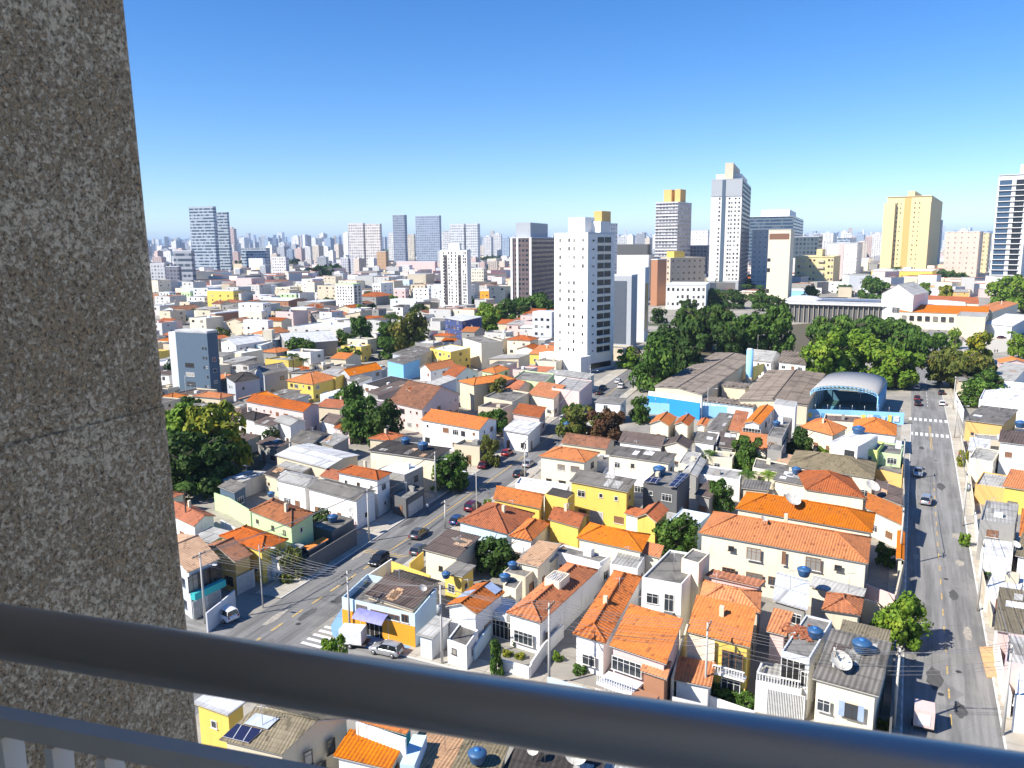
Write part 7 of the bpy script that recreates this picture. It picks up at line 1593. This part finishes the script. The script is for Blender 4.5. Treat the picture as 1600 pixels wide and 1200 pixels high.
zone(700, 1090, 195, 1600, 7.5, 6.5, 'fibre pale slab rust mauve pale', 'w cr be co wf', [3, 3.4, 4.2], 60)
zone(590, 700, 195, 1600, 9, 8, 'fibre pale slab rust mauve orange fibre', 'wf cr be co w pk', [3.4, 4.2, 5.6], 60)
zone(535, 590, 215, 1010, 11, 9.5, 'fibre pale slab rust white orange slab', 'w cr be co wf wg ye', [4, 5, 6.5], 60)
zone(486, 536, 252, 880, 14, 11.5, 'pale white slab mauve brown rust rust dark', 'wf w cr be wg co pk wf be', [4.5, 6, 7, 9], 70)
zone(455, 486, 245, 880, 20, 16, 'white slab pale mauve rust brown', 'w wf cr wg be wg wf cr', [7, 9, 12, 16], 46)
zone(440, 470, 1000, 1600, 24, 20, 'white slab pale slab rust', 'w w cr be wg w oc', [6, 8, 10], 20)
ctr_ = {}
spots = []
for i in range(900):
    if len(spots) >= 64: break
    y = rr.choice((rr.uniform(430, 540), rr.uniform(430, 540), rr.uniform(540, 700))); x = rr.uniform(250, 1000); p = P(x, y)
    r_ = rr.uniform(2.2, 4.5)
    if not free(p.x, p.y, r_ * .55): continue
    spots.append((x, y, p, r_)); OCC.append((p.x, p.y, r_))
tl_ = {}
for x, y, p, r_ in spots:
    n, lx, ly = min(LAND, key=lambda q: (q[1] - x) ** 2 + 4 * (q[2] - y) ** 2); dx, dy = x - lx, (y - ly) * 2
    side = ('right of' if dx > 0 else 'left of') if abs(dx) > abs(dy) else ('in front of' if dy > 0 else 'behind')
    k = rr.choice(['dark', 'mid', 'mid', 'bright', 'olive']); tl_.setdefault(f"small {dict(dark='dark', mid='green', bright='bright green', olive='olive')[k]} tree among the roofs {side} {n}", []).append((x, y, p, r_, k))
for l, ids in tl_.items():
    ids.sort(key=lambda q: q[0])
    for j, (x, y, p, r_, k) in enumerate(ids):
        lb = l if len(ids) == 1 else ('leftmost ' if j == 0 else 'rightmost ' if j == len(ids) - 1 else ['second', 'third', 'fourth', 'fifth', 'sixth', 'seventh'][min(j - 1, 5)] + ' from left ') + l
        z = proj(p)[2]; tree(lb, x, y, 2 * r_ * F / z, proj((p.x, p.y, r_ * rr.uniform(1.7, 2.4)))[1], k, None, 'small trees among the roofs', occ=False)
labs = [auto_label(q[0], q[1], q[9], q[8], max(1, int(q[7] / 2.9)), q[11]) for q in pend]
by = {}
for i, l in enumerate(labs): by.setdefault(l, []).append(i)
for l, ids in by.items():
    if len(ids) > 1:
        ids.sort(key=lambda i: pend[i][0]); m = len(ids)
        for k, i in enumerate(ids):
            labs[i] = ('leftmost ' if k == 0 else 'rightmost ' if k == m - 1 else ['second', 'third', 'fourth', 'fifth', 'sixth', 'seventh', 'eighth', 'ninth', 'tenth', 'eleventh', 'twelfth'][min(k - 1, 10)] + ' from left ') + l
labs = [l.replace(' under brown grey sheets', ' under drab sheets').replace(' from left', ' from left') if len(l.split()) > 16 else l for l in labs]
labs = [l.replace(' the ', ' ', 1) if len(l.split()) > 16 else l for l in labs]
for q, lb in zip(pend, labs):
    x, y, p, u, v, w_, d_, h, tl, wl, rf, kind = q
    z = Vector((0, 0, h)); a = p - u * w_ / 2 - v * d_ / 2 + z; b = a + u * w_; c = b + v * d_
    # the front edge is the one nearest to the camera
    house(lb, tuple(a), tuple(b), tuple(c), h, rf, tl, wl, rr.choice('uv') if rf == 'gable' else 'u', .3 if tl in ('orange', 'rust', 'brown', 'tan') else .12, cat=kind, name='house' if kind == 'house' else 'low_building', occ=False,
          group='low houses of the middle blocks', wins=True, density=.8 if y > 535 else .6, kinds=['dark', 'w', 'dark'] if y < 540 else None)
# ---- what lies farther reads as one carpet of roofs
mb = MB((0, 0, 0)); cols = [WALL[k] for k in ('wf', 'wf', 'cr', 'wg', 'be', 'pk', 'w', 'co')] ; roofs = [TILE[k] for k in ('pale', 'slab', 'rust', 'fibre', 'brown', 'brown', 'mauve', 'rust')]
for i in range(6400):
    py = 386 + 78 * rr.random() ** 1.5; px = rr.uniform(-120, 1720)
    if py < 391: continue
    p = P(px, py); z = proj(p)[2]
    if z < 620 or not free(p.x, p.y, 9): continue
    s = rr.uniform(8, 20) * (1 + z / 6000); h = rr.choice((4, 6, 7, 9, 12, 15)) * rr.uniform(.8, 1.2); an = rad(24 + rr.choice((0, 15, -12, 40))); u = Vector((math.cos(an), -math.sin(an), 0)) * s / 2; v = Vector((math.sin(an), math.cos(an), 0)) * s * rr.uniform(.35, .8)
    mb.prism([p - u - v, p + u - v, p + u + v, p - u + v], 0, h, rr.choice(cols), rr.choice(roofs), False)
tag(mb.build('distant_rooftops'), 'carpet of far low houses between the towers', None, None, 'stuff')
# ---- far woods
wd = thing  # noqa
fv = []; ff = []; mb = MB()
def clump(px, py, wpx, hpx):
    p = P(px, py); z = proj(p)[2]; w_ = wpx * z / F; h_ = hpx * z / F
    for i in range(int(160)):
        t_ = rr.uniform(0, 6.283); r0 = rr.random() ** .5; c = p + Vector((math.cos(t_) * r0 * w_ / 2, math.sin(t_) * r0 * w_ * .5, h_ * (1 - r0 * r0 * .7) * rr.uniform(.4, 1)))
        s = w_ * rr.uniform(.035, .075); n = Vector((rr.gauss(0, 1), rr.gauss(0, 1), rr.gauss(0, 1) + .8)).normalized(); a = n.orthogonal().normalized() * s; b = n.cross(a)
        k = len(fv); fv.extend([c - a - b, c + a - b, c + a + b, c - a + b]); ff.append((k, k + 1, k + 2, k + 3))
for (x, y, w_, h_) in [(500, 436, 60, 20), (520, 432, 50, 20), (470, 438, 40, 16), (545, 420, 40, 12), (250, 425, 40, 14), (375, 424, 30, 18), (410, 412, 40, 12), (455, 418, 50, 14), (610, 446, 30, 12), (800, 440, 40, 12), (780, 425, 50, 10), (830, 418, 60, 10), (770, 410, 60, 8), (1120, 462, 60, 22), (1160, 452, 40, 18), (1190, 470, 40, 20), (960, 425, 30, 14), (1330, 445, 40, 16), (1480, 440, 60, 16), (1500, 455, 50, 14), (640, 405, 60, 8), (720, 400, 70, 8), (300, 404, 80, 8), (480, 402, 120, 8), (580, 400, 90, 7), (990, 410, 80, 8), (1300, 405, 90, 9)]: clump(x, y, w_, h_)
mb.grid_mesh(fv, ff, LEAF['dark']); tag(mb.build('distant_woods'), 'far dark green woods between the towers', None, None, 'stuff')
# ---- skyline: far towers, each its own object
FT = {}
pal = dict(white=(.72, .71, .69), beige=(.60, .53, .45), grey=(.42, .44, .47), blue=(.32, .40, .50), pink=(.60, .46, .42))
for k, c in pal.items():
    fm = facade('skyline_' + k, c, dk(c, .35), 5, 4.5, .55, .5); mb = MB()
    def fc(p, q, hh=1.0): mb.face([(p[0], p[1], 0), (q[0], q[1], 0), (q[0], q[1], hh), (p[0], p[1], hh)], fm, [(0, 0), (20, 0), (20, 80), (0, 80)])
    sq = [(-.5, -.5), (.5, -.5), (.5, .5), (-.5, .5)]
    for i in range(4): fc(sq[i], sq[(i + 1) % 4])
    mb.face([(*q, 1.0) for q in sq], WALL['wg'])
    for i in range(4):
        p, q = sq[i], sq[(i + 1) % 4]; mb.face([(p[0] * .45, p[1] * .45, 1), (q[0] * .45, q[1] * .45, 1), (q[0] * .45, q[1] * .45, 1.05), (p[0] * .45, p[1] * .45, 1.05)], fm, [(0, 0), (3, 0), (3, .4), (0, .4)])
    mb.face([(q[0] * .45, q[1] * .45, 1.05) for q in sq], WALL['wg']); FT[k] = mb.mesh('skyline_tower_' + k)
def sky_tower(px, py, wpx, top, k):
    p = P(px, py); z = proj(p)[2]; w_ = wpx * z / F; h = max(8, height_at(p, top))
    o = put('skyline_tower', FT[k], None, p, rad(-rr.choice((10, 24, 24, 35))), (w_, w_ * rr.uniform(.6, 1.1), h))
    return tag(o, dict(white='pale white tower in the hazy far skyline', beige='beige tower in the hazy far skyline', grey='grey tower in the hazy far skyline', blue='blue grey tower in the hazy far skyline', pink='pinkish tower in the hazy far skyline')[k], 'tower', 'far towers on the hazy skyline, ' + k)
for i in range(262):
    px = rr.uniform(225, 1620); d = rr.random()
    py = 389.5 + 16 * d ** 1.6; z = proj(P(px, py))[2]
    top = rr.gauss(374, 5) - 8 * (d > .75) * rr.random()
    if 380 < px < 1000: top -= 1
    if 225 < px < 330: top += 4
    sky_tower(px, py, rr.uniform(4, 9) + 5 * (d > .6), min(382, top) - (px - 800) * 60 / 7100 * .6, rr.choice(['white', 'white', 'beige', 'grey', 'blue', 'pink', 'white']))
for px, py, w_, top, k in [(482, 413, 13, 386, 'white'), (498, 414, 12, 384, 'beige'), (512, 412, 12, 386, 'white'), (462, 409, 9, 382, 'grey'), (530, 408, 10, 382, 'beige'), (426, 420, 14, 384, 'white'), (444, 416, 14, 386, 'grey'), (455, 418, 10, 390, 'blue'), (470, 416, 12, 388, 'pink'), (520, 418, 10, 392, 'white'), (763, 408, 12, 370, 'white'), (778, 406, 12, 366, 'white'), (792, 408, 12, 372, 'blue'), (804, 408, 10, 370, 'grey'), (972, 408, 12, 370, 'white'), (985, 406, 12, 368, 'white'), (1000, 408, 13, 366, 'grey'), (1012, 408, 10, 372, 'beige'), (365, 404, 14, 382, 'white'), (1345, 408, 16, 378, 'beige'), (1356, 405, 12, 370, 'pink'), (1368, 410, 14, 366, 'white'), (1085, 404, 14, 362, 'white'), (1290, 412, 18, 376, 'white'), (1276, 408, 14, 366, 'grey'), (1480, 402, 12, 364, 'white'), (1318, 398, 10, 362, 'white')]:
    sky_tower(px, py, w_, top, k)
# the farthest of them read as one pale comb along the horizon
mb = MB((0, 0, 0)); fms = [facade('skyline_' + k, (1, 1, 1), (1, 1, 1)) for k in ('white', 'white', 'beige', 'grey', 'blue')]
for i in range(1100):
    px = rr.uniform(-120, 1720); py = 386.5 + 10 * rr.random() ** 1.3 - (px - 800) * .0085; p = P(px, py); z = proj(p)[2]
    w_ = rr.uniform(2.5, 6.5) * z / F; d_ = w_ * rr.uniform(.6, 1.2); top = rr.gauss(372.5, 4.6) - (px - 800) * .0085; h = max(12, height_at(p, min(top, py - 4))); an = rad(rr.uniform(-40, 40)); u = Vector((math.cos(an), -math.sin(an), 0)) * w_ / 2; v = Vector((math.sin(an), math.cos(an), 0)) * d_ / 2
    q = [p - u - v, p + u - v, p + u + v, p - u + v]; m_ = rr.choice(fms)
    for k in range(4): mb.face([(q[k].x, q[k].y, 0), (q[(k + 1) % 4].x, q[(k + 1) % 4].y, 0), (q[(k + 1) % 4].x, q[(k + 1) % 4].y, h), (q[k].x, q[k].y, h)], m_, [(0, 0), (20, 0), (20, 80), (0, 80)])
    mb.face([(r_.x, r_.y, h) for r_ in q], WALL['wg'])
tag(mb.build('distant_towers'), 'pale comb of farthest towers along the horizon', None, None, 'stuff')
# mid-rise blocks standing out of the carpet of roofs
for i in range(95):
    px = rr.choice((rr.uniform(240, 1000), rr.uniform(240, 1000), rr.uniform(1000, 1600))); py = rr.uniform(402, 442); p = P(px, py); z = proj(p)[2]
    if not free(p.x, p.y, 14): continue
    w_ = rr.uniform(9, 16); hpx = rr.uniform(12, 30); k = rr.choice(['white', 'white', 'beige', 'grey', 'pink']); OCC.append((p.x, p.y, 14))
    o = put('mid_rise_block', FT[k], None, p, rad(-rr.choice((10, 24, 30, 40))), (w_ * z / F, w_ * z / F * rr.uniform(.6, 1), height_at(p, py - hpx)))
    tag(o, {'white': 'white mid rise block standing out of the far roofs', 'beige': 'beige mid rise block standing out of the far roofs', 'grey': 'grey mid rise block standing out of the far roofs', 'pink': 'pinkish mid rise block standing out of the far roofs'}[k], 'apartment block', 'mid rise blocks among the far roofs, ' + k)
# ---- far hills
mb = MB(); HILL = plain('hill_green', (.05, .07, .04), .95); v = []; f = []
nx = 90
for j, (dist, amp) in enumerate(((15500, 0), (17500, 1), (19500, .2))):
    for i in range(nx + 1):
        x = -14000 + 28000 * i / nx
        z = 0 if j == 0 else amp * max(20, 150 + 90 * math.sin(i * .33) + 60 * math.sin(i * .81 + 1) + (140 if i < 16 else 0) * math.exp(-((i - 9) / 5.0) ** 2))
        v.append(Vector((x, dist, z - 1)))
for j in range(2):
    for i in range(nx): f.append((j * (nx + 1) + i, j * (nx + 1) + i + 1, (j + 1) * (nx + 1) + i + 1, (j + 1) * (nx + 1) + i))
mb.grid_mesh(v, f, HILL, True); tag(mb.build('hills'), kind='structure')
# ---------------------------------------------------------------- the balcony: stucco wall and railing
def stuccom():
    m, t, b = newmat('rough_stucco'); v = uvn(t, 1, 1, 'Object')
    n1 = noise(t, v, 75, 8, .85); n2 = noise(t, v, 110, 4, .7); n3 = noise(t, v, 5, 3)
    pl = ramp(t, mth(t, 'ADD', n1, mth(t, 'MULTIPLY', mth(t, 'SUBTRACT', n3, .5), .22)), .462, .522)
    c = mixc(t, n2, (.54, .355, .185), (.86, .585, .325)); c = mixc(t, pl, c, (.98, .76, .50))
    dkp = ramp(t, n2, .50, .40); c = mixc(t, mth(t, 'MULTIPLY', dkp, mth(t, 'SUBTRACT', 1.0, pl)), c, (.17, .115, .07))
    L(t, c, b.inputs['Base Color']); b.inputs['Roughness'].default_value = .95
    hgt = mth(t, 'ADD', mth(t, 'MULTIPLY', pl, .5), mth(t, 'MULTIPLY', n2, .9))
    bp = N(t, 'ShaderNodeBump'); bp.inputs['Strength'].default_value = .9; bp.inputs['Distance'].default_value = .012; L(t, hgt, bp.inputs['Height']); L(t, bp.outputs[0], b.inputs['Normal'])
    return m
STUC = stuccom(); GROOVE = plain('groove_render', (.42, .34, .25), .95, 0, .25)
wz = 2.0
e_top, e_bot = Q(203, 0, wz), Q(318, 1150, wz)
# bring both to the same plan depth so that the edge is one straight arris
def at_y(px, py, Y): d = ray(px, py); return CAM + d * (Y / d.y)
Yw = 1.95; e_top, e_bot = at_y(203, 0, Yw), at_y(318, 1150, Yw); ed = (e_top - e_bot).normalized()
wd_ = Vector((-math.sin(rad(21)), -math.cos(rad(21)), 0)); wn = Vector((-math.cos(rad(21)), math.sin(rad(21)), 0))
apt = thing('apartment_building', 'building with rough beige stucco wall on the left edge of the photo', 'building', (-1.5, -6, 0))
def wall_piece(z0, z1, m, inset, name):
    mb = MB((-1.5, -6, 0)); o0 = e_bot + ed * ((z0 - e_bot.z) / ed.z); o1 = e_bot + ed * ((z1 - e_bot.z) / ed.z); rd = .035
    def ring(o):
        pts = [o + wd_ * 1.75 + wn * inset]
        for k in range(7):
            a = k / 6 * math.pi / 2; pts.append(o + wd_ * (rd - rd * math.sin(a)) + wn * (rd - rd * math.cos(a)) + (wn * inset) * math.cos(a) + wd_ * inset * math.sin(a))
        return pts + [o + wn * .9 + wd_ * inset, o + wn * .9 + wd_ * 1.75]
    r0, r1 = ring(o0), ring(o1); n = len(r0)
    for i in range(n): mb.face([r0[i], r0[(i + 1) % n], r1[(i + 1) % n], r1[i]][::-1], m)
    mb.face(r1, m); mb.face(r0[::-1], m); return mb.build(name, apt)
zg = at_y(276, 626, Yw).z
wall_piece(40, zg - .0115, STUC, 0, 'stucco_wall'); wall_piece(zg + .0115, 53, STUC, 0, 'stucco_wall'); wall_piece(zg - .011, zg + .011, STUC, .004, 'groove')
rdv = Vector((1.034, -.285, 0)).normalized(); fn = Vector((rdv.y, -rdv.x, 0)); fn = -fn if fn.y < 0 else fn
bo = -fn * .75
mb = MB((-1.5, -6, 0)); STUC2 = wallm('facade_beige', (.78, .70, .58), .2)  # unseen facade, kept pale to bounce light onto wall and railing
k = [bo - rdv * 12, bo + rdv * 14, bo + rdv * 14 - fn * 14, bo - rdv * 12 - fn * 14]; mb.prism(k, 0, 53, STUC2); mb.build('facade', apt)  # unseen block, width and height set to keep sun off the balcony
mb = MB((-1.5, -6, 0)); k = [bo - rdv * 1.6 + fn * .01, bo + rdv * 6 + fn * .01, bo + rdv * 6 + fn * 1.5, bo - rdv * 1.6 + fn * 1.5]; mb.prism(k, CAMH - 1.72, CAMH - 1.55, STUC2); mb.build('balcony_slab', apt)
dH = .44
def on_ray(px, py, depth): d = ray(px, py); return CAM + d * (depth / -d.z)
a, b = on_ray(0, 986, dH), on_ray(1600, 1238, dH); d = (b - a).normalized(); a0, b0 = a - d * .55, b + d * 2.5
RAILM, rt, rb_ = newmat('railing_paint'); rb_.inputs['Roughness'].default_value = .36; rb_.inputs['Metallic'].default_value = .7
nz_ = noise(rt, uvn(rt, 1, 1, 'Object'), 9, 4); L(rt, mixc(rt, nz_, (.44, .415, .39), (.50, .475, .45)), rb_.inputs['Base Color'])
rail = thing('balcony_railing', 'dark grey balcony railing crossing the bottom of the photo', 'railing', (a.x, a.y, CAMH - 1.55))
org = Vector(rail.location)
mb = MB(org); mb.tube(a0, b0, .0305, .0305, RAILM, 40); mb.build('handrail', rail)
z2 = on_ray(0, 1122, 0.556)
nrm = Vector((-d.y, d.x, 0)); nrm.normalize()
def rp(px, py, depth_below): return on_ray(px, py, depth_below)
p1 = rp(0, 1110, .556); q1 = p1 + d * 3.2; p1 = p1 - d * .55
up = Vector((0, 0, 1)); mb = MB(org); RAIL2 = plain('lower_rail_paint', (.60, .53, .46), .7, 0, .15, .12)
c = (p1 + q1) / 2 - up * .014; mb.obox(c, (q1 - p1) / 2, nrm * .0105, up * .0125, RAIL2); mb.build('lower_rail', rail)
BALM = plain('baluster_paint', (.80, .72, .62), .5, 0, .1)
for i in range(40):
    o = p1 + d * (.03 + i * .0755) - up * .027; mb = MB(org); mb.obox(o - up * .43, d * .006, nrm * .0145, up * .43, BALM); mb.build('baluster', rail)
for s_ in (.0, 1.45, 2.9):
    o = p1 + d * (s_ + .5 * 0); mb = MB(org); top = a0 + d * s_; mb.tube((top.x, top.y, o.z - 1.0), (top.x, top.y, top.z), .012, .012, RAILM, 8)
    if s_ > 1: mb.build('post', rail)
# ---------------------------------------------------------------- the air
hb = MB(); HZ = bpy.data.materials.new('haze_air'); HZ.use_nodes = True; ht = HZ.node_tree; ht.nodes.remove(ht.nodes['Principled BSDF'])
pv = ht.nodes.new('ShaderNodeVolumePrincipled'); pv.inputs['Color'].default_value = (.44, .60, .84, 1); pv.inputs['Density'].default_value = HAZE; pv.inputs['Anisotropy'].default_value = -.1
ht.links.new(pv.outputs[0], ht.nodes['Material Output'].inputs['Volume'])
hb.prism([(-30000, -25000), (30000, -25000), (30000, 36000), (-30000, 36000)], -1, 420, HZ); hz = tag(hb.build('haze'), 'pale blue air haze over the city', None, None, 'stuff')
